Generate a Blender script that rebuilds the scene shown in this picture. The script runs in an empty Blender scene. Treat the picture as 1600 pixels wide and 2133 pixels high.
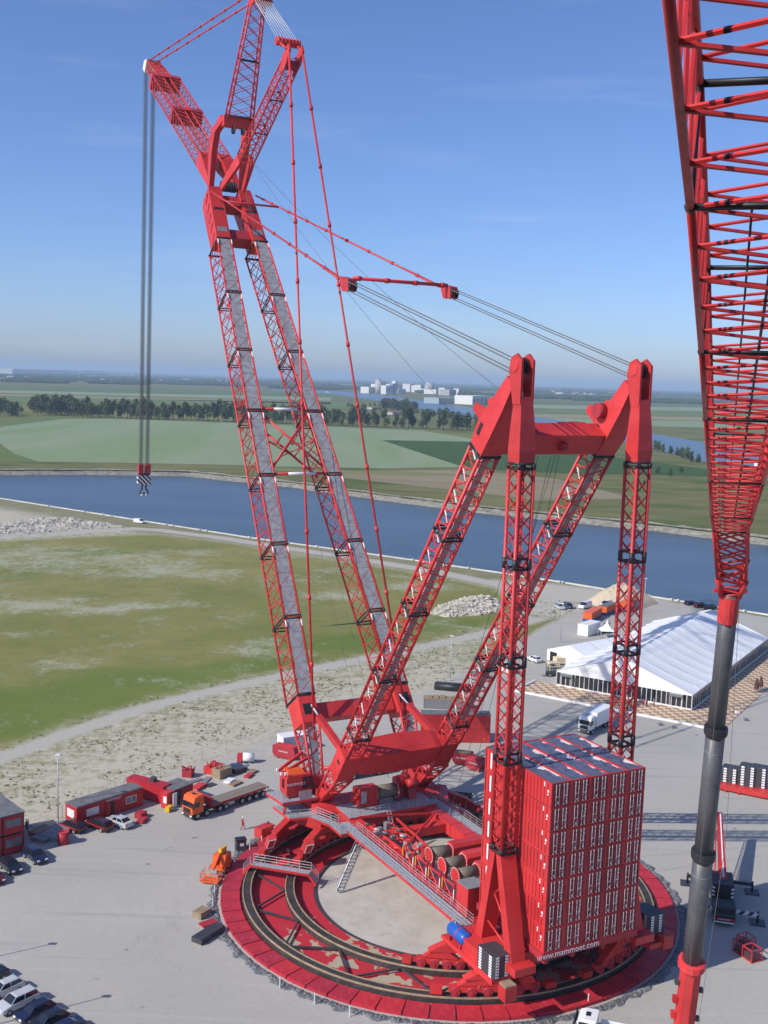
import bpy, bmesh, math, random
import numpy as np
from mathutils import Vector, Matrix, noise as mnoise
R = math.radians
random.seed(7); np.random.seed(7)
SC = bpy.context.scene
COL = SC.collection

# ------------------------------------------------------------------ camera
F_PX, PITCH, ROLL, H = 2300.0, 0.1203, 0.0321, 65.37
cd = bpy.data.cameras.new('camera'); CAM = bpy.data.objects.new('camera', cd); COL.objects.link(CAM)
cd.sensor_fit = 'VERTICAL'; cd.sensor_height = 36.0; cd.lens = F_PX / 2133 * 36.0
cd.clip_start = 0.5; cd.clip_end = 60000
_F = Vector((0, math.cos(PITCH), -math.sin(PITCH))); _U = Vector((0, math.sin(PITCH), math.cos(PITCH))); _R = Vector((1, 0, 0))
_R2 = math.cos(ROLL) * _R + math.sin(ROLL) * _U; _U2 = -math.sin(ROLL) * _R + math.cos(ROLL) * _U
m = Matrix((( _R2.x, _U2.x, -_F.x, 0), (_R2.y, _U2.y, -_F.y, 0), (_R2.z, _U2.z, -_F.z, H), (0, 0, 0, 1)))
CAM.matrix_world = m
SC.camera = CAM

# ------------------------------------------------------------------ light
SUN_EL, SUN_AZ = R(36), R(30.5)          # shadows fall towards angle SUN_AZ from +X
to_sun = Vector((-math.cos(SUN_AZ) * math.cos(SUN_EL), -math.sin(SUN_AZ) * math.cos(SUN_EL), math.sin(SUN_EL)))
wd = bpy.data.worlds.new('World'); SC.world = wd; wd.use_nodes = True
nt = wd.node_tree; bg = nt.nodes['Background']
sky = nt.nodes.new('ShaderNodeTexSky'); sky.sky_type = 'NISHITA'; sky.sun_disc = False
sky.sun_elevation = SUN_EL; sky.sun_rotation = math.atan2(to_sun.x, to_sun.y)
sky.altitude = 60; sky.air_density = 0.85; sky.dust_density = 0.75; sky.ozone_density = 8.0
tint = nt.nodes.new('ShaderNodeMixRGB'); tint.blend_type = 'MULTIPLY'; tint.inputs[0].default_value = 1.0; tint.inputs[2].default_value = (1.05, 0.97, 1.04, 1)
nt.links.new(sky.outputs[0], tint.inputs[1]); 
wc = nt.nodes.new('ShaderNodeTexCoord'); wm = nt.nodes.new('ShaderNodeMapping'); wm.inputs['Scale'].default_value = (1.2, 1.2, 11.0); nt.links.new(wc.outputs['Generated'], wm.inputs[0])
wn = nt.nodes.new('ShaderNodeTexNoise'); wn.inputs['Scale'].default_value = 2.6; wn.inputs['Detail'].default_value = 8.0; wn.inputs['Roughness'].default_value = 0.6; nt.links.new(wm.outputs[0], wn.inputs['Vector'])
wr = nt.nodes.new('ShaderNodeMapRange'); wr.inputs[1].default_value = 0.55; wr.inputs[2].default_value = 0.85; wr.inputs[4].default_value = 0.16; nt.links.new(wn.outputs['Fac'], wr.inputs[0])
wx = nt.nodes.new('ShaderNodeMixRGB'); wx.inputs[2].default_value = (6.0, 6.4, 6.9, 1); nt.links.new(wr.outputs[0], wx.inputs[0]); nt.links.new(tint.outputs[0], wx.inputs[1])
nt.links.new(wx.outputs[0], bg.inputs[0]); bg.inputs[1].default_value = 0.15
sl = bpy.data.lights.new('sun', 'SUN'); sl.energy = 4.6; sl.angle = R(0.53); sl.color = (1.0, 0.95, 0.87)
so = bpy.data.objects.new('sun', sl); COL.objects.link(so); so.location = (0, 0, 300)
so.rotation_euler = (-to_sun).to_track_quat('-Z', 'Y').to_euler()
SC.view_settings.view_transform = 'Standard'; SC.view_settings.look = 'None'
SC.view_settings.exposure = 0.0; SC.view_settings.gamma = 1.0
SC.render.engine = 'CYCLES'
SC.cycles.use_denoising = True
SC.cycles.max_bounces = 6; SC.cycles.diffuse_bounces = 3; SC.cycles.glossy_bounces = 3
SC.cycles.transparent_max_bounces = 8; SC.cycles.volume_bounces = 0

HAZE = 0.000085
# ------------------------------------------------------------------ helpers
def G(px, py, z=0.0):
    d = _F + _R2 * ((px - 800) / F_PX) - _U2 * ((py - 1066.5) / F_PX)
    t = (z - H) / d.z
    return Vector((d.x * t, d.y * t, z))
def GL(pts, z=0.0): return [G(x, y, z) for x, y in pts]

def tag(o, label=None, cat=None, group=None, kind=None):
    if label: o['label'] = label
    if cat: o['category'] = cat
    if group: o['group'] = group
    if kind: o['kind'] = kind
    return o
def empty(name, loc=(0, 0, 0), rz=0.0, parent=None):
    o = bpy.data.objects.new(name, None); COL.objects.link(o)
    o.location = loc; o.rotation_euler = (0, 0, rz); o.empty_display_size = 0.5
    if parent: o.parent = parent
    return o
def V(*a): return Vector(a)

class MB:
    def __init__(s): s.v = []; s.f = []; s.mi = []; s.cur = 0; s.sm = []
    def add(s, vs, fs, smooth=False):
        b = len(s.v); s.v.extend([tuple(p) for p in vs])
        for f in fs: s.f.append(tuple(i + b for i in f)); s.mi.append(s.cur); s.sm.append(smooth)
        return s
    def box(s, c, size, rz=0.0):
        x, y, z = [k / 2 for k in size]; ca, sa = math.cos(rz), math.sin(rz); vs = []
        for dz in (-z, z):
            for dx, dy in ((-x, -y), (x, -y), (x, y), (-x, y)):
                vs.append((c[0] + dx * ca - dy * sa, c[1] + dx * sa + dy * ca, c[2] + dz))
        return s.add(vs, [(3, 2, 1, 0), (4, 5, 6, 7), (0, 1, 5, 4), (1, 2, 6, 5), (2, 3, 7, 6), (3, 0, 4, 7)])
    def bb(s, x0, x1, y0, y1, z0, z1): return s.box(((x0 + x1) / 2, (y0 + y1) / 2, (z0 + z1) / 2), (abs(x1 - x0), abs(y1 - y0), abs(z1 - z0)))
    def beam(s, p0, p1, w, h, up=(0, 0, 1), w1=None, h1=None):
        p0, p1 = Vector(p0), Vector(p1); d = (p1 - p0).normalized(); up = Vector(up)
        side = d.cross(up)
        if side.length < 1e-4: side = d.cross(Vector((1, 0, 0)))
        side.normalize(); u = side.cross(d).normalized(); vs = []
        for p, ww, hh in ((p0, w, h), (p1, w1 or w, h1 or h)):
            for a, b in ((-1, -1), (1, -1), (1, 1), (-1, 1)): vs.append(p + side * (a * ww / 2) + u * (b * hh / 2))
        return s.add(vs, [(3, 2, 1, 0), (4, 5, 6, 7), (0, 1, 5, 4), (1, 2, 6, 5), (2, 3, 7, 6), (3, 0, 4, 7)])
    def tube(s, p0, p1, r, n=6, r1=None, cap=True):
        p0, p1 = Vector(p0), Vector(p1); d = p1 - p0
        if d.length < 1e-6: return s
        d.normalize(); a = d.cross(Vector((0, 0, 1)) if abs(d.z) < .95 else Vector((1, 0, 0))).normalized(); b = d.cross(a)
        vs = []; r1 = r if r1 is None else r1
        for p, rr in ((p0, r), (p1, r1)):
            for i in range(n):
                t = 2 * math.pi * i / n; vs.append(p + a * (rr * math.cos(t)) + b * (rr * math.sin(t)))
        s.add(vs, [(i, (i + 1) % n, n + (i + 1) % n, n + i) for i in range(n)], n > 5)
        if cap:
            k = len(s.v) - 2 * n
            s.f.append(tuple(k + i for i in reversed(range(n)))); s.mi.append(s.cur); s.sm.append(False)
            s.f.append(tuple(k + n + i for i in range(n))); s.mi.append(s.cur); s.sm.append(False)
        return s
    def path(s, pts, r, n=5):
        for a, b in zip(pts[:-1], pts[1:]): s.tube(a, b, r, n)
        return s
    def prism(s, poly, ext):           # poly: 3d points (planar), ext: extrusion vector
        n = len(poly); e = Vector(ext); vs = [Vector(p) for p in poly] + [Vector(p) + e for p in poly]
        nrm = Vector((0, 0, 0))
        for i in range(n):
            a, b = vs[i], vs[(i + 1) % n]; nrm += a.cross(b)
        fs = [tuple(range(n)), tuple(reversed(range(n, 2 * n)))] + [(i, n + i, n + (i + 1) % n, (i + 1) % n) for i in range(n)]
        if nrm.dot(e) > 0: fs = [tuple(reversed(f)) for f in fs]
        return s.add(vs, fs)
    def loft(s, rings, cap=True, smooth=False):
        n = len(rings[0]); vs = [p for r in rings for p in r]; fs = []
        for k in range(len(rings) - 1):
            for i in range(n): fs.append((k * n + i, k * n + (i + 1) % n, (k + 1) * n + (i + 1) % n, (k + 1) * n + i))
        s.add(vs, fs, smooth)
        if cap:
            b = len(s.v) - len(vs)
            for f in (tuple(reversed(range(n))), tuple(range((len(rings) - 1) * n, len(rings) * n))):
                s.f.append(tuple(b + i for i in f)); s.mi.append(s.cur); s.sm.append(False)
        return s
    def mesh(s, name):
        me = bpy.data.meshes.new(name); me.from_pydata(s.v, [], s.f)
        if any(s.mi): me.polygons.foreach_set('material_index', s.mi)
        if any(s.sm): me.polygons.foreach_set('use_smooth', s.sm)
        me.update(); return me
    def build(s, name, mat, parent=None, label=None, cat=None, group=None, kind=None, loc=None, rz=0.0):
        me = s.mesh(name)
        for mm in (mat if isinstance(mat, (list, tuple)) else [mat]): me.materials.append(mm)
        o = bpy.data.objects.new(name, me); COL.objects.link(o)
        if parent: o.parent = parent
        if loc is not None: o.location = loc
        o.rotation_euler = (0, 0, rz)
        return tag(o, label, cat, group, kind)
def copy_tree(o, parent=None, loc=None, rz=None):
    c = o.copy(); COL.objects.link(c); c.parent = parent
    if loc is not None: c.location = loc
    if rz is not None: c.rotation_euler = (0, 0, rz)
    for ch in list(o.children): copy_tree(ch, c)
    return c

# ------------------------------------------------------------------ materials
def nn(nt, t, **kw):
    n = nt.nodes.new(t)
    for k, v in kw.items():
        if k.startswith('i_'):
            key = k[2:]; key = int(key) if key.isdigit() else key.replace('_', ' ')
            n.inputs[key].default_value = v
        else: setattr(n, k, v)
    return n
def mat(name, col, rough=0.5, metal=0.0, var=0.12, scale=1.0, bump=0.0, dirt=None, dirt_amt=0.0, spec=0.5, coat=0.0, bscale=None):
    m = bpy.data.materials.new(name); m.use_nodes = True; nt = m.node_tree; b = nt.nodes['Principled BSDF']
    L = nt.links.new
    tc = nn(nt, 'ShaderNodeTexCoord'); no = nn(nt, 'ShaderNodeTexNoise', i_Scale=scale, i_Detail=5.0, i_Roughness=0.62)
    L(tc.outputs['Object'], no.inputs['Vector'])
    ra = nn(nt, 'ShaderNodeValToRGB'); ra.color_ramp.elements[0].position = 0.3; ra.color_ramp.elements[1].position = 0.7
    c = Vector(col[:3]); ra.color_ramp.elements[0].color = (*(c * (1 - var)), 1); ra.color_ramp.elements[1].color = (*[min(1, x * (1 + var)) for x in c], 1)
    L(no.outputs['Fac'], ra.inputs[0]); out = ra.outputs[0]
    if dirt:
        n2 = nn(nt, 'ShaderNodeTexNoise', i_Scale=scale * 2.7, i_Detail=7.0, i_Roughness=0.7); L(tc.outputs['Object'], n2.inputs['Vector'])
        r2 = nn(nt, 'ShaderNodeMapRange'); r2.inputs[1].default_value = 0.52; r2.inputs[2].default_value = 0.72; r2.inputs[4].default_value = dirt_amt
        L(n2.outputs['Fac'], r2.inputs[0]); mx = nn(nt, 'ShaderNodeMixRGB'); mx.inputs[2].default_value = (*dirt, 1)
        L(r2.outputs[0], mx.inputs[0]); L(out, mx.inputs[1]); out = mx.outputs[0]
    L(out, b.inputs['Base Color']); b.inputs['Roughness'].default_value = rough; b.inputs['Metallic'].default_value = metal
    b.inputs['Specular IOR Level'].default_value = spec; b.inputs['Coat Weight'].default_value = coat
    if bump:
        n3 = nn(nt, 'ShaderNodeTexNoise', i_Scale=bscale or scale * 4, i_Detail=4.0); L(tc.outputs['Object'], n3.inputs['Vector'])
        bp = nn(nt, 'ShaderNodeBump', i_Strength=bump, i_Distance=0.05); L(n3.outputs['Fac'], bp.inputs['Height']); L(bp.outputs[0], b.inputs['Normal'])
    return m
def srgb(r, g, b): return tuple(((x / 255 / 12.92) if x / 255 <= .04045 else ((x / 255 + .055) / 1.055) ** 2.4) for x in (r, g, b))
M = {}
def red_paint(name, col, rough):
    m = bpy.data.materials.new(name); m.use_nodes = True; nt = m.node_tree; L = nt.links.new; b = nt.nodes['Principled BSDF']
    oi = nn(nt, 'ShaderNodeObjectInfo'); geo = nn(nt, 'ShaderNodeNewGeometry'); mp = nn(nt, 'ShaderNodeMapping'); mp.inputs['Scale'].default_value = (1.3, 1.3, .22); L(geo.outputs['Position'], mp.inputs[0])
    n1 = nn(nt, 'ShaderNodeTexNoise', i_Scale=1.6, i_Detail=7.0, i_Roughness=.7); L(mp.outputs[0], n1.inputs['Vector'])
    n2 = nn(nt, 'ShaderNodeTexNoise', i_Scale=.22, i_Detail=4.0); L(geo.outputs['Position'], n2.inputs['Vector'])
    c = Vector(col); r1 = nn(nt, 'ShaderNodeValToRGB'); e = r1.color_ramp.elements; e[0].position = .25; e[1].position = .75; e[0].color = (*(c * .80), 1); e[1].color = (c.x * 1.12, c.y * 1.6 + .006, c.z * 1.5 + .006, 1); L(n2.outputs['Fac'], r1.inputs[0])
    mr = nn(nt, 'ShaderNodeMapRange'); L(n1.outputs['Fac'], mr.inputs[0]); mr.inputs[1].default_value = .54; mr.inputs[2].default_value = .74; mr.inputs[4].default_value = .55
    mx = nn(nt, 'ShaderNodeMixRGB'); L(mr.outputs[0], mx.inputs[0]); L(r1.outputs[0], mx.inputs[1]); mx.inputs[2].default_value = (c.x * .42 + .03, .035, .032, 1)
    tc = nn(nt, 'ShaderNodeTexCoord'); sx = nn(nt, 'ShaderNodeSeparateXYZ'); L(tc.outputs['Object'], sx.inputs[0]); ad = nn(nt, 'ShaderNodeMath', operation='ADD'); L(sx.outputs[0], ad.inputs[0]); L(sx.outputs[1], ad.inputs[1])
    cb = nn(nt, 'ShaderNodeCombineXYZ'); L(ad.outputs[0], cb.inputs[0]); L(sx.outputs[2], cb.inputs[1]); br = nn(nt, 'ShaderNodeTexBrick', i_Scale=1.0); L(cb.outputs[0], br.inputs['Vector'])
    for k_, v_ in (('Mortar Size', .03), ('Brick Width', 2.9), ('Row Height', 1.7), ('Mortar Smooth', .3)): br.inputs[k_].default_value = v_
    mf = nn(nt, 'ShaderNodeMath', operation='MULTIPLY'); L(br.outputs['Fac'], mf.inputs[0]); mf.inputs[1].default_value = .4
    ms = nn(nt, 'ShaderNodeMixRGB'); L(mf.outputs[0], ms.inputs[0]); L(mx.outputs[0], ms.inputs[1]); ms.inputs[2].default_value = (c.x * .3, .012, .014, 1); mx = ms
    hs = nn(nt, 'ShaderNodeHueSaturation'); va = nn(nt, 'ShaderNodeMapRange'); L(oi.outputs['Random'], va.inputs[0]); va.inputs[3].default_value = .82; va.inputs[4].default_value = 1.12; L(va.outputs[0], hs.inputs['Value']); L(mx.outputs[0], hs.inputs['Color'])
    L(hs.outputs[0], b.inputs['Base Color']); ro = nn(nt, 'ShaderNodeMapRange'); L(n1.outputs['Fac'], ro.inputs[0]); ro.inputs[3].default_value = rough - .1; ro.inputs[4].default_value = rough + .3; L(ro.outputs[0], b.inputs['Roughness']); return m
M['red'] = red_paint('red_paint', (0.59, 0.026, 0.026), 0.38)
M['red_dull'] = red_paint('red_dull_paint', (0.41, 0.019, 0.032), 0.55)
M['black'] = mat('black_steel', (0.018, 0.018, 0.022), 0.5, var=0.3)
M['galv'] = mat('galvanised_steel', (0.42, 0.44, 0.46), 0.5, 0.35, var=0.18, scale=2.0)
M['grate'] = mat('grey_walkway_grating', (0.31, 0.33, 0.335), 0.7, var=0.3, scale=1.1, dirt=(0.20, 0.205, 0.21), dirt_amt=0.6)
M['rope'] = mat('steel_rope', (0.14, 0.135, 0.13), 0.55, 0.3)
M['rope_dark'] = mat('greased_rope', (0.05, 0.05, 0.055), 0.6)
M['white'] = mat('white_paint', (0.78, 0.78, 0.77), 0.45, var=0.05)
M['concrete'] = mat('pale_concrete', (0.52, 0.50, 0.46), 0.9, var=0.15, scale=0.6, bump=0.2)
M['glass'] = mat('dark_glass', (0.015, 0.02, 0.028), 0.08, var=0.1, spec=0.8)
M['tyre'] = mat('black_rubber', (0.02, 0.02, 0.02), 0.85)
M['orange'] = mat('orange_paint', (0.75, 0.12, 0.02), 0.4, var=0.08)
M['yellow'] = mat('yellow_paint', (0.75, 0.45, 0.02), 0.45)
M['blue'] = mat('blue_paint', (0.015, 0.10, 0.42), 0.35)
M['wood'] = mat('weathered_wood', (0.30, 0.22, 0.14), 0.85, var=0.3, scale=3)
M['drum'] = mat('rope_drum', (0.19, 0.165, 0.12), 0.6, 0.2, var=0.25, scale=4)
M['steel_dark'] = mat('dark_grey_steel', (0.07, 0.07, 0.078), 0.5, 0.3, var=0.2)
M['tan'] = mat('rusty_rail_edge', (0.33, 0.26, 0.16), 0.8, var=0.3, scale=1.5)
M['grey'] = mat('mid_grey_paint', (0.22, 0.22, 0.23), 0.55)
M['skin'] = mat('skin', (0.45, 0.25, 0.17), 0.6)
# ------------------------------------------------------------------ ground
def interp(poly, x):   # y on a polyline sorted by x (extrapolated)
    xs = [p[0] for p in poly]; ys = [p[1] for p in poly]
    if x <= xs[0]: a, b = 0, 1
    elif x >= xs[-1]: a, b = len(xs) - 2, len(xs) - 1
    else:
        b = next(i for i in range(len(xs)) if xs[i] >= x); a = b - 1
    return ys[a] + (ys[b] - ys[a]) * (x - xs[a]) / (xs[b] - xs[a])
QUAY = [(p.x, p.y) for p in GL([(0, 1038), (290, 1084), (520, 1120), (800, 1158), (1060, 1196), (1190, 1216), (1300, 1234), (1440, 1256), (1600, 1281)])]
BANK = [(p.x, p.y) for p in GL([(0, 979), (200, 979), (390, 982), (620, 1006), (800, 1031), (1010, 1057), (1360, 1092), (1600, 1121)])]
WZ = -2.6
def poly_sdf(P, poly):          # >0 inside; P: Nx2
    poly = np.array(poly); n = len(poly); d = np.full(len(P), 1e9); ins = np.zeros(len(P), bool)
    for i in range(n):
        a, b = poly[i], poly[(i + 1) % n]; e = b - a; w = P - a
        t = np.clip((w @ e) / (e @ e), 0, 1); d = np.minimum(d, np.hypot(*(w - t[:, None] * e).T))
        c = (a[1] > P[:, 1]) != (b[1] > P[:, 1])
        with np.errstate(divide='ignore', invalid='ignore'):
            xi = (b[0] - a[0]) * (P[:, 1] - a[1]) / (b[1] - a[1]) + a[0]
        ins ^= c & (P[:, 0] < xi)
    return np.where(ins, d, -d)
def line_sdf(P, pts, hw):
    d = np.full(len(P), 1e9)
    for a, b in zip(pts[:-1], pts[1:]):
        a, b = np.array(a), np.array(b); e = b - a; w = P - a
        t = np.clip((w @ e) / (e @ e), 0, 1); d = np.minimum(d, np.hypot(*(w - t[:, None] * e).T))
    return hw - d
xy = lambda pts: [(p.x, p.y) for p in GL(pts)]
TRACK = xy([(-200, 1650), (0, 1580), (150, 1525), (300, 1475), (450, 1438), (600, 1405), (800, 1365), (1000, 1322), (1120, 1290)])
ROAD1 = xy([(-300, 1150), (-100, 1126), (100, 1114), (200, 1106), (275, 1101), (330, 1104), (450, 1119), (700, 1157), (900, 1189), (1060, 1222), (1130, 1245)])
NX, NY = 430, 330
xs = np.concatenate([np.linspace(-420, -130, 40)[:-1], np.linspace(-130, 200, NX - 79), np.linspace(200, 520, 41)[1:]])
NX = len(xs)
ys_q = np.array([interp(QUAY, x) for x in xs])
tt = np.linspace(0, 1, NY) ** 1.0
YY = 40 + (ys_q[:, None] - 40) * tt[None, :]; XX = np.repeat(xs[:, None], NY, 1)
P2 = np.stack([XX.ravel(), YY.ravel()], 1)
yard = xy([(-300, 1830), (0, 1757), (130, 1713), (240, 1662), (420, 1592), (570, 1541), (640, 1520), (880, 1442), (940, 1416), (1060, 1347), (1140, 1300), (1230, 1262), (1340, 1246), (1480, 1266), (1620, 1290)]) + [(520, 300), (520, 30), (-420, 30)]
field = xy([(-700, 1190), (0, 1128), (200, 1118), (330, 1114), (480, 1132), (700, 1168), (900, 1199), (1040, 1228), (1075, 1262), (1040, 1300), (900, 1335), (800, 1357), (600, 1394), (450, 1425), (300, 1460), (150, 1508), (0, 1560), (-300, 1680)])
sand_lot = xy([(1030, 1208), (1130, 1214), (1240, 1226), (1400, 1250), (1330, 1275), (1230, 1272), (1130, 1290), (1070, 1262), (1050, 1235)])
green2 = xy([(1130, 1288), (1215, 1286), (1225, 1300), (1170, 1308), (1060, 1340), (1000, 1360), (1050, 1320)])
gat = {'yard': poly_sdf(P2, yard), 'field': np.maximum(poly_sdf(P2, field), poly_sdf(P2, green2)), 'track': np.maximum(line_sdf(P2, TRACK, 2.2), line_sdf(P2, ROAD1, 3.6)), 'sand': poly_sdf(P2, sand_lot),
      'quay': (ys_q[:, None] - YY).ravel()}
def blobs(lst):
    o = np.zeros(len(P2))
    for px, py, rx, ry, rot in lst:
        c = G(px, py); d = P2 - np.array([c.x, c.y]); ca, sa = math.cos(R(rot)), math.sin(R(rot)); u, v = d[:, 0] * ca + d[:, 1] * sa, -d[:, 0] * sa + d[:, 1] * ca
        o = np.maximum(o, 1 - np.sqrt((u / rx) ** 2 + (v / ry) ** 2))
    return np.clip(o, 0, 1)
gat['bare'] = blobs([(120, 1168, 50, 34, 20), (300, 1190, 42, 26, 0), (60, 1262, 34, 14, 20), (230, 1268, 26, 10, 30), (140, 1384, 13, 7, 20), (500, 1352, 12, 9, 0), (545, 1340, 9, 6, 20), (690, 1242, 12, 8, 0), (20, 1322, 16, 8, 10), (240, 1345, 12, 5, 30), (900, 1225, 20, 10, 0), (620, 1365, 10, 5, 0), (380, 1150, 20, 10, 0)])
gat['lush'] = blobs([(100, 1465, 36, 20, 25), (300, 1420, 36, 18, 25), (0, 1500, 30, 18, 20), (520, 1385, 22, 10, 25), (180, 1150, 26, 10, 0), (700, 1340, 30, 14, 20), (900, 1300, 26, 14, 20)])
vs = np.zeros((len(P2), 3)); vs[:, :2] = P2
idx = np.arange(NX * NY).reshape(NX, NY)
fc = np.stack([idx[:-1, :-1].ravel(), idx[1:, :-1].ravel(), idx[1:, 1:].ravel(), idx[:-1, 1:].ravel()], 1)
me = bpy.data.meshes.new('ground'); me.from_pydata(vs.tolist(), [], fc.tolist())
for k, a in gat.items():
    A = me.attributes.new(k, 'FLOAT', 'POINT'); A.data.foreach_set('value', np.clip(a, -60, 60).astype(np.float32))
def ground_material():
    m = bpy.data.materials.new('yard_and_grass_ground'); m.use_nodes = True; nt = m.node_tree; L = nt.links.new; b = nt.nodes['Principled BSDF']
    geo = nn(nt, 'ShaderNodeNewGeometry')
    def noi(sc, det=6, ro=.6, stretch=None):
        n = nn(nt, 'ShaderNodeTexNoise', i_Scale=sc, i_Detail=det, i_Roughness=ro)
        if stretch:
            mp = nn(nt, 'ShaderNodeMapping'); mp.inputs['Scale'].default_value = stretch[:3]; mp.inputs['Rotation'].default_value = (0, 0, stretch[3]); L(geo.outputs['Position'], mp.inputs[0]); L(mp.outputs[0], n.inputs['Vector'])
        else: L(geo.outputs['Position'], n.inputs['Vector'])
        return n.outputs['Fac']
    def mth(op, a, c, d=None):
        n = nn(nt, 'ShaderNodeMath', operation=op)
        for i, x in enumerate((a, c, d)):
            if x is None: continue
            if isinstance(x, (int, float)): n.inputs[i].default_value = x
            else: L(x, n.inputs[i])
        return n.outputs[0]
    def mr(x, a, c, d=0.0, e=1.0):
        n = nn(nt, 'ShaderNodeMapRange'); L(x, n.inputs[0])
        for i, v in enumerate((a, c, d, e)): n.inputs[i + 1].default_value = v
        return n.outputs[0]
    def mix(f, a, c):
        n = nn(nt, 'ShaderNodeMixRGB')
        if isinstance(f, float): n.inputs[0].default_value = f
        else: L(f, n.inputs[0])
        for i, x in ((1, a), (2, c)):
            if isinstance(x, tuple): n.inputs[i].default_value = (*x, 1)
            else: L(x, n.inputs[i])
        return n.outputs[0]
    def att(k): return nn(nt, 'ShaderNodeAttribute', attribute_name=k).outputs['Fac']
    def edge(k, amp, soft, sc=.25):
        d = mth('MULTIPLY_ADD', mth('SUBTRACT', noi(sc, 7, .7), .5), amp, att(k)); return mr(d, -soft, soft)
    # concrete-like compacted yard
    big = noi(.03, 5, .55); fine = noi(1.2, 6, .7); mid = noi(.16, 6, .6)
    stain = noi(.11, 7, .72, (1, .35, 1, .4))
    yard_c = mix(mr(big, .35, .7), (.40, .385, .345), (.48, .455, .40))
    yard_c = mix(mr(fine, .35, .75, 0, .35), yard_c, (.30, .295, .28))
    yard_c = mix(mr(stain, .60, .74, 0, .5), yard_c, (.26, .25, .23))
    yard_c = mix(mr(mid, .60, .72, 0, .6), yard_c, (.47, .41, .32))
    trk = noi(.5, 3, .5, (.035, 1.0, 1, .55)); trk2 = noi(.5, 3, .5, (.03, 1.1, 1, -.5))
    yard_c = mix(mr(trk, .60, .66, 0, .28), yard_c, (.27, .26, .245)); yard_c = mix(mr(trk2, .62, .67, 0, .22), yard_c, (.50, .48, .43))
    spot = noi(.45, 2, .4); yard_c = mix(mr(spot, .73, .77, 0, .7), yard_c, (.20, .19, .175))
    # sandy soil with tufts
    sand_c = mix(mr(fine, .3, .7), (.44, .40, .31), (.54, .495, .40))
    tuft = noi(.55, 5, .75, (1, .55, 1, -.35))
    rows = noi(.9, 3, .6, (.12, 1.0, 1, .42))
    tsum = mth('ADD', mth('MULTIPLY', tuft, .65), mth('MULTIPLY', rows, .35)); near_f = mr(att('field'), -26, -4, 0, .09)
    sand_c = mix(mr(mth('ADD', tsum, near_f), .50, .64, 0, .72), sand_c, (.20, .21, .085))
    # meadow
    g1 = noi(.022, 6, .6, (1, .8, 1, .2)); g2 = noi(.12, 7, .68, (.8, 1.0, 1, .25)); g3 = noi(.9, 5, .7)
    gr = mix(mr(g1, .36, .62), (.165, .18, .045), (.27, .24, .085))
    gr = mix(mr(g2, .45, .70, 0, .6), gr, (.10, .14, .028))
    gr = mix(mr(g3, .4, .72, 0, .45), gr, (.25, .24, .10))
    bare = mth('MULTIPLY_ADD', mth('SUBTRACT', noi(1.6, 6, .75), .5), .22, mth('ADD', mth('MULTIPLY', g2, .45), mth('MULTIPLY', noi(.028, 7, .66, (.9, .7, 1, .3)), .65)))
    gr = mix(mr(mth('MULTIPLY_ADD', noi(.09, 6, .65), .8, att('lush')), .45, 1.0, 0, .7), gr, (.11, .17, .03))
    gr = mix(mr(mth('MULTIPLY_ADD', att('bare'), .15, mth('MULTIPLY_ADD', mth('SUBTRACT', noi(.5, 8, .78, (1, .6, 1, .3)), .5), .45, bare)), .58, .72, 0, .75), gr, mix(mr(fine, .3, .7), (.36, .36, .25), (.46, .45, .34)))
    dry = mix(mr(g2, .35, .65), (.20, .19, .10), (.28, .26, .16))
    c = mix(edge('field', 9, 2.5), sand_c, gr)
    qs = mth('MULTIPLY', mr(att('quay'), 30, 34, 1, 0), mr(att('yard'), -3, 1, 1, 0))
    qs2 = mr(mth('MULTIPLY_ADD', noi(.1, 5), 14, att('quay')), 26, 44, 1, 0)
    c = mix(mth('MULTIPLY', qs2, mr(att('field'), -6, 2, 1, 0)), c, dry)
    c = mix(edge('sand', 8, 3), c, mix(mr(fine, .3, .7), (.42, .39, .32), (.50, .47, .40)))
    c = mix(edge('track', 2.2, .8, .4), c, mix(mr(fine, .3, .7), (.40, .38, .32), (.47, .45, .39)))
    c = mix(edge('yard', 4, .9, .3), c, yard_c)
    L(c, b.inputs['Base Color']); b.inputs['Roughness'].default_value = .95; b.inputs['Specular IOR Level'].default_value = .15
    bp = nn(nt, 'ShaderNodeBump', i_Strength=.5, i_Distance=.06); L(noi(2.2, 6, .7), bp.inputs['Height']); L(bp.outputs[0], b.inputs['Normal'])
    return m
me.materials.append(ground_material())
ground = bpy.data.objects.new('ground', me); COL.objects.link(ground); tag(ground, kind='structure')

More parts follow.
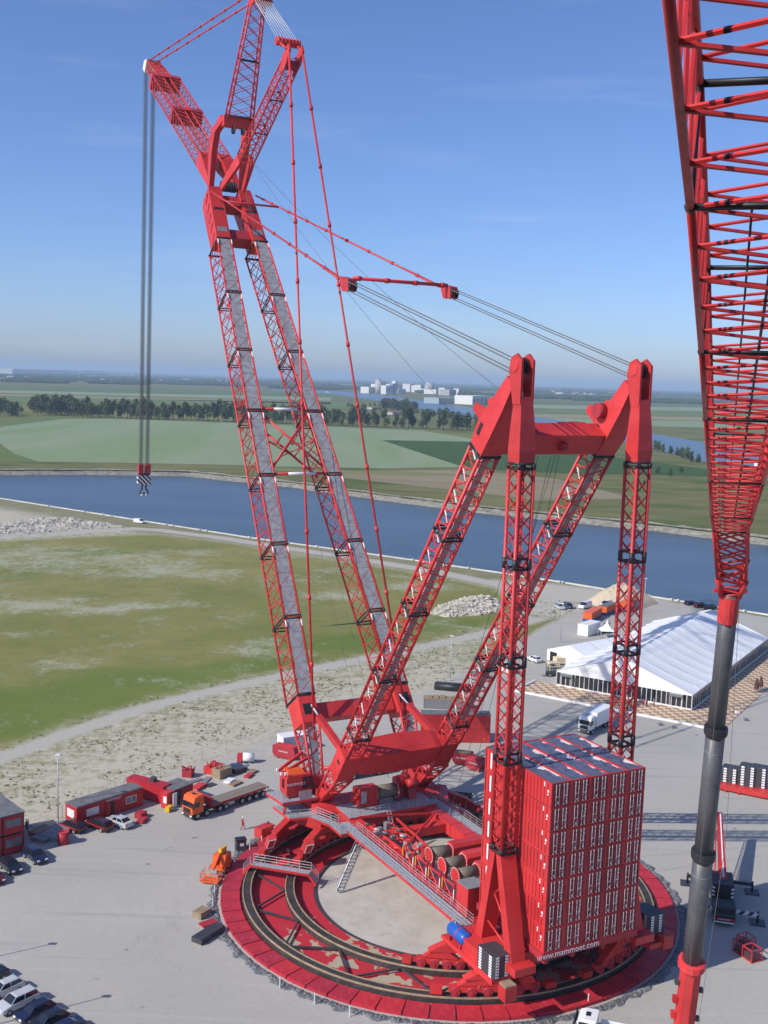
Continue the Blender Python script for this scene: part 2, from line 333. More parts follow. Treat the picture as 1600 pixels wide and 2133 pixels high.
# far land: from the far bank to the horizon
fx = np.concatenate([np.linspace(-14000, -420, 30)[:-1], np.linspace(-420, 700, 120), np.linspace(700, 14000, 30)[1:]])
fy = np.array([interp(BANK, max(-420, min(700, x))) for x in fx]); ft = np.linspace(0, 1, 60) ** 3
FV = np.stack([np.repeat(fx[:, None], 60, 1), fy[:, None] + (26000 - fy[:, None]) * ft[None, :], np.full((len(fx), 60), 0.0)], 2).reshape(-1, 3)
idx = np.arange(len(fx) * 60).reshape(len(fx), 60)
fc = np.stack([idx[:-1, :-1].ravel(), idx[1:, :-1].ravel(), idx[1:, 1:].ravel(), idx[:-1, 1:].ravel()], 1)
def land_mat(name, a, b_, sc, stretch=(1, 1, 1), rot=0.0, c3=None, c3r=(.6, .7), det=6):
    m = bpy.data.materials.new(name); m.use_nodes = True; nt = m.node_tree; L = nt.links.new; b = nt.nodes['Principled BSDF']
    geo = nn(nt, 'ShaderNodeNewGeometry'); mp = nn(nt, 'ShaderNodeMapping'); mp.inputs['Scale'].default_value = stretch; mp.inputs['Rotation'].default_value = (0, 0, rot)
    L(geo.outputs['Position'], mp.inputs[0])
    n = nn(nt, 'ShaderNodeTexNoise', i_Scale=sc, i_Detail=det, i_Roughness=.62); L(mp.outputs[0], n.inputs['Vector'])
    r = nn(nt, 'ShaderNodeValToRGB'); r.color_ramp.elements[0].position = .35; r.color_ramp.elements[1].position = .65
    r.color_ramp.elements[0].color = (*a, 1); r.color_ramp.elements[1].color = (*b_, 1); L(n.outputs['Fac'], r.inputs[0]); o = r.outputs[0]
    if c3:
        n2 = nn(nt, 'ShaderNodeTexNoise', i_Scale=sc * .4, i_Detail=6, i_Roughness=.6); L(mp.outputs[0], n2.inputs['Vector'])
        k = nn(nt, 'ShaderNodeMapRange'); k.inputs[1].default_value, k.inputs[2].default_value = c3r; L(n2.outputs['Fac'], k.inputs[0])
        mx = nn(nt, 'ShaderNodeMixRGB'); mx.inputs[2].default_value = (*c3, 1); L(k.outputs[0], mx.inputs[0]); L(o, mx.inputs[1]); o = mx.outputs[0]
    L(o, b.inputs['Base Color']); b.inputs['Roughness'].default_value = 1; b.inputs['Specular IOR Level'].default_value = .1
    return m
me = bpy.data.meshes.new('far_land'); me.from_pydata(FV.tolist(), [], fc.tolist())
me.materials.append(land_mat('rough_meadow', (.125, .135, .045), (.20, .185, .08), .02, (1, 2.2, 1), .1, (.09, .125, .035), (.5, .62)))
tag(bpy.data.objects.new('far_land', me), kind='structure'); COL.objects.link(bpy.data.objects['far_land'])

def sheet(name, pts, z, mt, sub=0, kind='structure'):
    P = pts if isinstance(pts[0], Vector) else GL(pts)
    mb = MB(); mb.add([(p.x, p.y, z) for p in P], [tuple(range(len(P)))])
    o = mb.build(name, mt, kind=kind); 
    if o.data.polygons[0].normal.z < 0: o.data.flip_normals()
    return o
# canal: one water sheet under the gap, one farther away
M['water'] = bpy.data.materials.new('canal_water'); M['water'].use_nodes = True
_n = M['water'].node_tree; _b = _n.nodes['Principled BSDF']; _b.inputs['Roughness'].default_value = .25
_g = nn(_n, 'ShaderNodeNewGeometry'); _m = nn(_n, 'ShaderNodeMapping'); _m.inputs['Scale'].default_value = (.55, 1.2, 1); _m.inputs['Rotation'].default_value = (0, 0, .5)
_w = nn(_n, 'ShaderNodeTexNoise', i_Scale=.5, i_Detail=8, i_Roughness=.65); _n.links.new(_g.outputs['Position'], _m.inputs[0]); _n.links.new(_m.outputs[0], _w.inputs['Vector'])
_m2 = nn(_n, 'ShaderNodeMapping'); _m2.inputs['Scale'].default_value = (1, 2.6, 1); _m2.inputs['Rotation'].default_value = (0, 0, .35); _n.links.new(_g.outputs['Position'], _m2.inputs[0])
_w2 = nn(_n, 'ShaderNodeTexNoise', i_Scale=.012, i_Detail=6, i_Roughness=.6); _n.links.new(_m2.outputs[0], _w2.inputs['Vector'])
_cr = nn(_n, 'ShaderNodeValToRGB'); _cr.color_ramp.elements[0].position = .35; _cr.color_ramp.elements[1].position = .68; _cr.color_ramp.elements[0].color = (.032, .056, .082, 1); _cr.color_ramp.elements[1].color = (.058, .088, .115, 1); _n.links.new(_w2.outputs['Fac'], _cr.inputs[0]); _n.links.new(_cr.outputs[0], _b.inputs['Base Color'])
_p = nn(_n, 'ShaderNodeBump', i_Strength=.55, i_Distance=.5); _n.links.new(_w.outputs['Fac'], _p.inputs['Height']); _n.links.new(_p.outputs[0], _b.inputs['Normal'])
mb = MB()
q = [(x, interp(QUAY, x)) for x in np.linspace(-420, 520, 60)]; k = [(x, interp(BANK, x)) for x in np.linspace(-420, 700, 60)]
mb.add([(a[0], a[1] - 3, WZ) for a in q] + [(a[0], a[1] + 12, WZ) for a in k], [(i, i + 1, 61 + i, 60 + i) for i in range(59)])
canal = mb.build('canal_water', M['water'], kind='structure')
# quay wall with pale coping, and the stone slope of the far bank
mb = MB(); mw = MB()
for i in range(59):
    a, b = q[i], q[i + 1]
    mb.beam((a[0], a[1] - .35, .06), (b[0], b[1] - .35, .06), 1.0, .5)
    mw.add([(a[0], a[1], -.1), (b[0], b[1], -.1), (b[0], b[1], -5), (a[0], a[1], -5)], [(0, 1, 2, 3)])
qw = mw.build('quay_wall', M['concrete'], kind='structure'); mb.build('coping', mat('pale_coping', (.62, .60, .55), .9, var=.2, scale=.2), qw)
mb = MB(); rows = 7; n = 260; bx = np.linspace(-420, 700, n); rng = np.random.RandomState(3); vs = []
for x in bx:
    y = interp(BANK, x)
    for j in range(rows): vs.append((x, y - 9 + j * 2.2 + rng.uniform(-.5, .5), -3.2 + j * .62 + rng.uniform(-.35, .35)))
mb.add(vs, [(i * rows + j, (i + 1) * rows + j, (i + 1) * rows + j + 1, i * rows + j + 1) for i in range(n - 1) for j in range(rows - 1)])
mb.build('stone_bank', mat('bank_stones', (.24, .225, .185), .95, var=.45, scale=.35, dirt=(.12, .14, .05), dirt_amt=.9), kind='structure')
# fields beyond the canal
FM = {
 'pale': land_mat('pale_barley', (.225, .285, .165), (.255, .31, .185), .03, (1, .12, 1), -.12, (.205, .28, .13), (.5, .6)),
 'dark': land_mat('dark_beet_field', (.05, .095, .03), (.06, .115, .038), .05),
 'brown': land_mat('dry_field', (.24, .20, .125), (.29, .245, .155), .02, (.5, 2, 1), .1, (.21, .20, .09), (.52, .62)),
 'mid': land_mat('mid_green_field', (.12, .17, .055), (.15, .20, .07), .01),
 'grass': land_mat('meadow_green', (.15, .165, .045), (.20, .195, .07), .015, (1, 2, 1), .1),
 'straw': land_mat('straw_field', (.27, .24, .13), (.31, .27, .16), .01),
 'teal': land_mat('far_green_field', (.10, .15, .06), (.12, .17, .07), .01)}
def field_s(pts, k, z): return sheet('field', pts, z, FM[k])
field_s([(-300, 905), (-60, 893), (0, 890), (42, 884), (130, 873), (227, 872), (487, 881), (683, 889), (878, 897), (1010, 918), (1020, 926), (965, 973), (810, 976), (570, 972), (487, 969), (292, 965), (78, 962), (30, 945), (0, 925), (-150, 905)], 'pale', .10)
field_s([(-600, 900), (-60, 880), (42, 872), (130, 866), (130, 873), (42, 884), (0, 895), (-5, 925), (25, 946), (75, 962), (-600, 964)], 'mid', .05)
field_s([(795, 917), (967, 920), (1130, 936), (1300, 955), (1475, 978), (1480, 992), (1100, 984), (965, 973)], 'dark', .15)
field_s([(560, 977), (810, 981), (965, 979), (1150, 996), (1330, 1040), (1120, 1042), (900, 1016), (700, 994)], 'brown', .08)
field_s([(878, 897), (1010, 905), (1060, 918), (1010, 918)], 'grass', .12)
for k, (a, b) in {'teal': ((804, 813), (811, 822)), 'pale': ((813, 822), (818, 829)), 'straw': ((821, 832), (824, 836)), 'mid': ((826, 838), (838, 850)), 'grass': ((840, 852), (862, 874))}.items():
    field_s([(-300, a[0] - 6), (0, a[0]), (690 if k != 'mid' else 1000, a[1] + 6), (690 if k != 'mid' else 1000, b[1] + 6), (0, b[0]), (-300, b[0] - 6)], k, .03)
for k, ys4 in (('pale', (843, 852, 850, 860)), ('mid', (852, 862, 861, 872)), ('straw', (862, 873, 868, 880)), ('pale', (869, 882, 880, 896)), ('teal', (835, 843, 842, 851))):
    field_s([(1100, ys4[0]), (1650, ys4[1]), (1650, ys4[3]), (1100, ys4[2])], k, .04 + ys4[0] * 1e-5)
canal2 = sheet('canal_water', [(560, 806), (680, 814), (760, 819), (830, 827), (900, 838), (1010, 853), (1116, 868), (1296, 896), (1357, 903), (1465, 922), (1700, 962), (1700, 1010), (1600, 985), (1468, 963), (1397, 945), (1330, 926), (1115, 887), (1000, 872), (930, 862), (860, 849), (760, 831), (690, 821), (560, 810)], .3, M['water'])
# ------------------------------------------------------------------ shared builders
def text_mesh(txt, size, name='lettering'):
    cu = bpy.data.curves.new(name, 'FONT'); cu.body = txt; cu.size = size; cu.align_x = 'CENTER'; cu.align_y = 'CENTER'; cu.extrude = 0.01; cu.resolution_u = 2
    o = bpy.data.objects.new(name, cu); COL.objects.link(o)
    dg = bpy.context.evaluated_depsgraph_get(); me = bpy.data.meshes.new_from_object(o.evaluated_get(dg)); me.name = name
    bpy.data.objects.remove(o); return me
def lettering(txt, size, loc, right, up, mt, parent):
    me = text_mesh(txt, size); me.materials.clear(); me.materials.append(mt)
    r = Vector(right).normalized(); u = Vector(up).normalized(); n = r.cross(u)
    me.transform(Matrix(((r.x, u.x, n.x, loc[0]), (r.y, u.y, n.y, loc[1]), (r.z, u.z, n.z, loc[2]), (0, 0, 0, 1))))
    o = bpy.data.objects.new('lettering', me); COL.objects.link(o); o.parent = parent; return o
def quadlerp(A, B, t): return [a.lerp(b, t) for a, b in zip(A, B)]
def frame4(c, wv, dv, w, d):   # corners: (+w,-d) (+w,+d) (-w,+d) (-w,-d)
    c, wv, dv = Vector(c), Vector(wv).normalized(), Vector(dv).normalized()
    return [c + wv * (w / 2) - dv * (d / 2), c + wv * (w / 2) + dv * (d / 2), c - wv * (w / 2) + dv * (d / 2), c - wv * (w / 2) - dv * (d / 2)]
def lace_face(mb, a0, b0, a1, b1, n, r, style, sides=4, off=0):
    # face between chord a (a0->a1) and chord b (b0->b1)
    for i in range(n):
        t0, t1 = i / n, (i + 1) / n; tm = (t0 + t1) / 2
        A0, A1, B0, B1 = a0.lerp(a1, t0), a0.lerp(a1, t1), b0.lerp(b1, t0), b0.lerp(b1, t1)
        if style == 'X': mb.tube(A0, B1, r, sides); mb.tube(B0, A1, r, sides)
        elif style == 'V': mb.tube(A0, b0.lerp(b1, tm), r, sides); mb.tube(b0.lerp(b1, tm), A1, r, sides)
        elif style == 'Z':
            if (i + off) % 2 == 0: mb.tube(A0, B1, r, sides)
            else: mb.tube(B0, A1, r, sides)
        elif style == 'H':
            mb.tube(A0, B0, r, sides)
            if (i + off) % 2 == 0: mb.tube(A0, B1, r, sides)
            else: mb.tube(B0, A1, r, sides)
def lattice(name, parent, A, B, nsec, bays, cr, lr, styles, mt=None, joint=None, joint_mat=None, jr=None, csides=8, label=None):
    """tapered box truss between corner quads A and B: chords are the part, lacing and joint frames its pieces"""
    mt = mt or M['red']; mb = MB()
    for i in range(4): mb.tube(A[i], B[i], cr, csides)
    part = mb.build(name, mt, parent, label)
    for k in range(nsec):
        Q0, Q1 = quadlerp(A, B, k / nsec), quadlerp(A, B, (k + 1) / nsec); ml = MB()
        for f in range(4):
            if styles[f]: lace_face(ml, Q0[f], Q0[(f + 1) % 4], Q1[f], Q1[(f + 1) % 4], bays[f] if isinstance(bays, (list, tuple)) else bays, lr, styles[f], 5, f)
        ml.build('lacing', mt, part)
    if joint:
        for k in joint:
            for dt in ((-.25, .25) if jr else (0,)):
                L_ = (B[0] - A[0]).length; t = k / nsec + dt * (jr or 0) / L_
                Q = quadlerp(A, B, min(1, max(0, t)))
                mj = MB() if dt <= 0 else mj
                for f in range(4): mj.tube(Q[f], Q[(f + 1) % 4], cr * .7, 6)
                if dt < 0: keep = Q
                if dt > 0:
                    for f in range(4):
                        mj.tube(keep[f], Q[f], cr * 1.35, 8)
            mj.build('joint_frame', joint_mat or M['black'], part)
    return part
def handrail(mb, pts, h=1.1, step=1.6, r=.03):
    for a, b in zip(pts[:-1], pts[1:]):
        a, b = Vector(a), Vector(b); L_ = (b - a).length; n = max(1, int(round(L_ / step)))
        for i in range(n + 1):
            p = a.lerp(b, i / n); mb.tube(p, p + V(0, 0, h), r, 4)
        for hh in (h, h * .66, h * .33): mb.tube(a + V(0, 0, hh), b + V(0, 0, hh), r, 4)
def platform(parent, poly, z, rail=None, th=.15, name='platform', edge=True):
    """grating deck with red edge beam; rail: list of polylines (index lists)"""
    P = [V(x, y, z) for x, y in poly]; mb = MB(); mb.prism([p - V(0, 0, th) for p in P], (0, 0, th))
    o = mb.build(name, M['grate_deck'], parent)
    if edge:
        me_ = MB(); n = len(P); c = sum(P, Vector()) / n
        for i in range(n): 
            a, b = P[i], P[(i + 1) % n]
            me_.beam(a - V(0, 0, .22), b - V(0, 0, .22), .12, .34)
        me_.build('edge_beam', M['red'], o)
    for rl in (rail or []):
        mr_ = MB(); handrail(mr_, [P[i % len(P)] for i in rl]); mr_.build('handrail', M['galv'], o)
    return o
def walkway(parent, p0, p1, w, name='walkway', rails=(1, -1)):
    p0, p1 = Vector(p0), Vector(p1); d = (p1 - p0).normalized(); s = V(-d.y, d.x, 0).normalized()
    mb = MB(); mb.beam(p0, p1, w, .08); o = mb.build(name, M['grate_deck'], parent)
    me_ = MB()
    for k in (1, -1): me_.beam(p0 + s * (k * (w / 2 + .05)) - V(0, 0, .12), p1 + s * (k * (w / 2 + .05)) - V(0, 0, .12), .1, .3)
    me_.build('edge_beam', M['red'], o)
    for k in rails:
        mr_ = MB(); handrail(mr_, [p0 + s * (k * (w / 2 - .04)), p1 + s * (k * (w / 2 - .04))]); mr_.build('handrail', M['galv'], o)
    return o
M['grate_deck'] = mat('deck_grating', (.36, .38, .40), .6, .2, var=.25, scale=3.0)

# ------------------------------------------------------------------ ring track
CX, CY, TH = 9.598, 135.244, 2.0597
def WL(u, v, z=0.0): return V(CX + math.cos(TH) * u - math.sin(TH) * v, CY + math.sin(TH) * u + math.cos(TH) * v, z)
ring = empty('ring_track', (CX, CY, 0), TH)
tag(ring, 'circular double rail track with red steel pads under the heavy ring crane', 'track')
def annulus(mb, r0, r1, z0, z1, n=128, a0=0.0, a1=2 * math.pi):
    full = abs(a1 - a0 - 2 * math.pi) < 1e-6; k = n if full else n + 1; vs = []
    for i in range(k):
        a = a0 + (a1 - a0) * i / n; c, s = math.cos(a), math.sin(a)
        vs += [(r0 * c, r0 * s, z0), (r1 * c, r1 * s, z0), (r1 * c, r1 * s, z1), (r0 * c, r0 * s, z1)]
    fs = []
    for i in range(n):
        j = (i + 1) % k if full else i + 1
        for q in range(4): fs.append((4 * i + q, 4 * i + (q + 1) % 4, 4 * j + (q + 1) % 4, 4 * j + q))
    if not full: fs += [(3, 2, 1, 0), (4 * n, 4 * n + 1, 4 * n + 2, 4 * n + 3)]
    return mb.add(vs, [tuple(reversed(f)) for f in fs])
NP = 64
M['rail'] = mat('grimy_rail_beam', (.05, .043, .042), .6, .2, var=.4, scale=.8, dirt=(.20, .16, .11), dirt_amt=.5)
pm = MB(); hw = math.pi / NP * .95
pm.prism([V(26.4, -26.4 * math.tan(hw), .02), V(28.75, -28.2 * math.tan(hw), .02), V(28.75, 28.2 * math.tan(hw), .02), V(26.4, 26.4 * math.tan(hw), .02)], (0, 0, .4))
pad_mesh = pm.mesh('pad')
pad_mats = [mat('red_pad_%d' % i, c, .6, var=.12, scale=.7, dirt=(.42, .28, .24), dirt_amt=.25) for i, c in enumerate([(.46, .018, .035), (.52, .02, .035), (.40, .018, .04)])]
for i in range(NP):
    o = bpy.data.objects.new('pad', pad_mesh); COL.objects.link(o); o.parent = ring
    o.rotation_euler = (0, 0, 2 * math.pi * (i + .35) / NP); o.location = (0, 0, random.uniform(-.02, .03))
    if not pad_mesh.materials: pad_mesh.materials.append(pad_mats[0])
    o.material_slots[0].link = 'OBJECT'; o.material_slots[0].material = pad_mats[random.choice((0, 0, 1, 1, 2))]
def sandy_red():
    m = bpy.data.materials.new('red_sheet_with_sand'); m.use_nodes = True; nt = m.node_tree; L = nt.links.new; b = nt.nodes['Principled BSDF']
    tc = nn(nt, 'ShaderNodeTexCoord'); n1 = nn(nt, 'ShaderNodeTexNoise', i_Scale=.42, i_Detail=5, i_Roughness=.55); L(tc.outputs['Object'], n1.inputs['Vector'])
    sx = nn(nt, 'ShaderNodeSeparateXYZ'); L(tc.outputs['Object'], sx.inputs[0])
    k = nn(nt, 'ShaderNodeMapRange'); L(sx.outputs[0], k.inputs[0]); k.inputs[1].default_value = 6; k.inputs[2].default_value = -3; k.inputs[3].default_value = -.3; k.inputs[4].default_value = .0
    a = nn(nt, 'ShaderNodeMath', operation='ADD'); L(n1.outputs['Fac'], a.inputs[0]); L(k.outputs[0], a.inputs[1])
    r = nn(nt, 'ShaderNodeMapRange'); L(a.outputs[0], r.inputs[0]); r.inputs[1].default_value = .52; r.inputs[2].default_value = .54
    n2 = nn(nt, 'ShaderNodeTexNoise', i_Scale=1.5, i_Detail=5); L(tc.outputs['Object'], n2.inputs['Vector'])
    r2 = nn(nt, 'ShaderNodeValToRGB'); r2.color_ramp.elements[0].color = (.36, .30, .20, 1); r2.color_ramp.elements[1].color = (.48, .42, .30, 1); L(n2.outputs['Fac'], r2.inputs[0])
    mx = nn(nt, 'ShaderNodeMixRGB'); mx.inputs[1].default_value = (.48, .02, .035, 1); L(r2.outputs[0], mx.inputs[2]); L(r.outputs[0], mx.inputs[0])
    L(mx.outputs[0], b.inputs['Base Color']); b.inputs['Roughness'].default_value = .7; return m
mb = MB(); annulus(mb, 17.1, 26.3, .02, .16); mb.build('ring_floor', sandy_red(), ring)
mb = MB(); annulus(mb, 16.75, 17.08, .01, .24); mb.build('inner_kerb', M['steel_dark'], ring)
for r0, r1 in ((24.95, 26.1), (19.55, 20.75)):
    mb = MB(); annulus(mb, r0 + .04, r1 - .04, .17, .92); rl = mb.build('rail_beam', M['rail'], ring)
    for rr in (r0, r1 - .16): mb = MB(); annulus(mb, rr, rr + .13, .82, 1.0); mb.build('rail_edge', M['tan'], rl)
NZ = 32
for i in range(NZ):
    a0, a1 = 2 * math.pi * i / NZ, 2 * math.pi * (i + 1) / NZ
    ra, rb = (20.7, 25.0) if i % 2 == 0 else (25.0, 20.7)
    mb = MB(); mb.beam((ra * math.cos(a0), ra * math.sin(a0), .55), (rb * math.cos(a1), rb * math.sin(a1), .55), .2, .2); mb.build('spreader_beam', M['steel_dark'], ring)
# sand bed inside and spoil around the ring
sm = mat('trampled_sand', (.47, .445, .385), .95, var=.14, scale=.25, dirt=(.30, .25, .18), dirt_amt=.55, bump=.4)
mb = MB(); mb.add([(16.74 * math.cos(t), 16.74 * math.sin(t), .03) for t in np.linspace(0, 2 * math.pi, 97)[:-1]], [tuple(range(96))])
mb.build('sand_bed', sm, kind='structure', loc=(CX, CY, 0), rz=TH)
def berm(name, r0, r1, a0, a1, n, h, mt, seed):
    rs = np.random.RandomState(seed); mb = MB(); k = 6; vs = []
    for i in range(n + 1):
        a = a0 + (a1 - a0) * i / n; wv = 1 + .35 * math.sin(i * .37 + seed) * math.sin(i * .11)
        for j in range(k):
            t = j / (k - 1); rr = r0 + (r1 - r0) * t * wv
            vs.append((rr * math.cos(a) + rs.uniform(-.1, .1), rr * math.sin(a) + rs.uniform(-.1, .1), max(.0, h * math.sin(math.pi * t) * rs.uniform(.35, 1.3)) + (0.02 if 0 < j < k - 1 else -.02)))
    mb.add(vs, [(i * k + j, (i + 1) * k + j, (i + 1) * k + j + 1, i * k + j + 1)[::-1] for i in range(n) for j in range(k - 1)])
    return mb.build(name, mt, kind='stuff', loc=(CX, CY, 0), rz=TH)
berm('plastic_sheeting_berm', 29.1, 30.2, R(20), R(155), 420, .22, mat('crumpled_grey_sheeting', (.12, .125, .135), .5, var=.5, scale=1.2, dirt=(.40, .36, .29), dirt_amt=.85), 1)
berm('plastic_sheeting_berm', 29.1, 30.2, R(155), R(300), 420, .2, mat('crumpled_sheeting', (.13, .13, .14), .5, var=.5, scale=1.2, dirt=(.42, .37, .28), dirt_amt=.8), 2)

# ------------------------------------------------------------------ the ring crane
crane = empty('ring_crane', (CX, CY, 0), TH)
tag(crane, 'huge red lattice ring crane with twin boom, jib and stacked container ballast', 'crane')
VY = V(0, 1, 0)
# boom legs
bd = V(.582, 0, .813); bn = V(.813, 0, -.582)      # along the boom, and forward/down normal
def boom_rear(z): return V(35.5 + (z - 29.6) * (42.9 / 59.9), 0, z)
def boom_v(z): return 7.13 - (z - 29.6) * (3.62 / 59.9)
def boom_frame(z, s, w=2.55, d=5.0):
    c = boom_rear(z) + V(0, s * boom_v(z), 0) + bn * (d / 2); return frame4(c, (0, 1, 0), bn, w, d)
for s in (1, -1):
    A, B = boom_frame(19.3, s), boom_frame(89.6, s)
    # faces: 0:+v side, 1: front, 2: -v side, 3: rear
    leg = lattice('boom_leg', crane, A, B, 7, (5, 4, 5, 5), .17, .075, ('V', 'X', 'V', 'H'), joint=range(0, 8), jr=1.0)
    for k in range(7):
        Q0, Q1 = quadlerp(A, B, (k + .03) / 7), quadlerp(A, B, (k + .97) / 7)
        mb = MB(); i0 = [Q0[0].lerp(Q0[3], .12), Q0[0].lerp(Q0[3], .88), Q1[0].lerp(Q1[3], .88), Q1[0].lerp(Q1[3], .12)]
        mb.prism([p - bn * .05 for p in i0], bn * .1); mb.build('walkway_panel', M['grate'], leg)
        for j in (0, 3):                             # white marked rail ends along the chords
            mh = MB(); a, b = Q1[j].lerp(Q0[j], .02), Q1[j].lerp(Q0[j], .11)
            mh.tube(a - bn * .2, b - bn * .2, .1, 6); mh.build('marker', M['white'], leg)
    # lower box and foot
    box = MB(); Q0, Q1 = boom_frame(16.0, s, 2.6, 3.8), boom_frame(19.2, s, 2.7, 4.4)
    box.loft([Q0, Q1]); bx = box.build('boom_foot_box', M['red'], crane)
    mb = MB(); a = [q.lerp(r_, .5) - bn * .03 for q, r_ in ((Q0[0], Q1[0]), (Q0[3], Q1[3]))]; mb.beam(a[0].lerp(a[1], .2), a[0].lerp(a[1], .8), .06, 1.6, up=bd); mb.build('hatch', M['black'], bx)
    foot = [V(22.6, s * 7.9, 6.7) + p for p in (V(0, .8, 0), V(1.2, .8, -.4), V(1.2, -.8, -.4), V(0, -.8, 0))]
    fl = lattice('boom_foot', crane, foot, boom_frame(16.0, s, 2.45, 3.7), 1, 3, .2, .09, ('V', 'X', 'V', 'V'))
    mb = MB(); Q0 = quadlerp(foot, boom_frame(16.0, s, 2.45, 3.7), .1); Q1 = quadlerp(foot, boom_frame(16.0, s, 2.45, 3.7), .92)
    mb.add([Q0[0].lerp(Q0[3], .2), Q0[0].lerp(Q0[3], .8), Q1[0].lerp(Q1[3], .8), Q1[0].lerp(Q1[3], .2)], [(0, 1, 2, 3)]); mb.build('walkway_panel', M['grate'], fl)
    mb = MB(); mb.prism([V(21.6, s * 7.9 - 1.0, 4.4), V(24.8, s * 7.9 - 1.0, 4.4), V(24.0, s * 7.9 - 1.0, 8.6), V(22.6, s * 7.9 - 1.0, 9.0)], (0, 2.0, 0)); mb.build('foot_bracket', M['red'], crane)
# cross members between the boom legs
def cross_tube(z0, z1, n, name='cross_tube'):
    a = boom_rear(z0) + V(0, boom_v(z0) - 1.2, 0) + bn * .3; b = boom_rear(z1) + V(0, -boom_v(z1) + 1.2, 0) + bn * .3
    mb = MB(); mb.tube(a, b, .22, 8); o = mb.build(name, M['red'], crane)
    mw = MB(); mw.tube(a.lerp(b, .28), a.lerp(b, .8 if z0 == z1 else .36), .235, 8); mw.build('marker', M['white'], o); return o
for z in (49.7, 59.9): cross_tube(z, z, 1)
for dd in (.3, 3.4):
    for q in (1, -1):
        a = boom_rear(59.0) + V(0, q * (boom_v(59) - 1.2), 0) + bn * dd; b = boom_rear(50.6) + V(0, -q * (boom_v(50.6) - 1.2), 0) + bn * dd
        mb = MB(); mb.tube(a, b, .2, 8); mb.build('cross_brace', M['red'], crane)
for q in (1, -1):
    for t in (.38, .62):
        a = boom_rear(59.0).lerp(boom_rear(50.6), t) + V(0, q * (1 - 2 * t) * boom_v(55), 0); mb = MB(); mb.tube(a + bn * .3, a + bn * 3.4, .12, 6); mb.tube(a + bn * 3.4, boom_rear(54.8) + V(0, q * (boom_v(55) - 1.2), 0) + bn * .2, .1, 6); mb.build('cross_strut', M['red'], crane)
mb = MB(); c = boom_rear(17.4) + bn * 2.0; mb.beam(c + V(0, -6.3, 0), c + V(0, 6.3, 0), 2.2, 2.4, up=bd); mb.build('boom_cross_beam', M['red'], crane)
mb = MB(); c = boom_rear(10.6) + bn * 1.6; mb.tube(c + V(0, -7, 0), c + V(0, 7, 0), .35, 10); mb.build('cross_tube', M['red'], crane)
# boom head
for s in (1, -1):
    Q = [boom_frame(89.6, s, 2.6, 3.9), boom_frame(94.5, s, 2.6, 4.3), boom_frame(98.6, s, 2.5, 4.6), boom_frame(99.6, s, 2.3, 3.6)]
    mb = MB(); mb.loft(Q); hb = mb.build('boom_head_cheek', M['red'], crane)
    for z_ in (91.2, 95.2):
        c = boom_rear(z_) + V(0, s * boom_v(z_), 0) - bn * .03; mb = MB(); mb.beam(c - VY * .9, c + VY * .9, .06, 1.2 if z_ < 93 else .5, up=bd); mb.build('hatch', M['black'] if z_ > 93 else M['grey'], hb)
    for k in range(5):
        z_ = 90.5 + k * 1.9; c = boom_rear(z_) + V(0, s * boom_v(z_) + (1.31 if s > 0 else 1.31), 0) + bn * 1.6; mb = MB(); mb.beam(c - bn * .9 + bd * .5, c + bn * .9 - bd * .5, .05, .16, up=(0, 1, 0)); mb.build('rib', M['red_dull'], hb)
for z_, hh in ((91.0, 2.0), (97.6, 2.2)):
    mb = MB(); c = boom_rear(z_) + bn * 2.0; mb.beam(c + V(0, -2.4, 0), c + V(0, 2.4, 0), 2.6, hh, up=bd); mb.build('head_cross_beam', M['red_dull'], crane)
mb = MB()
for k in range(6): mb.tube(V(86.5, -1.4 + k * .5, 99.9), V(86.5, -1.15 + k * .5, 99.9), 1.0, 14)
mb.build('sheave_set', M['steel_dark'], crane)
# portal carrying the jib mast
for s in (1, -1):
    mb = MB(); w = 1.0
    mb.loft([frame4((87.6, s * 3.0, 99.6), (0, 1, 0), (1, 0, 0), .9, 1.1), frame4((86.4, s * 3.05, 106.), (0, 1, 0), (1, 0, 0), 1.1, 2.0), frame4((85.3, s * 3.0, 109.2), (0, 1, 0), (1, 0, .2), 1.1, 2.4), frame4((82.3, s * 2.4, 111.2), (0, 1, 0), (.75, 0, .65), 1.1, 2.0)])
    mb.build('portal_leg', M['red'], crane)
mb = MB(); mb.beam((81.9, -2.9, 110.6), (81.9, 2.9, 110.6), 2.0, 1.8); pb = mb.build('portal_beam', M['red'], crane)
for q in (-.9, .9):
    mb = MB(); mb.tube((81.5, q - .15, 109.2), (81.5, q + .15, 109.2), .8, 12); mb.build('sheave', M['steel_dark'], pb)
# jib mast (upper strut)
A = frame4((80.9, 0, 111.4), (0, 1, 0), (.92, 0, .38), 4.7, 1.7); B = frame4((73.0, 0, 129.2), (0, 1, 0), (.92, 0, .38), 2.4, 1.5)
jm = lattice('jib_mast', crane, A, B, 2, (7, 5, 7, 5), .15, .065, ('X', 'X', 'X', 'X'), joint=(0, 1), joint_mat=M['black'])
mb = MB()
for s in (1, -1): mb.prism([V(73.9, s * 1.1 - .15, 128.6), V(72.2, s * 1.1 - .15, 128.2), V(71.3, s * 1.1 - .15, 131.2), V(72.6, s * 1.1 - .15, 131.6)], (0, .3, 0))
mb.beam((72.3, -1.4, 129.9), (72.3, 1.4, 129.9), .9, 1.0); mb.build('mast_head', M['red'], crane)
mb = MB(); mb.tube((70.6, -1.7, 128.6), (70.6, 1.7, 128.6), .55, 10); mb.build('sheave_block', M['red'], crane)
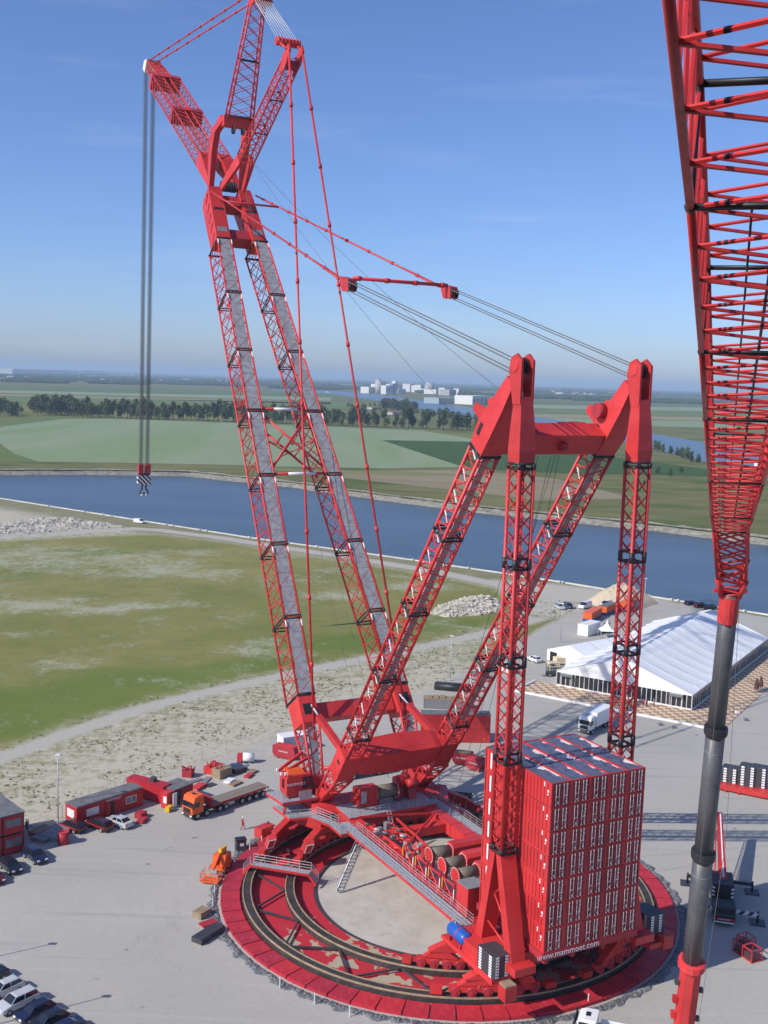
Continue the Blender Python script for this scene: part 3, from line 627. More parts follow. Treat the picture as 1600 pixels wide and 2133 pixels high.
# rear jib mast
A = frame4((77.6, 0, 103.4), (0, 1, 0), (.52, 0, .85), 2.5, 2.2); B = frame4((57.2, 0, 115.8), (0, 1, 0), (.52, 0, .85), 2.3, 1.9)
rm = lattice('rear_mast', crane, A, B, 3, (5, 5, 5, 5), .15, .07, ('X', 'X', 'X', 'X'), joint=(1, 2))
for s in (1, -1):
    mb = MB(); mb.beam((84.0, s * 2.1, 99.2), (77.4, s * 1.15, 103.4), .55, 1.2, h1=2.3, up=(.52, 0, .85)); mb.build('rear_mast_foot', M['red'], crane)
    mb = MB(); mb.prism([V(59.2, s * 1.15 - .15, 114.0), V(58.2, s * 1.15 - .15, 116.6), V(55.6, s * 1.15 - .15, 118.0), V(55.0, s * 1.15 - .15, 117.0), V(56.4, s * 1.15 - .15, 115.0)], (0, .3, 0)); mb.build('rear_mast_cheek', M['red'], crane)
mb = MB(); mb.beam((57.6, -1.2, 115.2), (57.6, 1.2, 115.2), 1.4, 1.2); mb.build('mast_head', M['red_dull'], crane)
mb = MB(); mb.tube((58.9, -2.1, 119.0), (58.9, 2.1, 119.0), .62, 10)
for k in range(7): mb.tube((58.9, -1.9 + k * .6, 119.0), (58.9, -1.8 + k * .6, 119.0), .75, 10)
mb.build('sheave_block', M['red'], crane)
for s in (1, -1):
    mb = MB(); mb.tube((58.7, s * 1.6, 118.8), (56.2, s * 1.2, 117.2), .22, 6); mb.build('link_bar', M['red'], crane)
mb = MB()
for k in range(16):
    y0 = -1.6 + 3.2 * k / 15; y1 = -1.95 + 3.9 * k / 15
    mb.tube((70.6 - .3 * (k % 2), y0, 128.4 + .3 * (k % 2)), (58.9, y1, 119.3 + .2 * (k % 2)), .05, 4, cap=False)
mb.build('rope_reeving', mat('pale_rope', (.42, .43, .44), .6), crane)
# jib
JA, JB = V(88.6, 0, 100.0), V(128.3, 0, 125.8); jd = (JB - JA).normalized(); jn = V(-jd.z, 0, jd.x)
for s in (1, -1):
    cA = JA + jd * 6.5 + jn * 1.5 + V(0, s * 1.85, 0); cB = JB + jn * 1.5 + V(0, s * 1.85, 0)
    jl = lattice('jib_leg', crane, frame4(cA, (0, 1, 0), jn, 2.3, 3.0), frame4(cB, (0, 1, 0), jn, 2.3, 3.0), 3, (6, 6, 6, 6), .14, .06, ('X', 'X', 'X', 'X'))
    mb = MB(); mb.loft([frame4(JA + V(0, s * 2.6, 0) - jd * .6, (0, 1, 0), jn, .8, .8), frame4(JA + jd * 6.6 + jn * 1.4 + V(0, s * 1.9, 0), (0, 1, 0), jn, 2.5, 3.1), frame4(JA + jd * 9 + jn * 1.4 + V(0, s * 1.9, 0), (0, 1, 0), jn, 2.4, 3.0)]); mb.build('jib_foot', M['red'], crane)
for t in (.62, 1.0):
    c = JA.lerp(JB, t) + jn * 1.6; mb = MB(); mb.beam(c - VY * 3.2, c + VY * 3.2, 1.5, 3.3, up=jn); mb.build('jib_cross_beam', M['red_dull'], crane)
    mb = MB(); mb.beam(c - VY * .9 + jd * .02, c + VY * .9 + jd * .02, 1.54, 3.35, up=jn); mb.build('centre_plate', M['red'], crane)  # brighter red plate around the middle of the cross beam
A = frame4(JB + jd * .7 + jn * 1.6, (0, 1, 0), jn, 3.4, 2.6); B = frame4(JB + jd * 11.0 + jn * 1.3, (0, 1, 0), jn, 2.8, 1.6)
jt = lattice('jib_tip', crane, A, B, 1, (4, 4, 4, 4), .15, .07, ('X', 'V', 'X', 'X'))
mb = MB()
for k in (-1.2, -.4, .4, 1.2): mb.beam(A[1].lerp(A[2], .5 + k / 3.4), B[1].lerp(B[2], .5 + k / 3.0), .3, .3, up=jn)
mb.build('tip_stringer', M['red'], jt)
tipc = JB + jd * 11.6 + jn * 1.0
mb = MB(); mb.prism([tipc + V(0, -1.6, 0) + jn * 1.6 - jd * .6, tipc + V(0, -1.6, 0) - jn * 1.6 - jd * .4, tipc + V(0, -1.6, 0) - jn * 1.3 + jd * 1.4, tipc + V(0, -1.6, 0) + jn * .6 + jd * 1.2], (0, 3.2, 0)); th_ = mb.build('jib_head_plate', M['white'], crane)
for k in range(5):
    mb = MB(); y = -1.3 + k * .62; mb.tube(tipc + V(0, y, 0) + jd * 1.0, tipc + V(0, y + .18, 0) + jd * 1.0, .95, 14); mb.build('sheave', M['steel_dark'], th_)
# pendants
def pendant(p0, p1, r, n, name='pendant', rk=None):
    p0, p1 = Vector(p0), Vector(p1); mb = MB(); mb.tube(p0, p1, r, 6); o = mb.build(name, M['red'], crane); d = (p1 - p0).normalized()
    for i in range(1, n):
        p = p0.lerp(p1, i / n); mk = MB(); mk.tube(p - d * .35, p + d * .35, rk or r * 1.7, 6); mk.build('pin_joint', M['red'], o)
    return o
for s in (1, -1):
    pendant(tipc + V(0, s * .9, 0) + jn * 1.3 - jd * .4, (72.2, s * 1.1, 130.4), .14, 9)
    pendant((55.6, s * 1.15, 117.2), (25.4, s * 7.6, 14.4), .19, 11)
    mb = MB(); mb.beam((25.4, s * 7.6, 14.6), (24.4, s * 7.7, 5.0), .5, .8); mb.build('pendant_anchor', M['red'], crane)
    pendant((83.6, s * 4.4, 98.4), (19.3, s * 7.75, 78.0), .15, 9)
    p0, p1 = V(83.6, s * 4.4, 98.4), V(19.3, s * 7.75, 78.0)
    for a, b in ((p0.lerp(p1, .05) + VY * .25, p0.lerp(p1, .22)), (p0.lerp(p1, .82), p0.lerp(p1, .985) + VY * .3), (p0.lerp(p1, .82), p0.lerp(p1, .985) - VY * .3)): mb = MB(); mb.tube(a, b, .13, 6); mb.build('pendant_fork', M['red'], crane)
    mb = MB(); mb.prism([V(19.6, s * 7.75 - .6, 78.6), V(16.8, s * 7.75 - .6, 78.1), V(16.6, s * 7.75 - .6, 76.5), V(18.6, s * 7.75 - .6, 76.6)], (0, 1.2, 0)); bl = mb.build('equaliser_block', M['red'], crane)
    for k in (-.55, .25):
        mb = MB(); mb.tube((17.0, s * 7.75 + k, 77.2), (17.0, s * 7.75 + k + .3, 77.2), .75, 12); mb.build('sheave', M['black'], bl)
    for k in (-.5, .5):
        for zz in (.55, -.55):
            mb = MB()
            for j in range(4): mb.tube((16.9, s * 7.75 + k + j * .06, 77.2 + zz), (-21.6, s * 7.67 + k + j * .06, 66.9 + zz * 1.1), .035, 4, cap=False)
            mb.build('luffing_rope', M['rope'], crane)
mb = MB(); mb.tube((17.6, -7.2, 78.3), (17.6, 7.2, 78.3), .24, 8); ob = mb.build('spreader_bar', M['red'], crane)
mk = MB()
for y in (-6.4, -2.2, 2.2, 6.4): mk.tube((17.6, y - .3, 78.3), (17.6, y + .3, 78.3), .34, 8)
mk.build('collar', M['red'], ob)
mb = MB(); p = V(83.6, 0, 98.4).lerp(V(19.3, 0, 78.0), .16); mb.tube(p + V(0, -4.9, 0), p + V(0, 4.9, 0), .18, 8); mb.build('spreader_bar', M['red'], crane)
# hoist ropes and thin control ropes
for q in (-.85, .85):
    mb = MB()
    for k in range(12):
        y = q + (k - 5.5) * .085; mb.tube(tipc + V(1.6 + .4 * (k % 3), y, -.4), (142.0 + .2 * (k % 3), y * .9, 43.2), .03, 4, cap=False)
    mb.build('hoist_rope', M['rope'], crane)
for a, b in (((74.0, .6, 103.0), (-6.0, 5.4, 61.5)), ((76.0, -.8, 103.0), (-6.0, -3.5, 62.8)), ((76.5, .3, 98.0), (19.0, 1.4, 9.0)), ((77.0, -.5, 97.0), (18.4, -1.0, 8.8)), ((-17.0, 1.2, 57.6), (14.0, -6.0, 7.0)), ((-16.6, -1.4, 57.6), (8.0, -5.2, 7.2)), ((-16.8, -.6, 57.4), (2.0, -3.0, 7.5)), ((-16.4, -2.0, 57.6), (-4.6, -2.2, 7.6))):
    mb = MB(); n = 8; pts = []
    for i in range(n + 1):
        t = i / n; p = Vector(a).lerp(Vector(b), t); p.z -= 6.0 * t * (1 - t) * (1.0 if a[2] > 90 else .2); pts.append(p)
    mb.path(pts, .032, 4); mb.build('control_rope', M['rope_dark'], crane)
# back-mast struts (inclined legs)
sd = V(6.68, 0, -9.64).normalized(); sn = V(sd.z, 0, -sd.x) * -1       # sn: up-forward normal
if sn.z < 0: sn = -sn
def strut_low(z): return V(-10.74 + (48.15 - z) * (6.68 / 9.64), 0, z)
def strut_frame(z, s, w=2.35, d=2.2):
    return frame4(strut_low(z) + V(0, s * 7.65, 0) + sn * (d / 2), (0, 1, 0), sn, w, d)
for s in (1, -1):
    A, B = strut_frame(17.9, s), strut_frame(57.6, s)
    lattice('strut_lower_leg', crane, strut_frame(14.9, s), strut_frame(17.8, s), 1, 2, .2, .08, ('V', 'V', 'V', 'V'))
    leg = lattice('strut_leg', crane, A, B, 4, (6, 6, 6, 6), .2, .08, ('V', 'V', 'V', 'V'), joint=(0, 1, 2, 3, 4), jr=1.0)
    mb = MB(); a, b = strut_low(18.5) + V(0, s * 7.65 - .35, 0) + sn * .75, strut_low(57.0) + V(0, s * 7.65 - .35, 0) + sn * .75
    mb.beam(a, b, .95, .08, up=sn); mb.build('walkway_panel', M['grate'], leg)
    for k in range(16):
        mw = MB(); t = (k + .6) / 16; Q = quadlerp(A, B, t); Q2 = quadlerp(A, B, min(1, t + .028)); mw.tube(Q[0].lerp(Q2[1], .25), Q[0].lerp(Q2[1], .8), .085, 5); mw.build('marker', M['white'], leg)
    # lower strut: box plus short lattice to the foot
    ft = [V(21.6, s * 7.9, 5.6) + p for p in (V(-.6, .7, 0), V(.6, .7, .3), V(.6, -.7, .3), V(-.6, -.7, 0))]
    lf = lattice('strut_foot', crane, ft, strut_frame(10.6, s, 2.5, 2.4), 1, 4, .22, .1, ('V', 'V', 'V', 'V'))
    mb = MB(); Qf = quadlerp(ft, strut_frame(10.6, s, 2.5, 2.4), .42); mb.loft([ft, Qf]); mb.build('foot_plate', M['red'], lf)
    mb = MB(); mb.loft([strut_frame(10.6, s, 2.6, 2.5), strut_frame(14.8, s, 2.6, 2.5)])
    sb = mb.build('strut_box', M['red'], crane)
    mb = MB(); mb.beam(strut_low(13.2) + V(0, s * 7.65 + 1.31, 0) + sn * .8, strut_low(13.2) + V(0, s * 7.65 + 1.31, 0) + sn * 1.5, .04, .5, up=sd); mb.build('hatch', M['black'], sb)
    # hydraulic raising cylinder from boom foot to strut
    mb = MB(); mb.beam((24.5, s * 7.4, 17.0), (16.0, s * 7.5, 14.6), .8, .9); mb.build('raising_arm', M['red'], crane)
    mb = MB(); mb.tube((30.5, s * 7.2, 19.0), (24.3, s * 7.4, 17.1), .16, 8); mb.build('cylinder_rod', M['galv'], crane)
mb = MB(); c0 = strut_low(13.3) + sn * 1.3
def gsec(y, w, h): return [c0 + V(0, y, 0) + sd * a + sn * b for a, b in ((-w, -h), (w, -h), (w, h), (-w, h))]
mb.loft([gsec(-6.6, 1.6, 1.1), gsec(-5.2, 2.0, 1.5), gsec(0, 2.2, 1.7), gsec(5.2, 2.0, 1.5), gsec(6.6, 1.6, 1.1)]); mb.build('strut_cross_girder', M['red'], crane)
# mast legs (vertical)
for s in (1, -1):
    def mf(z, w=1.75, d=1.85): return frame4((-23.0, s * 7.56, z), (0, 1, 0), (1, 0, 0), w, d)
    # frame order: (+v,-u),(+v,+u),(-v,+u),(-v,-u)
    lattice('mast_leg', crane, mf(16.4), mf(57.3), 4, (6, 6, 6, 6), .19, .065, ('X', 'X', 'X', 'X'), joint=(0, 1, 2, 3, 4), jr=2.2)
    # flared box legs under the mast
    for q in (1, -1):
        mb = MB(); mb.loft([frame4((-23.6 + q * 2.9, s * 7.9, 6.0), (0, 1, 0), (1, 0, 0), 1.7, 1.3), frame4((-23.0 + q * .55, s * 7.6, 16.2), (0, 1, 0), (1, 0, 0), 1.9, .9)]); mb.build('mast_foot_leg', M['red'], crane)
    mb = MB(); mb.tube((-25.2, s * 8.2, 9.0), (-22.4, s * 8.0, 11.4), .12, 6); mb.tube((-22.4, s * 8.0, 11.4), (-24.2, s * 7.9, 13.4), .12, 6); mb.tube((-21.4, s * 8.2, 8.2), (-25.6, s * 8.2, 6.8), .12, 6); mb.build('foot_brace', M['red'], crane)
    # mast head column and cheek plates
    mb = MB(); fr = lambda z, w, d, u: frame4((u, s * 7.6, z), (0, 1, 0), (1, 0, 0), w, d)
    mb.loft([fr(57.4, 1.85, 1.95, -23.0), fr(58.6, 2.0, 2.05, -23.0), fr(61.6, 1.7, 1.7, -22.95), fr(64.0, 1.35, 1.25, -22.85)]); mh = mb.build('mast_head_column', M['red'], crane)
    for q in (-.7, .7):
        mb = MB(); y = s * 7.62 + q; mb.prism([V(-23.5, y - .12, 63.2), V(-22.2, y - .12, 63.2), V(-21.3, y - .12, 66.6), V(-21.6, y - .12, 67.9), V(-22.6, y - .12, 68.3), V(-23.5, y - .12, 67.6)], (0, .24, 0)); mb.build('head_cheek', M['red'], mh)
        mb = MB(); mb.tube((-22.3, y - .2, 67.1), (-22.3, y + .2, 67.1), .62, 12); mb.build('pin_boss', M['red'], mh)
    for k in (-.35, .05, .4):
        mb = MB(); mb.tube((-22.3, s * 7.6 + k - .1, 67.1), (-22.3, s * 7.6 + k + .1, 67.1), .8, 14); mb.build('sheave', M['black'], mh)
    # strut head: tapered box from the strut up to the peak
    sec = lambda p, w, d: frame4(p, (0, 1, 0), sn, w, d)
    p0 = strut_low(57.6) + V(0, s * 7.65, 0) + sn * 1.1
    mb = MB(); mb.loft([sec(p0, 2.5, 2.4), sec(p0 - sd * 2.6, 2.7, 2.9), sec(p0 - sd * 6.0, 1.9, 2.2), sec(V(-21.3, s * 7.62, 65.6), 1.25, 1.5)]); sh = mb.build('strut_head', M['red'], crane)
    mb = MB(); mb.beam(p0 + V(0, 1.37, 0) - sd * 1.6 + sn * .6, p0 + V(0, 1.37, 0) - sd * 3.0 + sn * .6, .5, .06, up=(0, 1, 0)); mb.build('hatch', M['black'], sh)
    mb = MB(); mb.tube((-18.2, s * 7.62 - .85, 63.2), (-18.2, s * 7.62 + .85, 63.2), .55, 12); mb.build('pin_boss', M['red'], sh)
    mb = MB(); mb.prism([V(-15.2, s * 7.6 - .1, 61.2), V(-13.6, s * 7.6 - .1, 62.4), V(-14.2, s * 7.6 - .1, 63.2), V(-16.6, s * 7.6 - .1, 62.4)], (0, .2, 0)); mb.build('lug', M['red'], sh)
p0 = strut_low(58.9) + sn * 1.0
mb = MB(); mb.beam(p0 + V(0, -6.4, 0), p0 + V(0, 6.4, 0), 2.6, 2.2, up=sn); hb = mb.build('head_beam', M['red'], crane)
mb = MB(); mb.prism([p0 + V(0, -5, 0) + sn * 1.1 - sd * 1.2, p0 + V(0, -5, 0) + sn * 1.1 + sd * 1.0, p0 + V(0, -2.2, 0) + sn * 1.1 + sd * 1.0, p0 + V(0, -1.2, 0) + sn * 1.1 - sd * 1.2], sn * .35); mb.build('stiffener_plate', M['red'], hb)
for y in (-4.2,):
    mb = MB(); mb.tube(p0 + V(0, y - .5, 0) + sn * 1.9, p0 + V(0, y + .5, 0) + sn * 1.9, .75, 12); mb.build('sheave_block', M['red_dull'], hb)
mb = MB(); mb.tube(p0 + V(0, -1.2, 0) - sn * 1.4, p0 + V(0, -.5, 0) - sn * 1.4, .5, 10); mb.build('lower_sheave', M['red_dull'], hb)
mb = MB(); mb.tube((-17.9, -6.5, 62.6), (-17.9, -5.6, 62.6), .85, 12); mb.build('sheave_block', M['red_dull'], crane)
# ------------------------------------------------------------------ crane base: girders, bogies, decks, winches
for s in (1, -1):
    mb = MB(); mb.bb(-24, 21.5, s * 6.0 - .85, s * 6.0 + .85, 3.5, 5.2); gd = mb.build('main_girder', M['red'], crane)
    for k in range(12):
        mb = MB(); mb.bb(-21 + k * 3.6, -20.7 + k * 3.6, s * 6.0 - .92, s * 6.0 + .92, 3.48, 5.26); mb.build('stiffener', M['red'], gd)
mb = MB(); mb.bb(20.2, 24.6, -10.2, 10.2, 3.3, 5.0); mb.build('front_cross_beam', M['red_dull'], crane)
mb = MB(); mb.bb(-23.6, -20.2, -10.4, 10.4, 3.6, 6.0); mb.build('rear_cross_beam', M['red'], crane)
mb = MB(); mb.bb(-25.6, -24.3, -9.0, 9.0, 4.4, 5.9); mb.build('rear_cross_beam', M['red'], crane)
mb = MB(); mb.bb(9.0, 10.4, -5.1, 5.1, 3.7, 4.9); mb.build('cross_beam', M['red'], crane)
for s in (1, -1):
    mb = MB(); mb.prism([V(18.5, s * 8.4 - 1.6, 4.9), V(26.0, s * 8.4 - 1.6, 4.9), V(25.2, s * 8.4 - 1.6, 6.3), V(19.6, s * 8.4 - 1.6, 5.9)], (0, 3.2, 0)); mb.build('foot_pedestal', M['red'], crane)
    for q in (-.95, .95):
        mb = MB(); mb.prism([V(20.2, s * 7.9 + q - .12, 5.6), V(25.6, s * 7.9 + q - .12, 5.6), V(23.6, s * 7.9 + q - .12, 8.4), V(21.2, s * 7.9 + q - .12, 7.6)], (0, .24, 0)); mb.build('hinge_plate', M['red'], crane)
    mb = MB(); mb.bb(-28.4, -18.4, s * 7.9 - 1.3, s * 7.9 + 1.3, 5.2, 6.05); mb.build('mast_base_plate', M['red'], crane)
def polar(r, a, z=0): return V(r * math.cos(a), r * math.sin(a), z)
RZ = 1.0
def bogie(arcs, ac):
    body = MB()
    for r, a0, a1 in arcs:
        n = max(4, int(round((a1 - a0) * r / 1.42)) // 2 * 2)
        for i in range(0, n, 2):
            b0, b1 = a0 + (a1 - a0) * (i + .1) / n, a0 + (a1 - a0) * (i + 1.9) / n
            body.beam(polar(r, b0, 1.75), polar(r, b1, 1.75), .72, .62)
            if i % 4 == 0 and i + 2 < n + 1:
                c0, c1 = a0 + (a1 - a0) * (i + .6) / n, a0 + (a1 - a0) * min(n - .4, i + 3.4) / n
                p, q = polar(r, c0, 2.15), polar(r, c1, 2.15); t = polar(1, (c0 + c1) / 2) * .4
                m1, m2 = p.lerp(q, .3) + V(0, 0, .85), p.lerp(q, .7) + V(0, 0, .85)
                body.prism([p - t, q - t, m2 - t, m1 - t], t * 2)
        p, q = polar(r, a0 + (a1 - a0) * .16, 2.9), polar(r, a0 + (a1 - a0) * .84, 2.9); t = polar(1, (a0 + a1) / 2) * .55
        body.prism([p - t, q - t, p.lerp(q, .68) + V(0, 0, 1.0) - t, p.lerp(q, .32) + V(0, 0, 1.0) - t], t * 2)
    rs = [a[0] for a in arcs]
    body.beam(polar(min(rs) - .6, ac, 4.0), polar(max(rs) + .5, ac, 4.0), 2.4, 1.1)
    o = body.build('bogie', M['red'], crane)
    for r, a0, a1 in arcs:
        n = max(4, int(round((a1 - a0) * r / 1.42)) // 2 * 2)
        for i in range(n):
            a = a0 + (a1 - a0) * (i + .5) / n; mb = MB(); t = polar(1, a)
            mb.tube(polar(r - .52, a, RZ + .5), polar(r + .52, a, RZ + .5), .5, 14)
            mb.tube(polar(r + .5, a, RZ + .5), polar(r + .62, a, RZ + .5), .2, 8); mb.build('wheel', M['red_dull'], o)
        for q in (a0 + (a1 - a0) * .5,):
            mb = MB(); mb.tube(polar(r, q, 3.6), polar(r, q, 4.7), .45, 10); mb.tube(polar(r, q, 4.0), polar(r, q, 4.3), .62, 10); mb.build('king_pin', M['red'], o)
        for q in (a0 - .02, a1 + .02):
            mb = MB(); mb.beam(polar(r, q, 1.5), polar(r, q + (.05 if q > a0 else -.05), 1.5), .9, .7); mb.build('rail_guard', M['red'], o)
    return o
bogie([(25.5, R(13), R(43)), (20.15, R(11), R(46))], R(28)); bogie([(25.5, R(-43), R(-13)), (20.15, R(-46), R(-11))], R(-28))
bogie([(25.5, R(149), R(172)), (20.15, R(139), R(163))], R(160)); bogie([(25.5, R(188), R(211)), (20.15, R(197), R(221))], R(200))
# signal boxes on the bogies with white triangles
for u, v in ((16.9, 17.9), (13.5, 13.9)):
    mb = MB(); mb.prism([V(u - .5, v - .6, 2.4), V(u - .5, v + .5, 2.4), V(u - .9, v + .3, 3.8), V(u - .9, v - .9, 3.8)], (1.6, -.5, 0)); bx = mb.build('bogie_end_box', M['red'], crane)
    mb = MB(); P = [V(u - .56, v - .5, 2.5), V(u - .56, v + .4, 2.5), V(u - .94, v + .2, 3.7), V(u - .94, v - .8, 3.7)]
    for a, b in zip(P, P[1:] + P[:1]): mb.tube(a, b, .05, 4)
    mb.build('white_outline', M['white'], bx)
# decks and walkways
platform(crane, [(11.0, 7.1), (14.6, 7.1), (14.6, 9.9), (11.0, 9.9)], 5.15, [(1, 2, 3, 0)])
walkway(crane, (14.4, 9.2, 5.1), (18.8, 10.6, 4.95), 1.3)
platform(crane, [(18.4, 9.6), (23.6, 9.6), (24.2, 14.2), (19.2, 13.8)], 4.9, [(0, 3, 2)])
platform(crane, [(20.4, 9.2), (25.0, 9.2), (25.0, 15.0), (20.4, 14.4)], 6.75, [(3, 2)], name='cab_deck')
for u, v in ((21, 10), (24.4, 10), (21, 13.8)):
    mb = MB(); mb.tube((u, v, 4.9), (u, v, 6.7), .28 if v > 13 else .15, 8); mb.build('cab_deck_post', M['red'], crane)
walkway(crane, (11.4, 8.1, 5.3), (-17.6, 8.1, 5.55), 1.5)
walkway(crane, (18.5, -8.2, 4.6), (-14.0, -8.2, 4.9), 1.5)
platform(crane, [(14.6, -6.8), (19.4, -6.8), (19.4, 6.8), (14.6, 6.8)], 5.5, [(0, 3)], name='winch_deck')
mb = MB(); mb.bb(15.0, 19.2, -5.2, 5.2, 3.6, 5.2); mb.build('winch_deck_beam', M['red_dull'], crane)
# stairs from the left walkway to the ground inside the ring and a ladder
st = MB(); a, b = V(7.0, 9.2, 5.2), V(5.4, 12.6, .3); d = (b - a)
for k in (-.45, .45): st.beam(a + V(0, k, 0), b + V(0, k, 0), .08, .28)
for i in range(14): p = a.lerp(b, i / 13); st.box(p, (.3, .95, .05))
so_ = st.build('stairway', M['galv'], crane); mb = MB()
for k in (-.45, .45): mb.tube(a + V(0, k, 1), b + V(0, k, 1), .03, 4); [mb.tube(a.lerp(b, t) + V(0, k, 0), a.lerp(b, t) + V(0, k, 1), .03, 4) for t in (0, .33, .66, 1)]
mb.build('handrail', M['galv'], so_)
mb = MB()
for k in (0, .55): mb.beam((14.2, 1.3 - k, 5.7), (12.6, 1.3 - k, 2.8), .07, .12)
for i in range(10): p = V(14.2, 1.03, 5.7).lerp(V(12.6, 1.03, 2.8), i / 9); mb.beam(p - VY * .27, p + VY * .27, .1, .06)
mb.build('ladder', M['galv'], crane)
# gangway in front of the left bogie, above the rails
g0, g1 = V(14.2, 21.2, 1.9), V(8.6, 15.4, 1.9); walkway(crane, g0, g1, 1.1, name='gangway', rails=(1,))
for p in (g0, g1):
    d = (g1 - g0).normalized(); n_ = V(-d.y, d.x, 0); q = p + (d if p is g1 else -d) * 1.0 - V(0, 0, 1.2)
    walkway(crane, p, q, 1.0, name='gangway_step', rails=(1,))
# winches
def winch(u, v, z, r=.8, L_=3.0, rad2=1.02, axis=-1, body=5.0):
    mb = MB(); mb.tube((u, v, z), (u, v + axis * L_, z), r, 24); w = mb.build('winch_drum', M['drum'], crane)
    for q in (0, axis * L_):
        mb = MB(); mb.tube((u, v + q, z), (u, v + q + .12, z), rad2, 26); mb.build('flange', M['red'], w)
        mb = MB()
        for i in range(22):
            a = 2 * math.pi * i / 22; mb.box((u + math.cos(a) * (rad2 - .06), v + q + .09, z + math.sin(a) * (rad2 - .06)), (.1, .13, .1))
        mb.build('white_marks', M['white'], w, kind='stuff')
    if body:
        mb = MB(); y = v + axis * L_; mb.loft([[V(u + a * .95, yy, z + b) for a, b in ((-1, -1.2), (1, -1.2), (1, .7), (.6, 1.1), (-.6, 1.1), (-1, .7))] for yy in (y, y + axis * body)]); mb.build('winch_housing', M['red'], w)
    for y0, y1 in ((v - .3, v + .1), (v + axis * (L_ + .3), v + axis * (L_ - .1))): mb = MB(); mb.bb(u - .8, u + .8, y0, y1, 5.0, z); mb.build('winch_bearing', M['red_dull'], w)
for u in (-1.6, -4.8, -7.9): winch(u, 3.7, 6.35)
winch(-11.0, 3.5, 6.35, .8, 2.6, 1.0)
winch(18.2, 1.2, 7.0, 1.0, 3.4, 1.2, -1, 0)
mb = MB(); mb.loft([[V(18.2 + a, y, 7.1 + b) for a, b in ((-1.1, -1.5), (1.1, -1.5), (1.1, .9), (.6, 1.2), (-1.1, 1.2))] for y in (1.3, 4.2)]); wh = mb.build('power_pack_housing', M['red'], crane)
mb = MB(); mb.bb(17.06, 17.12, 3.1, 3.9, 6.2, 7.9); mb.build('side_panel', M['galv'], wh)
for k, (u, v) in enumerate(((19.4, -3.2), (20.4, -4.4), (18.4, -4.6))):
    mb = MB(); mb.prism([V(u - 1, v - .6, 5.5), V(u + 1, v - .6, 5.5), V(u + .7, v - .6, 8.2 - .3 * k), V(u - .2, v - .6, 8.6 - .3 * k)], (0, 1.2, 0)); mb.tube((u - .4, v - .8, 7.6), (u - .4, v + .8, 7.6), .7, 12); mb.build('winch_frame', M['red'], crane)
# machinery and trusses between the girders
for q in (2.2, 4.9):
    A = frame4((12.5, q, 4.6), (0, 1, 0), (0, 0, 1), .7, 1.0); B = frame4((0.5, q, 4.6), (0, 1, 0), (0, 0, 1), .7, 1.0)
    lattice('machinery_truss', crane, A, B, 1, 6, .09, .05, ('V', 'V', 'V', 'V'))
rs = random.Random(5)
for i in range(26):
    u, v = rs.uniform(1.0, 12.5), rs.uniform(2.0, 5.6); mb = MB()
    if i % 3: mb.bb(u - rs.uniform(.2, .5), u + rs.uniform(.2, .5), v - .25, v + .3, 4.6, 5.2 + rs.uniform(.1, .7))
    else: mb.tube((u, v - .4, 5.4), (u + .5, v + .4, 5.5), .18, 8)
    mb.build('hydraulic_unit', (M['grey'], M['red'], M['steel_dark'], M['galv'])[i % 4], crane)
for a, b in (((12.8, 6.4, 6.3), (11.4, -4.6, 5.6)), ((11.4, -4.6, 5.5), (3.0, 5.0, 5.4)), ((13, 5.2, 5.2), (2, 5.4, 5.7)), ((12, 1.0, 5.5), (1.5, 1.6, 5.4))):
    mb = MB(); mb.beam(a, b, .22, .26); mb.build('brace_bar', M['red'], crane)
for k, u in enumerate((0.2, -3.0, -6.2, -9.4)):
    mb = MB(); z0, z1 = 5.2, 7.3
    P = [V(u, 6.4, z0), V(u - 2.5, 6.4, z0), V(u - 2.5, 6.4, z1), V(u, 6.4, z1)]
    for a, b in zip(P, P[1:] + P[:1]): mb.beam(a, b, .16, .16)
    mb.tube(P[3], P[1], .07, 5); mb.tube(P[0], P[0] + V(0, -1.8, .8), .07, 5); fo = mb.build('guard_frame', M['red'], crane)
    mb = MB(); mb.tube(P[1] + V(-.1, .12, .6), P[2] + V(-.1, .12, -.4), .09, 5); mb.build('white_post', M['white'], fo)
    mb = MB(); mb.tube(P[3] + V(.02, .12, -1.2), P[3] + V(.02, .12, 0), .07, 5); mb.build('yellow_post', M['yellow'], fo)
mb = MB(); mb.bb(-15.6, -13.2, 4.6, 6.9, 5.3, 8.6); eb = mb.build('electric_cabinet', M['red'], crane)
mb = MB(); mb.bb(-15.65, -13.15, 4.55, 6.95, 8.61, 8.7); mb.build('cabinet_roof', M['grey'], eb)
# operator cab
cab = MB(); u0, u1, v0, v1, z0, z1 = 21.4, 24.0, 9.7, 13.4, 6.95, 10.0
cab.prism([V(u0, v0, z0), V(u0, v1 - .2, z0), V(u0, v1, z0 + .5), V(u0, v1, z1 - .3), V(u0, v1 - .25, z1), V(u0, v0, z1)], (u1 - u0, 0, 0)); co = cab.build('operator_cab', M['red'], crane)
mb = MB(); mb.bb(u0 - .04, u0 + .02, v0 + .05, v0 + 1.35, z0 + 1.0, z1 - .35); mb.bb(u0, u1 - .3, v0 - .04, v0 + .02, z0 + 1.0, z1 - .35); mb.build('window', M['glass'], co)
mb = MB(); mb.bb(u0 + .9, u0 + 1.6, v1 - .02, v1 + .04, z0 + 1.0, z1 - .7); mb.build('window', M['glass'], co)
lettering('MAMMOET', .58, (u0 - .03, 12.0, 8.7), (0, -1, 0), (0, 0, 1), M['white'], co)
mb = MB(); mb.prism([V(u0 + .4, v0 + .8, z1 + .02), V(u0 + .4, v1 - .3, z1 + .02), V(u0 + .9, v1 - .5, z1 + .55), V(u0 + .9, v0 + 1.0, z1 + .55)], (1.4, 0, 0)); mb.build('roof_unit', M['orange'], co)
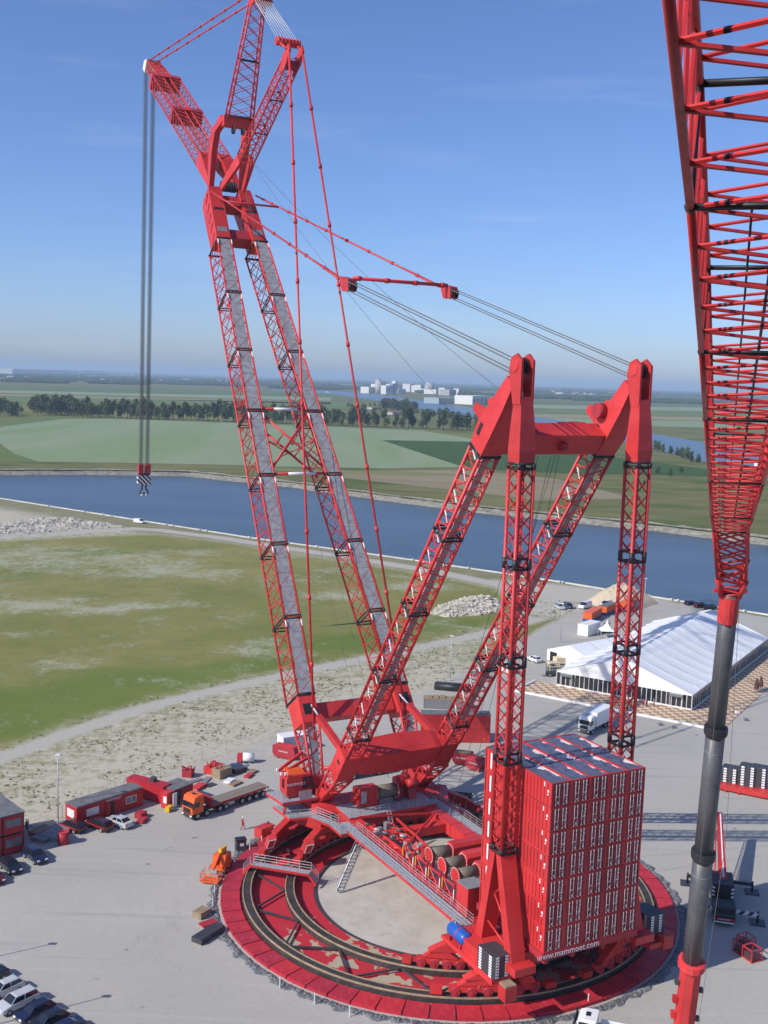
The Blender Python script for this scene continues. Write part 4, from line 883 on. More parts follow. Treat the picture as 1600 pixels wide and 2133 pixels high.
for a, b in (((23.6, 13.8, 10.2), (24.8, 9.6, 12.0)), ((22.6, 13.4, 10.2), (24.2, 9.2, 11.2))):
    mb = MB(); mb.beam(a, b, .3, .4); mb.build('roof_boom', M['red'], co)
mb = MB()
for p in ((22.0, 14.0, 10.3), (23.0, 14.2, 10.6), (21.6, 13.5, 10.4)): mb.box(p, (.3, .3, .35))
mb.build('work_lamp', M['white'], co)
mb = MB(); mb.bb(20.42, 20.5, 10.0, 11.9, 6.8, 8.0); mb.build('deck_side_panel', M['galv'], co)
# ballast tray under the containers with the web address on its edge
UB, Z0 = -28.82, 7.42
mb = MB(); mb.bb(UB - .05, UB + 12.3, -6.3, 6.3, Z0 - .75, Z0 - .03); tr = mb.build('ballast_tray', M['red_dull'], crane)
lettering('www.mammoet.com', .95, (UB - .09, 2.9, Z0 - .36), (0, -1, 0), (0, 0, 1), M['white'], tr)
for y in (-5.4, -2, 2, 5.4):
    mb = MB(); mb.bb(UB + .3, UB + 12, y - .25, y + .25, 6.0, Z0 - .76); mb.build('tray_bearer', M['red_dull'], tr)
mb = MB(); mb.bb(-29.0, -27.7, 9.3, 10.7, 3.2, 4.7); bx = mb.build('jack_box', M['red'], crane)
mb = MB(); mb.bb(-28.95, -27.75, 9.35, 10.65, 4.72, 4.9); mb.build('timber_pad', M['wood'], bx)
mb = MB(); mb.bb(-27.8, -26.4, -12.6, -11.2, 3.4, 4.9); bx = mb.build('jack_box', M['red'], crane)
mb = MB(); mb.prism([V(-26.5, 9.0, 3.8), V(-16.4, 9.0, 4.1), V(-16.4, 9.0, 4.5), V(-26.5, 9.0, 4.5)], (0, 1.7, 0)); mb.build('tank_frame', M['red'], crane)
mb = MB(); mb.bb(-27.6, -23.0, -12.4, -9.4, 3.7, 4.3); mb.build('ballast_frame', M['red'], crane)

# ------------------------------------------------------------------ ballast blocks and tank riding on the crane
def slab_stack(name, pos, rz, n, w, d, h, label, mtl=None):
    root = empty(name, pos, rz); tag(root, label, 'ballast', 'stacked ballast slabs')
    sl_ = MB(); sl_.prism([V(-w / 2, -d / 2, 0), V(w / 2 - .3, -d / 2, 0), V(w / 2, -d / 2 + .3, 0), V(w / 2, d / 2, 0), V(-w / 2 + .3, d / 2, 0), V(-w / 2, d / 2 - .3, 0)], (0, 0, h * .93)); me_ = sl_.mesh('slab'); me_.materials.append(M['steel_dark'])
    mk = MB()
    for x, y in ((-w / 2 + .35, -1), (w / 2 - .75, -1)): mk.bb(x, x + .5, -d / 2 - .015, -d / 2 + .01, h * .12, h * .8); mk.bb(x, x + .5, d / 2 - .01, d / 2 + .015, h * .12, h * .8)
    for y in (-d / 2 + .35, d / 2 - .7): mk.bb(-w / 2 - .015, -w / 2 + .01, y, y + .4, h * .12, h * .8); mk.bb(w / 2 - .01, w / 2 + .015, y, y + .4, h * .12, h * .8)
    mm_ = mk.mesh('white_mark'); mm_.materials.append(M['white'])
    for i in range(n):
        o = bpy.data.objects.new('slab', me_); COL.objects.link(o); o.parent = root; o.location = (0, 0, i * h)
        c = bpy.data.objects.new('white_mark', mm_); COL.objects.link(c); c.parent = o
    return root
slab_stack('ballast_stack', WL(-25.2, 9.6, 4.52), TH, 8, 3.0, 2.2, .3, 'black ballast slabs with white dashes left of the container stack')
slab_stack('ballast_stack', WL(-25.2, -11.0, 4.32), TH, 9, 3.0, 2.2, .3, 'black ballast slabs with white dashes half hidden right of the container stack')
tk = MB(); c0, c1 = V(-17.0, 9.9, 5.55), V(-20.6, 9.9, 5.55); prof = [(0, .35), (.15, .62), (.4, .78), (3.2, .78), (3.45, .62), (3.6, .35)]
tk.loft([[V(-17 - x, 9.9 + r * math.cos(t), 5.6 + r * math.sin(t)) for t in np.linspace(0, 2 * math.pi, 21)[:-1]] for x, r in prof], smooth=True)
tank = empty('air_tank', WL(0, 0), TH); tag(tank, 'bright blue cylindrical tank lying on a red frame beside the container stack', 'tank')
tk.build('vessel', M['blue'], tank); mb = MB(); mb.tube((-19.0, 9.9, 5.6), (-19.14, 9.9, 5.6), .8, 20); mb.build('band', M['red'], tank)
for x in (-17.8, -20.0): mb = MB(); mb.bb(x - .12, x + .12, 9.2, 10.6, 4.5, 5.0); mb.build('saddle', M['red'], tank)
mb = MB(); mb.tube((-17.4, 9.9, 6.3), (-17.4, 9.9, 6.6), .1, 8); mb.tube((-17.9, 9.9, 6.3), (-17.9, 9.9, 6.55), .1, 8); mb.build('valve', M['galv'], tank)

# ------------------------------------------------------------------ ballast containers: five wide, seven high
CL, CW, CH = 12.19, 2.438, 2.59
CHB = 2.53
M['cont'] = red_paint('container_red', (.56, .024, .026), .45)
M['cont_door_shaded'] = red_paint('container_door_shaded_red', (.32, .016, .03), .5)  # container red darkened: shade on the door side is put into the colour
def container_meshes(L_, w, h, ribs):
    b = MB(); p = L_ / ribs; x0 = -L_ / 2 + .15
    for s in (1, -1):
        vs = []; xs_ = []
        for i in range(ribs):
            a = x0 + i * (L_ - .3) / ribs; q = (L_ - .3) / ribs
            xs_ += [(a, 0), (a + q * .74, 0), (a + q * .79, .11), (a + q * .95, .11)]
        xs_.append((L_ / 2 - .15, 0))
        for x, d in xs_: vs += [(x, s * (w / 2 - .04 - d), .16), (x, s * (w / 2 - .04 - d), h - .12)]
        n = len(xs_); fs = [(2 * i, 2 * i + 2, 2 * i + 3, 2 * i + 1) for i in range(n - 1)]
        b.add(vs, fs if s < 0 else [f[::-1] for f in fs])
    b.bb(L_ / 2 - .12, L_ / 2 - .06, -w / 2 + .05, w / 2 - .05, .1, h - .1)          # closed end
    b.bb(-L_ / 2 + .1, L_ / 2 - .1, -w / 2 + .06, w / 2 - .06, .08, .14)             # floor
    fr = MB()
    for x in (-L_ / 2 + .08, L_ / 2 - .08):
        for y in (-w / 2 + .08, w / 2 - .08): fr.box((x, y, h / 2), (.16, .155, h - .004))
    for z in (.08, h - .06):
        for y in (-w / 2 + .06, w / 2 - .06): fr.box((0, y, z), (L_ - .32, .12, .16 if z < 1 else .12))
        for x in (-L_ / 2 + .06, L_ / 2 - .06): fr.box((x, 0, z), (.12, w - .32, .16 if z < 1 else .12))
    d = MB(); d.bb(-.03, .03, 0, w / 2 - .17, .18, h - .14)
    for z in (.55, 1.2, 1.9): d.bb(-.05, -.03, .08, w / 2 - .25, z - .04, z + .04)
    rod = MB(); rod.tube((-.1, 0, .2), (-.1, 0, h - .22), .028, 6); rod.box((-.1, 0, .22), (.1, .1, .1)); rod.box((-.1, 0, h - .24), (.1, .1, .1))
    hd = MB(); hd.box((-.13, .16, 1.05), (.04, .36, .06)); hd.box((-.13, .05, .42), (.03, .16, .22))
    tx = MB()
    rr = random.Random(3)
    for k in range(13):
        z = h - .35 - k * .135; tx.box((-.052, .30 + rr.uniform(-.05, .05), z), (.012, rr.uniform(.14, .3), .06))
    return {k: v.mesh(k) for k, v in (('body', b), ('frame', fr), ('door', d), ('locking_rod', rod), ('rod_handle', hd), ('lettering', tx))}
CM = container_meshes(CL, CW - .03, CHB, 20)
for k, m_ in (('body', 'cont'), ('frame', 'cont'), ('door', 'cont_door_shaded'), ('locking_rod', 'galv_light'), ('rod_handle', 'galv_light'), ('lettering', 'white')):
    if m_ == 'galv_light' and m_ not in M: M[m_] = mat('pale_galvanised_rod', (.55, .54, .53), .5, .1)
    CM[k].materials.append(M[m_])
wm = MB(); wm.box((4.85, CW / 2 - .02, 1.3), (.3, .05, 1.75)); wme = wm.mesh('white_stripe'); wme.materials.append(M['white'])
sm2 = MB(); sm2.box((-4.9, CW / 2 - .02, 2.1), (.12, .05, .5)); sm2.box((-5.55, CW / 2 - .02, 1.55), (.22, .05, .25)); sm2.box((-5.5, CW / 2 - .02, 1.2), (.16, .05, .16)); sme = sm2.mesh('marking'); sme.materials.append(M['white'])
def child(name, me_, parent, loc=(0, 0, 0)):
    o = bpy.data.objects.new(name, me_); COL.objects.link(o); o.parent = parent; o.location = loc; return o
ordn = ['leftmost', 'second', 'middle', 'fourth', 'rightmost']; rown = ['bottom', 'second lowest', 'third lowest', 'middle', 'third highest', 'second highest', 'top']
M['tarp'] = mat('blue_grey_tarpaulin', (.10, .105, .16), .42, var=.35, scale=1.2, bump=.5, bscale=2.5)
for row in range(7):
    for c in range(5):
        v = 2 * CW - c * CW
        root = empty('ballast_container', WL(UB + CL / 2, v, Z0 + row * CH), TH)
        tag(root, 'red ballast container, %s row, %s column seen from the doors' % (rown[row], ordn[c]), 'container', 'containers of the ballast stack')
        child('body', CM['body'], root); child('frame', CM['frame'], root)
        for s in (1, -1):
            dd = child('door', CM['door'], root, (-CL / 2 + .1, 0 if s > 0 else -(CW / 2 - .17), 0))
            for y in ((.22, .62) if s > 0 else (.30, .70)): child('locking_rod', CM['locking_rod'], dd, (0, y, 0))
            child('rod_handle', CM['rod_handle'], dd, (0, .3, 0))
            if s < 0: child('lettering', CM['lettering'], dd, (0, .0, 0))
        if c == 0: child('white_stripe', wme, root); child('marking', sme, root)
        if row == 6:
            lid = MB(); lid.bb(-CL / 2 + .15, CL / 2 - .15, -CW / 2 + .14, CW / 2 - .14, CH - .30, CH - .16); lid.build('white_liner', M['white'], root)
            rs = np.random.RandomState(20 + c); nx, ny = 60, 12; vs = []; ph = rs.uniform(0, 6, 6)
            for i in range(nx + 1):
                x = -CL / 2 + .2 + (CL - .4) * i / nx
                edge = -CW / 2 + .16 + max(0, (.42 + .32 * math.sin(x * .9 + ph[0]) + .28 * math.sin(x * 2.3 + ph[1]) + .1 * math.sin(x * 5 + ph[2])) * min(1, (i / 10)) * (1 if i < nx - 3 else .3))
                for j in range(ny + 1):
                    y = CW / 2 - .15 - (CW / 2 - .15 - edge) * j / ny
                    z = CH - .10 + .07 * mnoise.noise((x * 1.3, y * 1.6 + c * 7, 0)) + .035 * mnoise.noise((x * 4, y * 4, c * 3.0)) + (.10 if j == ny else 0) * rs.uniform(0, 1) + .12 * math.exp(-((x - .3) / .5) ** 2) * (.5 + .5 * math.sin(y * 3))
                    vs.append((x, y, z))
            tp = MB(); tp.add(vs, [(i * (ny + 1) + j, i * (ny + 1) + j + 1, (i + 1) * (ny + 1) + j + 1, (i + 1) * (ny + 1) + j)[::-1] for i in range(nx) for j in range(ny)], True); tp.build('tarpaulin', M['tarp'], root)
# ------------------------------------------------------------------ hook block hanging from the jib
hk = empty('hook_block', WL(142.1, 0, 36), TH); tag(hk, 'crane hook block with red and white stripes hanging above the canal', 'hook')
def chev():
    m = bpy.data.materials.new('red_white_chevron'); m.use_nodes = True; nt = m.node_tree; b = nt.nodes['Principled BSDF']; tc = nn(nt, 'ShaderNodeTexCoord')
    mp = nn(nt, 'ShaderNodeMapping'); mp.inputs['Rotation'].default_value = (R(45), 0, 0); nt.links.new(tc.outputs['Object'], mp.inputs[0])
    w = nn(nt, 'ShaderNodeTexWave', bands_direction='Y', i_Scale=.42); nt.links.new(mp.outputs[0], w.inputs[0])
    r = nn(nt, 'ShaderNodeValToRGB'); r.color_ramp.interpolation = 'CONSTANT'; r.color_ramp.elements[1].position = .5; r.color_ramp.elements[0].color = (.02, .015, .03, 1); r.color_ramp.elements[1].color = (.72, .66, .66, 1)
    nt.links.new(w.outputs['Fac'], r.inputs[0]); nt.links.new(r.outputs[0], b.inputs['Base Color']); return m
M['chev'] = chev()
for s in (1, -1):
    mb = MB(); mb.bb(-.7, .7, s * .85 - .55, s * .85 + .55, 5.2, 7.4); mb.build('sheave_housing', M['red_dull'], hk)
mb = MB(); mb.prism([V(-.55, -1.5, 2.5), V(-.55, 1.3, 2.5), V(-.55, 1.6, 3.0), V(-.55, 1.6, 4.4), V(-.55, 1.1, 4.9), V(-.55, -1.3, 4.9), V(-.55, -1.6, 4.3), V(-.55, -1.6, 3.0)], (1.1, 0, 0)); mb.build('striped_plate', M['chev'], hk)
mb = MB(); mb.bb(-.6, .6, -1.3, 1.3, 4.8, 5.3); mb.build('traverse', M['black'], hk)
for s in (1, -1):
    mb = MB(); pts = [V(0, s * .45, 2.5), V(0, s * .5, 1.5)] + [V(0, s * .5 + .5 * math.sin(t) * s - .0, .75 + .5 * math.cos(t)) for t in np.linspace(.3, 4.4, 9)]
    for a, b in zip(pts[:-1], pts[1:]): mb.tube(a, b, .2, 8)
    mb.build('hook', M['steel_dark'], hk)
    mb = MB(); mb.tube((0, s * .5, -.1), (0, s * .5, .4), .28, 8); mb.build('hook_tip', M['white'], hk)
# ------------------------------------------------------------------ telescopic crane on the right with a lattice jib reaching over the camera
def at(px, py, Y):
    d = _F + _R2 * ((px - 800) / F_PX) - _U2 * ((py - 1066.5) / F_PX); t = Y / d.y
    return V(d.x * t, Y, H + d.z * t)
tcr = empty('telescopic_crane', (at(1424, 2150, 92.6).x, 93.2, 0)); T0 = tcr.location.copy()
tag(tcr, 'telescopic crane with thick grey boom sections and red lattice jib on the right', 'crane')
M['tele'] = mat('grey_telescopic_boom', (.085, .085, .09), .45, .1, var=.2, scale=.5, dirt=(.14, .135, .13), dirt_amt=.6)
def rel(p): return p - T0
B0, B1, B2, B3, B4 = at(1421, 2160, 92.5), at(1442, 2000, 91.6), at(1466, 1772, 90.2), at(1492, 1513, 88.4), at(1521, 1236, 86)
bdir = (B4 - B0).normalized(); bx_ = bdir.cross(V(0, 1, 0)).normalized(); by_ = bx_.cross(bdir)
def tsec(p, w, n=14, sq=.0):
    return [rel(p) + bx_ * (w / 2 * math.cos(t)) + by_ * (w / 2 * 1.12 * math.sin(t)) for t in np.linspace(0, 2 * math.pi, n + 1)[:-1]]
foot_p = B0 + (B0 - B1).normalized() * 6.5
for nm, a, b, w, mt in (('base_section', foot_p, B1, 1.92, 'red'), ('telescope_section', B1, B2, 1.66, 'tele'), ('telescope_section', B2, B3, 1.55, 'tele'), ('telescope_section', B3, B4, 1.42, 'tele')):
    mb = MB(); mb.loft([tsec(a, w, 8 if mt == 'red' else 18), tsec(b, w, 8 if mt == 'red' else 18)], smooth=mt != 'red'); o = mb.build(nm, M[mt], tcr)
    d = (b - a).normalized(); mb = MB(); mb.loft([tsec(b - d * .9, w * 1.02), tsec(b - d * .6, w * 1.24), tsec(b - d * .05, w * 1.24), tsec(b + d * .05, w * 1.0)]); 
    if b is not B4: mb.build('collar', M['red'] if mt == 'red' else M['black'], o)
    if mt == 'tele':
        mb = MB(); mb.loft([tsec(b - d * 2.2, w * 1.006, 18), tsec(b - d * 2.12, w * 1.006, 18)]); mb.build('weld_ring', M['grey'], o)
for k, (t, sx) in enumerate(((.25, -1), (.5, 1), (.72, 1), (.3, 1), (.62, -1))):
    p = rel(B0.lerp(B1, t)) + bx_ * (sx * 1.1); mb = MB(); mb.box(p, (.35, .5, .6 if k % 2 else .35)); mb.build('bracket', M['red'] if k % 2 else M['steel_dark'], tcr)
# carrier below the frame
mb = MB(); mb.bb(-1.6, 1.6, -9, 7, .9, 2.2); mb.build('carrier', M['red'], tcr)
mb = MB(); mb.bb(-2.0, 2.0, -5, 3, 2.2, 4.2); mb.build('turntable', M['red'], tcr)
for y in (-7.6, -5.8, -4.0, 0.5, 2.3, 4.1, 5.9):
    for s in (1, -1): mb = MB(); mb.tube((s * 1.25, y, .7), (s * 1.65, y, .7), .7, 14); mb.build('wheel', M['tyre'], tcr)
# lattice jib
def jax(Y): return V(4.97 + (Y - 14.6) * .311, Y, 54.6 + (82 - Y) * .236)
lj = (jax(10) - jax(80)).normalized(); lw = lj.cross(V(0, 0, 1)).normalized(); ln = lw.cross(lj)
if lw.x < 0: lw = -lw
if ln.z < 0: ln = -ln
def lf(Y, w, d=2.5): return [rel(p) for p in frame4(jax(Y) + ln * (d / 2), lw, ln, w, d)]
secs = [(80, 2.35, 2.0), (71.3, 2.55, 2.4), (56.4, 2.6, 2.5), (41.1, 2.7, 2.5), (31.9, 2.75, 2.5), (21.6, 2.9, 2.5), (12.0, 3.25, 2.5), (4.5, 3.0, 2.2)]
for (Ya, wa, da), (Yb, wb, db) in zip(secs[:-1], secs[1:]):
    n = max(3, int(round((Ya - Yb) * 1.07 / 2.1)))
    sec = lattice('jib_section', tcr, lf(Ya, wa, da), lf(Yb, wb, db), 1, n, .09, .05, ('V', 'V', 'V', 'V'), joint=(0,), jr=.3, csides=10)
    mb = MB(); Q0, Q1 = lf(Ya, wa, da), lf(Yb, wb, db)
    for i in range(n):
        t = (i + .5) / n; a, b = Q0[3].lerp(Q1[3], i / n), Q0[0].lerp(Q1[0], t)
        for u in (.22, .55): mb.tube(a.lerp(b, u), a.lerp(b, u + .03), .053, 5)
    mb.build('dark_band', M['black'], sec, kind='stuff')
mb = MB(); P = [rel(jax(Y) + ln * 1.1 + lw * .25) for Y in (80, 60, 40, 20, 6)]; mb.path(P, .045, 6); mb.build('jib_rope', M['rope_dark'], tcr)
mb = MB(); P = [rel(jax(Y) + ln * 1.1 - lw * .3) for Y in (80, 60, 40, 24)]; mb.path(P, .03, 6); mb.build('jib_rope', M['rope_dark'], tcr)
# adapter between telescope and jib
Q0 = lf(80, 2.35, 2.0); hd = rel(B4)
Qm = [rel(p) for p in frame4(at(1526, 1186, 84.6), lw, ln, 2.15, 1.7)]; Qh = [rel(p) for p in frame4(at(1522, 1228, 85.6), lw, ln, 1.35, 1.2)]
lattice('jib_adapter', tcr, Qm, Q0, 1, 5, .12, .08, ('X', 'X', 'X', 'X')); lattice('jib_adapter', tcr, Qh, Qm, 1, 2, .2, .1, ('V', 'V', 'V', 'V'))
mb = MB(); mb.loft([tsec(B4 - bdir * 2.4, 1.55), tsec(B4 - bdir * .2, 1.55)]); mb.build('telescope_head', M['red'], tcr)
for k in range(6):
    p = hd + V(random.uniform(-.8, .8), random.uniform(-.6, .2), random.uniform(-.5, 1.4)); mb = MB(); mb.beam(p, p + V(random.uniform(-.7, .7), .3, random.uniform(-.3, .5)), .14, .18); mb.build('head_bracket', M['red'] if k % 2 else M['black'], tcr)
mb = MB(); mb.beam(hd + V(-1.3, 0, .2), hd + V(1.3, 0, .2), .3, .3); mb.beam(hd + V(-1.1, 0, 2.0), hd + V(1.1, 0, 2.2), .3, .35); mb.build('head_cross_bar', M['red'], tcr)
for s, k in ((1, .05), (-1, .1)):
    mb = MB(); mb.path([hd + V(s * .5, -.9, -1.0), hd + V(s * .95 - .2, -1.0, -20), hd + V(s * .4 - 1.4, -.8, -44)], .02, 4); mb.build('hanging_line', M['rope'], tcr)
# ------------------------------------------------------------------ yard objects
def ORD(i):
    n = i + 1; return '%d%s' % (n, 'th' if 10 <= n % 100 <= 20 else {1: 'st', 2: 'nd', 3: 'rd'}.get(n % 10, 'th'))
def heading(a, b):
    p, q = G(*a), G(*b); return math.atan2(q.y - p.y, q.x - p.x)
PAINT = {}
def paint(name, col, rough=.28, coat=.6):
    if name not in PAINT: PAINT[name] = mat('car_paint_' + name, col, rough, var=.04, coat=coat)
    return PAINT[name]
M['plate'] = mat('number_plate', (.75, .7, .4), .5); M['lamp_red'] = mat('tail_lamp', (.5, .01, .01), .3); M['lamp_white'] = mat('head_lamp', (.8, .8, .78), .15)
def wheel(parent, x, y, z, r, w, name='wheel'):
    mb = MB(); mb.tube((x, y - w / 2, z), (x, y + w / 2, z), r, 16); o = mb.build(name, M['tyre'], parent)
    mb = MB(); s = 1 if y > 0 else -1; mb.tube((x, y + s * (w / 2 - .02), z), (x, y + s * (w / 2 + .015), z), r * .6, 12); mb.build('rim', M['galv'], o); return o
def rounded_prism(mb, prof, w, inset=.12, top=None):
    c = V(sum(p[0] for p in prof) / len(prof), 0, sum(p[1] for p in prof) / len(prof))
    def ring(y, k): return [V(c.x + (x - c.x) * k, y, c.z + (z - c.z) * k) for x, z in prof]
    mb.loft([ring(-w / 2, .94), ring(-w / 2 + inset, 1), ring(w / 2 - inset, 1), ring(w / 2, .94)])
CAR = {
 'hatch': ([(-1.95, .3), (2.0, .3), (2.08, .55), (2.0, .74), (1.1, .95), (.2, .98), (-1.8, 1.0), (-2.0, .85)], (1.05, -1.78, .38, -1.35, 1.46), 1.72, 4.0),
 'sedan': ([(-2.2, .3), (2.2, .3), (2.26, .55), (2.16, .74), (1.15, .93), (.2, .96), (-1.5, .99), (-2.15, .95), (-2.25, .8)], (1.1, -1.75, .35, -1.0, 1.42), 1.78, 4.5),
 'estate': ([(-2.2, .3), (2.2, .3), (2.26, .55), (2.16, .76), (1.2, .96), (.2, .99), (-2.05, 1.02), (-2.25, .85)], (1.15, -2.08, .45, -1.8, 1.52), 1.8, 4.5),
 'suv': ([(-2.2, .35), (2.2, .35), (2.26, .65), (2.16, .95), (1.2, 1.1), (.2, 1.13), (-2.05, 1.15), (-2.25, .95)], (1.15, -2.1, .5, -1.85, 1.8), 1.86, 4.5),
 'van': ([(-2.4, .35), (2.4, .35), (2.46, .7), (2.36, 1.05), (1.9, 1.2), (1.2, 1.25), (-2.35, 1.3), (-2.42, .9)], (1.85, -2.36, 1.1, -2.3, 2.1), 1.95, 4.9)}
def car(name, label, pos, rz, pnt, kind='hatch', cat='car', group=None, stripe=None):
    prof, (gx0, gx1, tx0, tx1, zt), w, L_ = CAR[kind]
    root = empty(name, pos, rz); tag(root, label, cat, group)
    mb = MB(); rounded_prism(mb, prof, w); bd_ = mb.build('body', pnt, root)
    zb = prof[4][1] - .03
    gl_ = MB(); a = w / 2 - .1; b = w / 2 - .28
    gl_.loft([[V(gx0, a, zb), V(gx0, -a, zb), V(gx1, -a, zb), V(gx1, a, zb)], [V(tx0, b, zt - .05), V(tx0, -b, zt - .05), V(tx1, -b, zt - .05), V(tx1, b, zt - .05)]])
    if kind == 'van':
        gl_ = MB(); gl_.loft([[V(gx0, a, zb), V(gx0, -a, zb), V(.6, -a, zb), V(.6, a, zb)], [V(tx0, b, zt - .2), V(tx0, -b, zt - .2), V(.6, -b, zt - .2), V(.6, b, zt - .2)]])
        cb = MB(); cb.loft([[V(.62, a, zb), V(.62, -a, zb), V(gx1, -a, zb), V(gx1, a, zb)], [V(.62, b + .08, zt - .1), V(.62, -b - .08, zt - .1), V(tx1, -b - .08, zt - .1), V(tx1, b + .08, zt - .1)]]); cb.build('load_box', pnt, root)
    gl_.build('windows', M['glass'], root)
    rf = MB(); rf.loft([[V(tx0 + .04, b + .02, zt - .06), V(tx0 + .04, -b - .02, zt - .06), V(tx1 - .04, -b - .02, zt - .06), V(tx1 - .04, b + .02, zt - .06)], [V(tx0 - .15, b - .12, zt), V(tx0 - .15, -b + .12, zt), V(tx1 + .12, -b + .12, zt), V(tx1 + .12, b - .12, zt)]]); rf.build('roof', pnt, root)
    if kind != 'van':
        for s in (1, -1):
            for x0, x1, t in ((gx0, tx0, 0), (gx1, tx1, 0), ((gx0 + gx1) / 2 + .1, (tx0 + tx1) / 2 + .1, 0)):
                pl = MB(); pl.beam((x0, s * (a + .005), zb), (x1, s * (b + .01), zt - .04), .09, .05, up=(0, 1, 0)); pl.build('pillar', pnt, root)
    for x in (L_ * .31, -L_ * .3):
        for s in (1, -1): wheel(root, x, s * (w / 2 - .1), .31, .31, .22)
    for s in (1, -1):
        mb = MB(); mb.box((prof[2][0] - .05, s * (w / 2 - .35), .66), (.14, .36, .16)); mb.build('headlight', M['lamp_white'], root)
        mb = MB(); mb.box((prof[-1][0] + .05, s * (w / 2 - .25), .78), (.12, .26, .2)); mb.build('tail_light', M['lamp_red'], root)
    if stripe:
        for s in (1, -1): mb = MB(); mb.bb(-L_ * .42, L_ * .42, s * (w / 2 + .002) - .01, s * (w / 2 + .002) + .01, .68, .78); mb.build('side_stripe', stripe, root)
    return root
hd_a = heading((157, 1742), (127.5, 1730))
dk = paint('black_blue', (.012, .014, .025)); mar = paint('maroon', (.045, .008, .012)); sil = paint('silver', (.50, .51, .52), .3); wht = paint('white', (.78, .78, .77)); nav = paint('navy', (.012, .016, .05)); grn = paint('grey', (.12, .13, .14)); dkr = paint('dark_red', (.10, .01, .012))
car('parked_car', 'black estate car with red side band parked before the long red cabin, leftmost there', G(151, 1728), hd_a, mar, 'estate', 'car', stripe=M['red'])
car('parked_car', 'black estate car with red side band between a similar car and a silver one', G(207, 1725), hd_a, mar, 'estate', 'car', stripe=M['red'])
car('parked_car', 'silver saloon car parked last before the long red cabin', G(249, 1719), hd_a, sil, 'sedan', 'car')
hd_b = heading((50, 1778), (88, 1806))
car('parked_car', 'dark blue car at the corner of the two-storey red cabins', G(73, 1790), hd_b, nav, 'estate', 'car')
car('parked_car', 'black car in the shade beside the two-storey red cabins', G(22, 1812), hd_b, dk, 'hatch', 'car')
car('parked_car', 'maroon car cut off by the left edge below the red cabins', G(-14, 1834), hd_b, dkr, 'hatch', 'car')
hd_c = heading((66, 2085), (5, 2113))
for px, py, pn, k, lb in ((-22, 2044, dk, 'hatch', 'dark car at the far end of the parked row, bottom left'), (10, 2070, sil, 'hatch', 'silver hatchback in the parked row next to the dark far car'), (36, 2097, sil, 'estate', 'silver estate car in the parked row with its side towards the yard'), (74, 2117, nav, 'hatch', 'dark blue hatchback in the parked row behind the silver estate'), (102, 2138, dk, 'hatch', 'black car with red tail lamps in the parked row, bottom left corner'), (132, 2158, nav, 'sedan', 'dark car only its roof edge shown at the bottom edge')):
    car('parked_car', lb, G(px, py), hd_c, pn, k, 'car', 'row of cars parked at the bottom left')
hv = heading((1240, 1258), (1205, 1266))
car('delivery_van', 'white van standing alone beyond the orange containers', G(1219, 1267), hv, wht, 'van', 'van')
car('delivery_van', 'white van partly behind the orange container with dark roof', G(1264, 1264), hv, wht, 'van', 'van')
car('delivery_van', 'white van half hidden behind the right back mast', G(1304, 1255), hv, wht, 'van', 'van')
hv2 = heading((1155, 1260), (1178, 1272))
car('parked_car', 'silver car beside a dark blue one on the sandy lot', G(1166, 1268), hv2, sil, 'estate', 'car')
car('parked_car', 'dark blue car beside a silver one on the sandy lot', G(1184, 1266), hv2, nav, 'estate', 'car')
car('delivery_van', 'small white and blue van on the quay road below the hook', G(290, 1090), heading((280, 1090), (310, 1093)), wht, 'van', 'van')
hv3 = heading((1450, 1255), (1500, 1263)) + R(75)
car('parked_car', 'dark red off-road car parked at the quay edge', G(1458, 1265), hv3, dkr, 'suv', 'car')
car('parked_car', 'black off-road car at the quay next to the dark red one', G(1479, 1269), hv3, dk, 'suv', 'car')
car('parked_car', 'small dark car left of the dark red one on the quay', G(1437, 1260), hv3, nav, 'hatch', 'car')
car('parked_car', 'small white van with dark rear window near the store tent', G(1113, 1378), heading((1125, 1384), (1095, 1372)), wht, 'hatch', 'car')
car('parked_car', 'white pickup behind the right strut of the crane', G(1052, 1400), heading((1070, 1405), (1040, 1393)), wht, 'van', 'car')
car('parked_car', 'grey car partly behind the right strut of the crane', G(1000, 1410), heading((1020, 1415), (985, 1403)), grn, 'estate', 'car')

# trucks
def tractor(root, pnt, x0, w=2.5, cabh=3.6):
    mb = MB(); prof = [(x0 - 2.1, .9), (x0, .9), (x0 + .1, 1.5), (x0, 2.3), (x0 - .35, cabh - .2), (x0 - .9, cabh), (x0 - 2.1, cabh)]; rounded_prism(mb, prof, w); c = mb.build('cab', pnt, root)
    mb = MB(); mb.bb(x0 - .02, x0 + .1, -w / 2 + .2, w / 2 - .2, 1.95, 2.75); mb.build('windscreen', M['glass'], c)
    for s in (1, -1): mb = MB(); mb.bb(x0 - 1.3, x0 - .35, s * w / 2 - .03, s * w / 2 + .02, 1.9, 2.7); mb.build('side_window', M['glass'], c); mb = MB(); mb.bb(x0 + .0, x0 + .18, s * (w / 2 + .15) - .1, s * (w / 2 + .15) + .1, 1.9, 2.7); mb.build('mirror', M['black'], c)
    mb = MB(); mb.bb(x0 - .1, x0 + .12, -w / 2 + .05, w / 2 - .05, .4, .95); mb.build('bumper', M['steel_dark'], c)
    mb = MB(); mb.bb(x0 + .09, x0 + .14, -.8, .8, 1.1, 1.75); mb.build('grille', M['black'], c)
    for s in (1, -1): mb = MB(); mb.bb(x0 + .1, x0 + .16, s * .95 - .2, s * .95 + .2, .6, .85); mb.build('headlight', M['lamp_white'], c)
    mb = MB(); mb.bb(x0 - 1.4, x0 - .95, -.35, .35, cabh, cabh + .06); mb.build('roof_hatch', M['black'], c)
    return c
th_ = heading((556, 1652), (392, 1708)); p1_, p0_ = G(556, 1655), G(384, 1703); TL = (p1_ - p0_).length
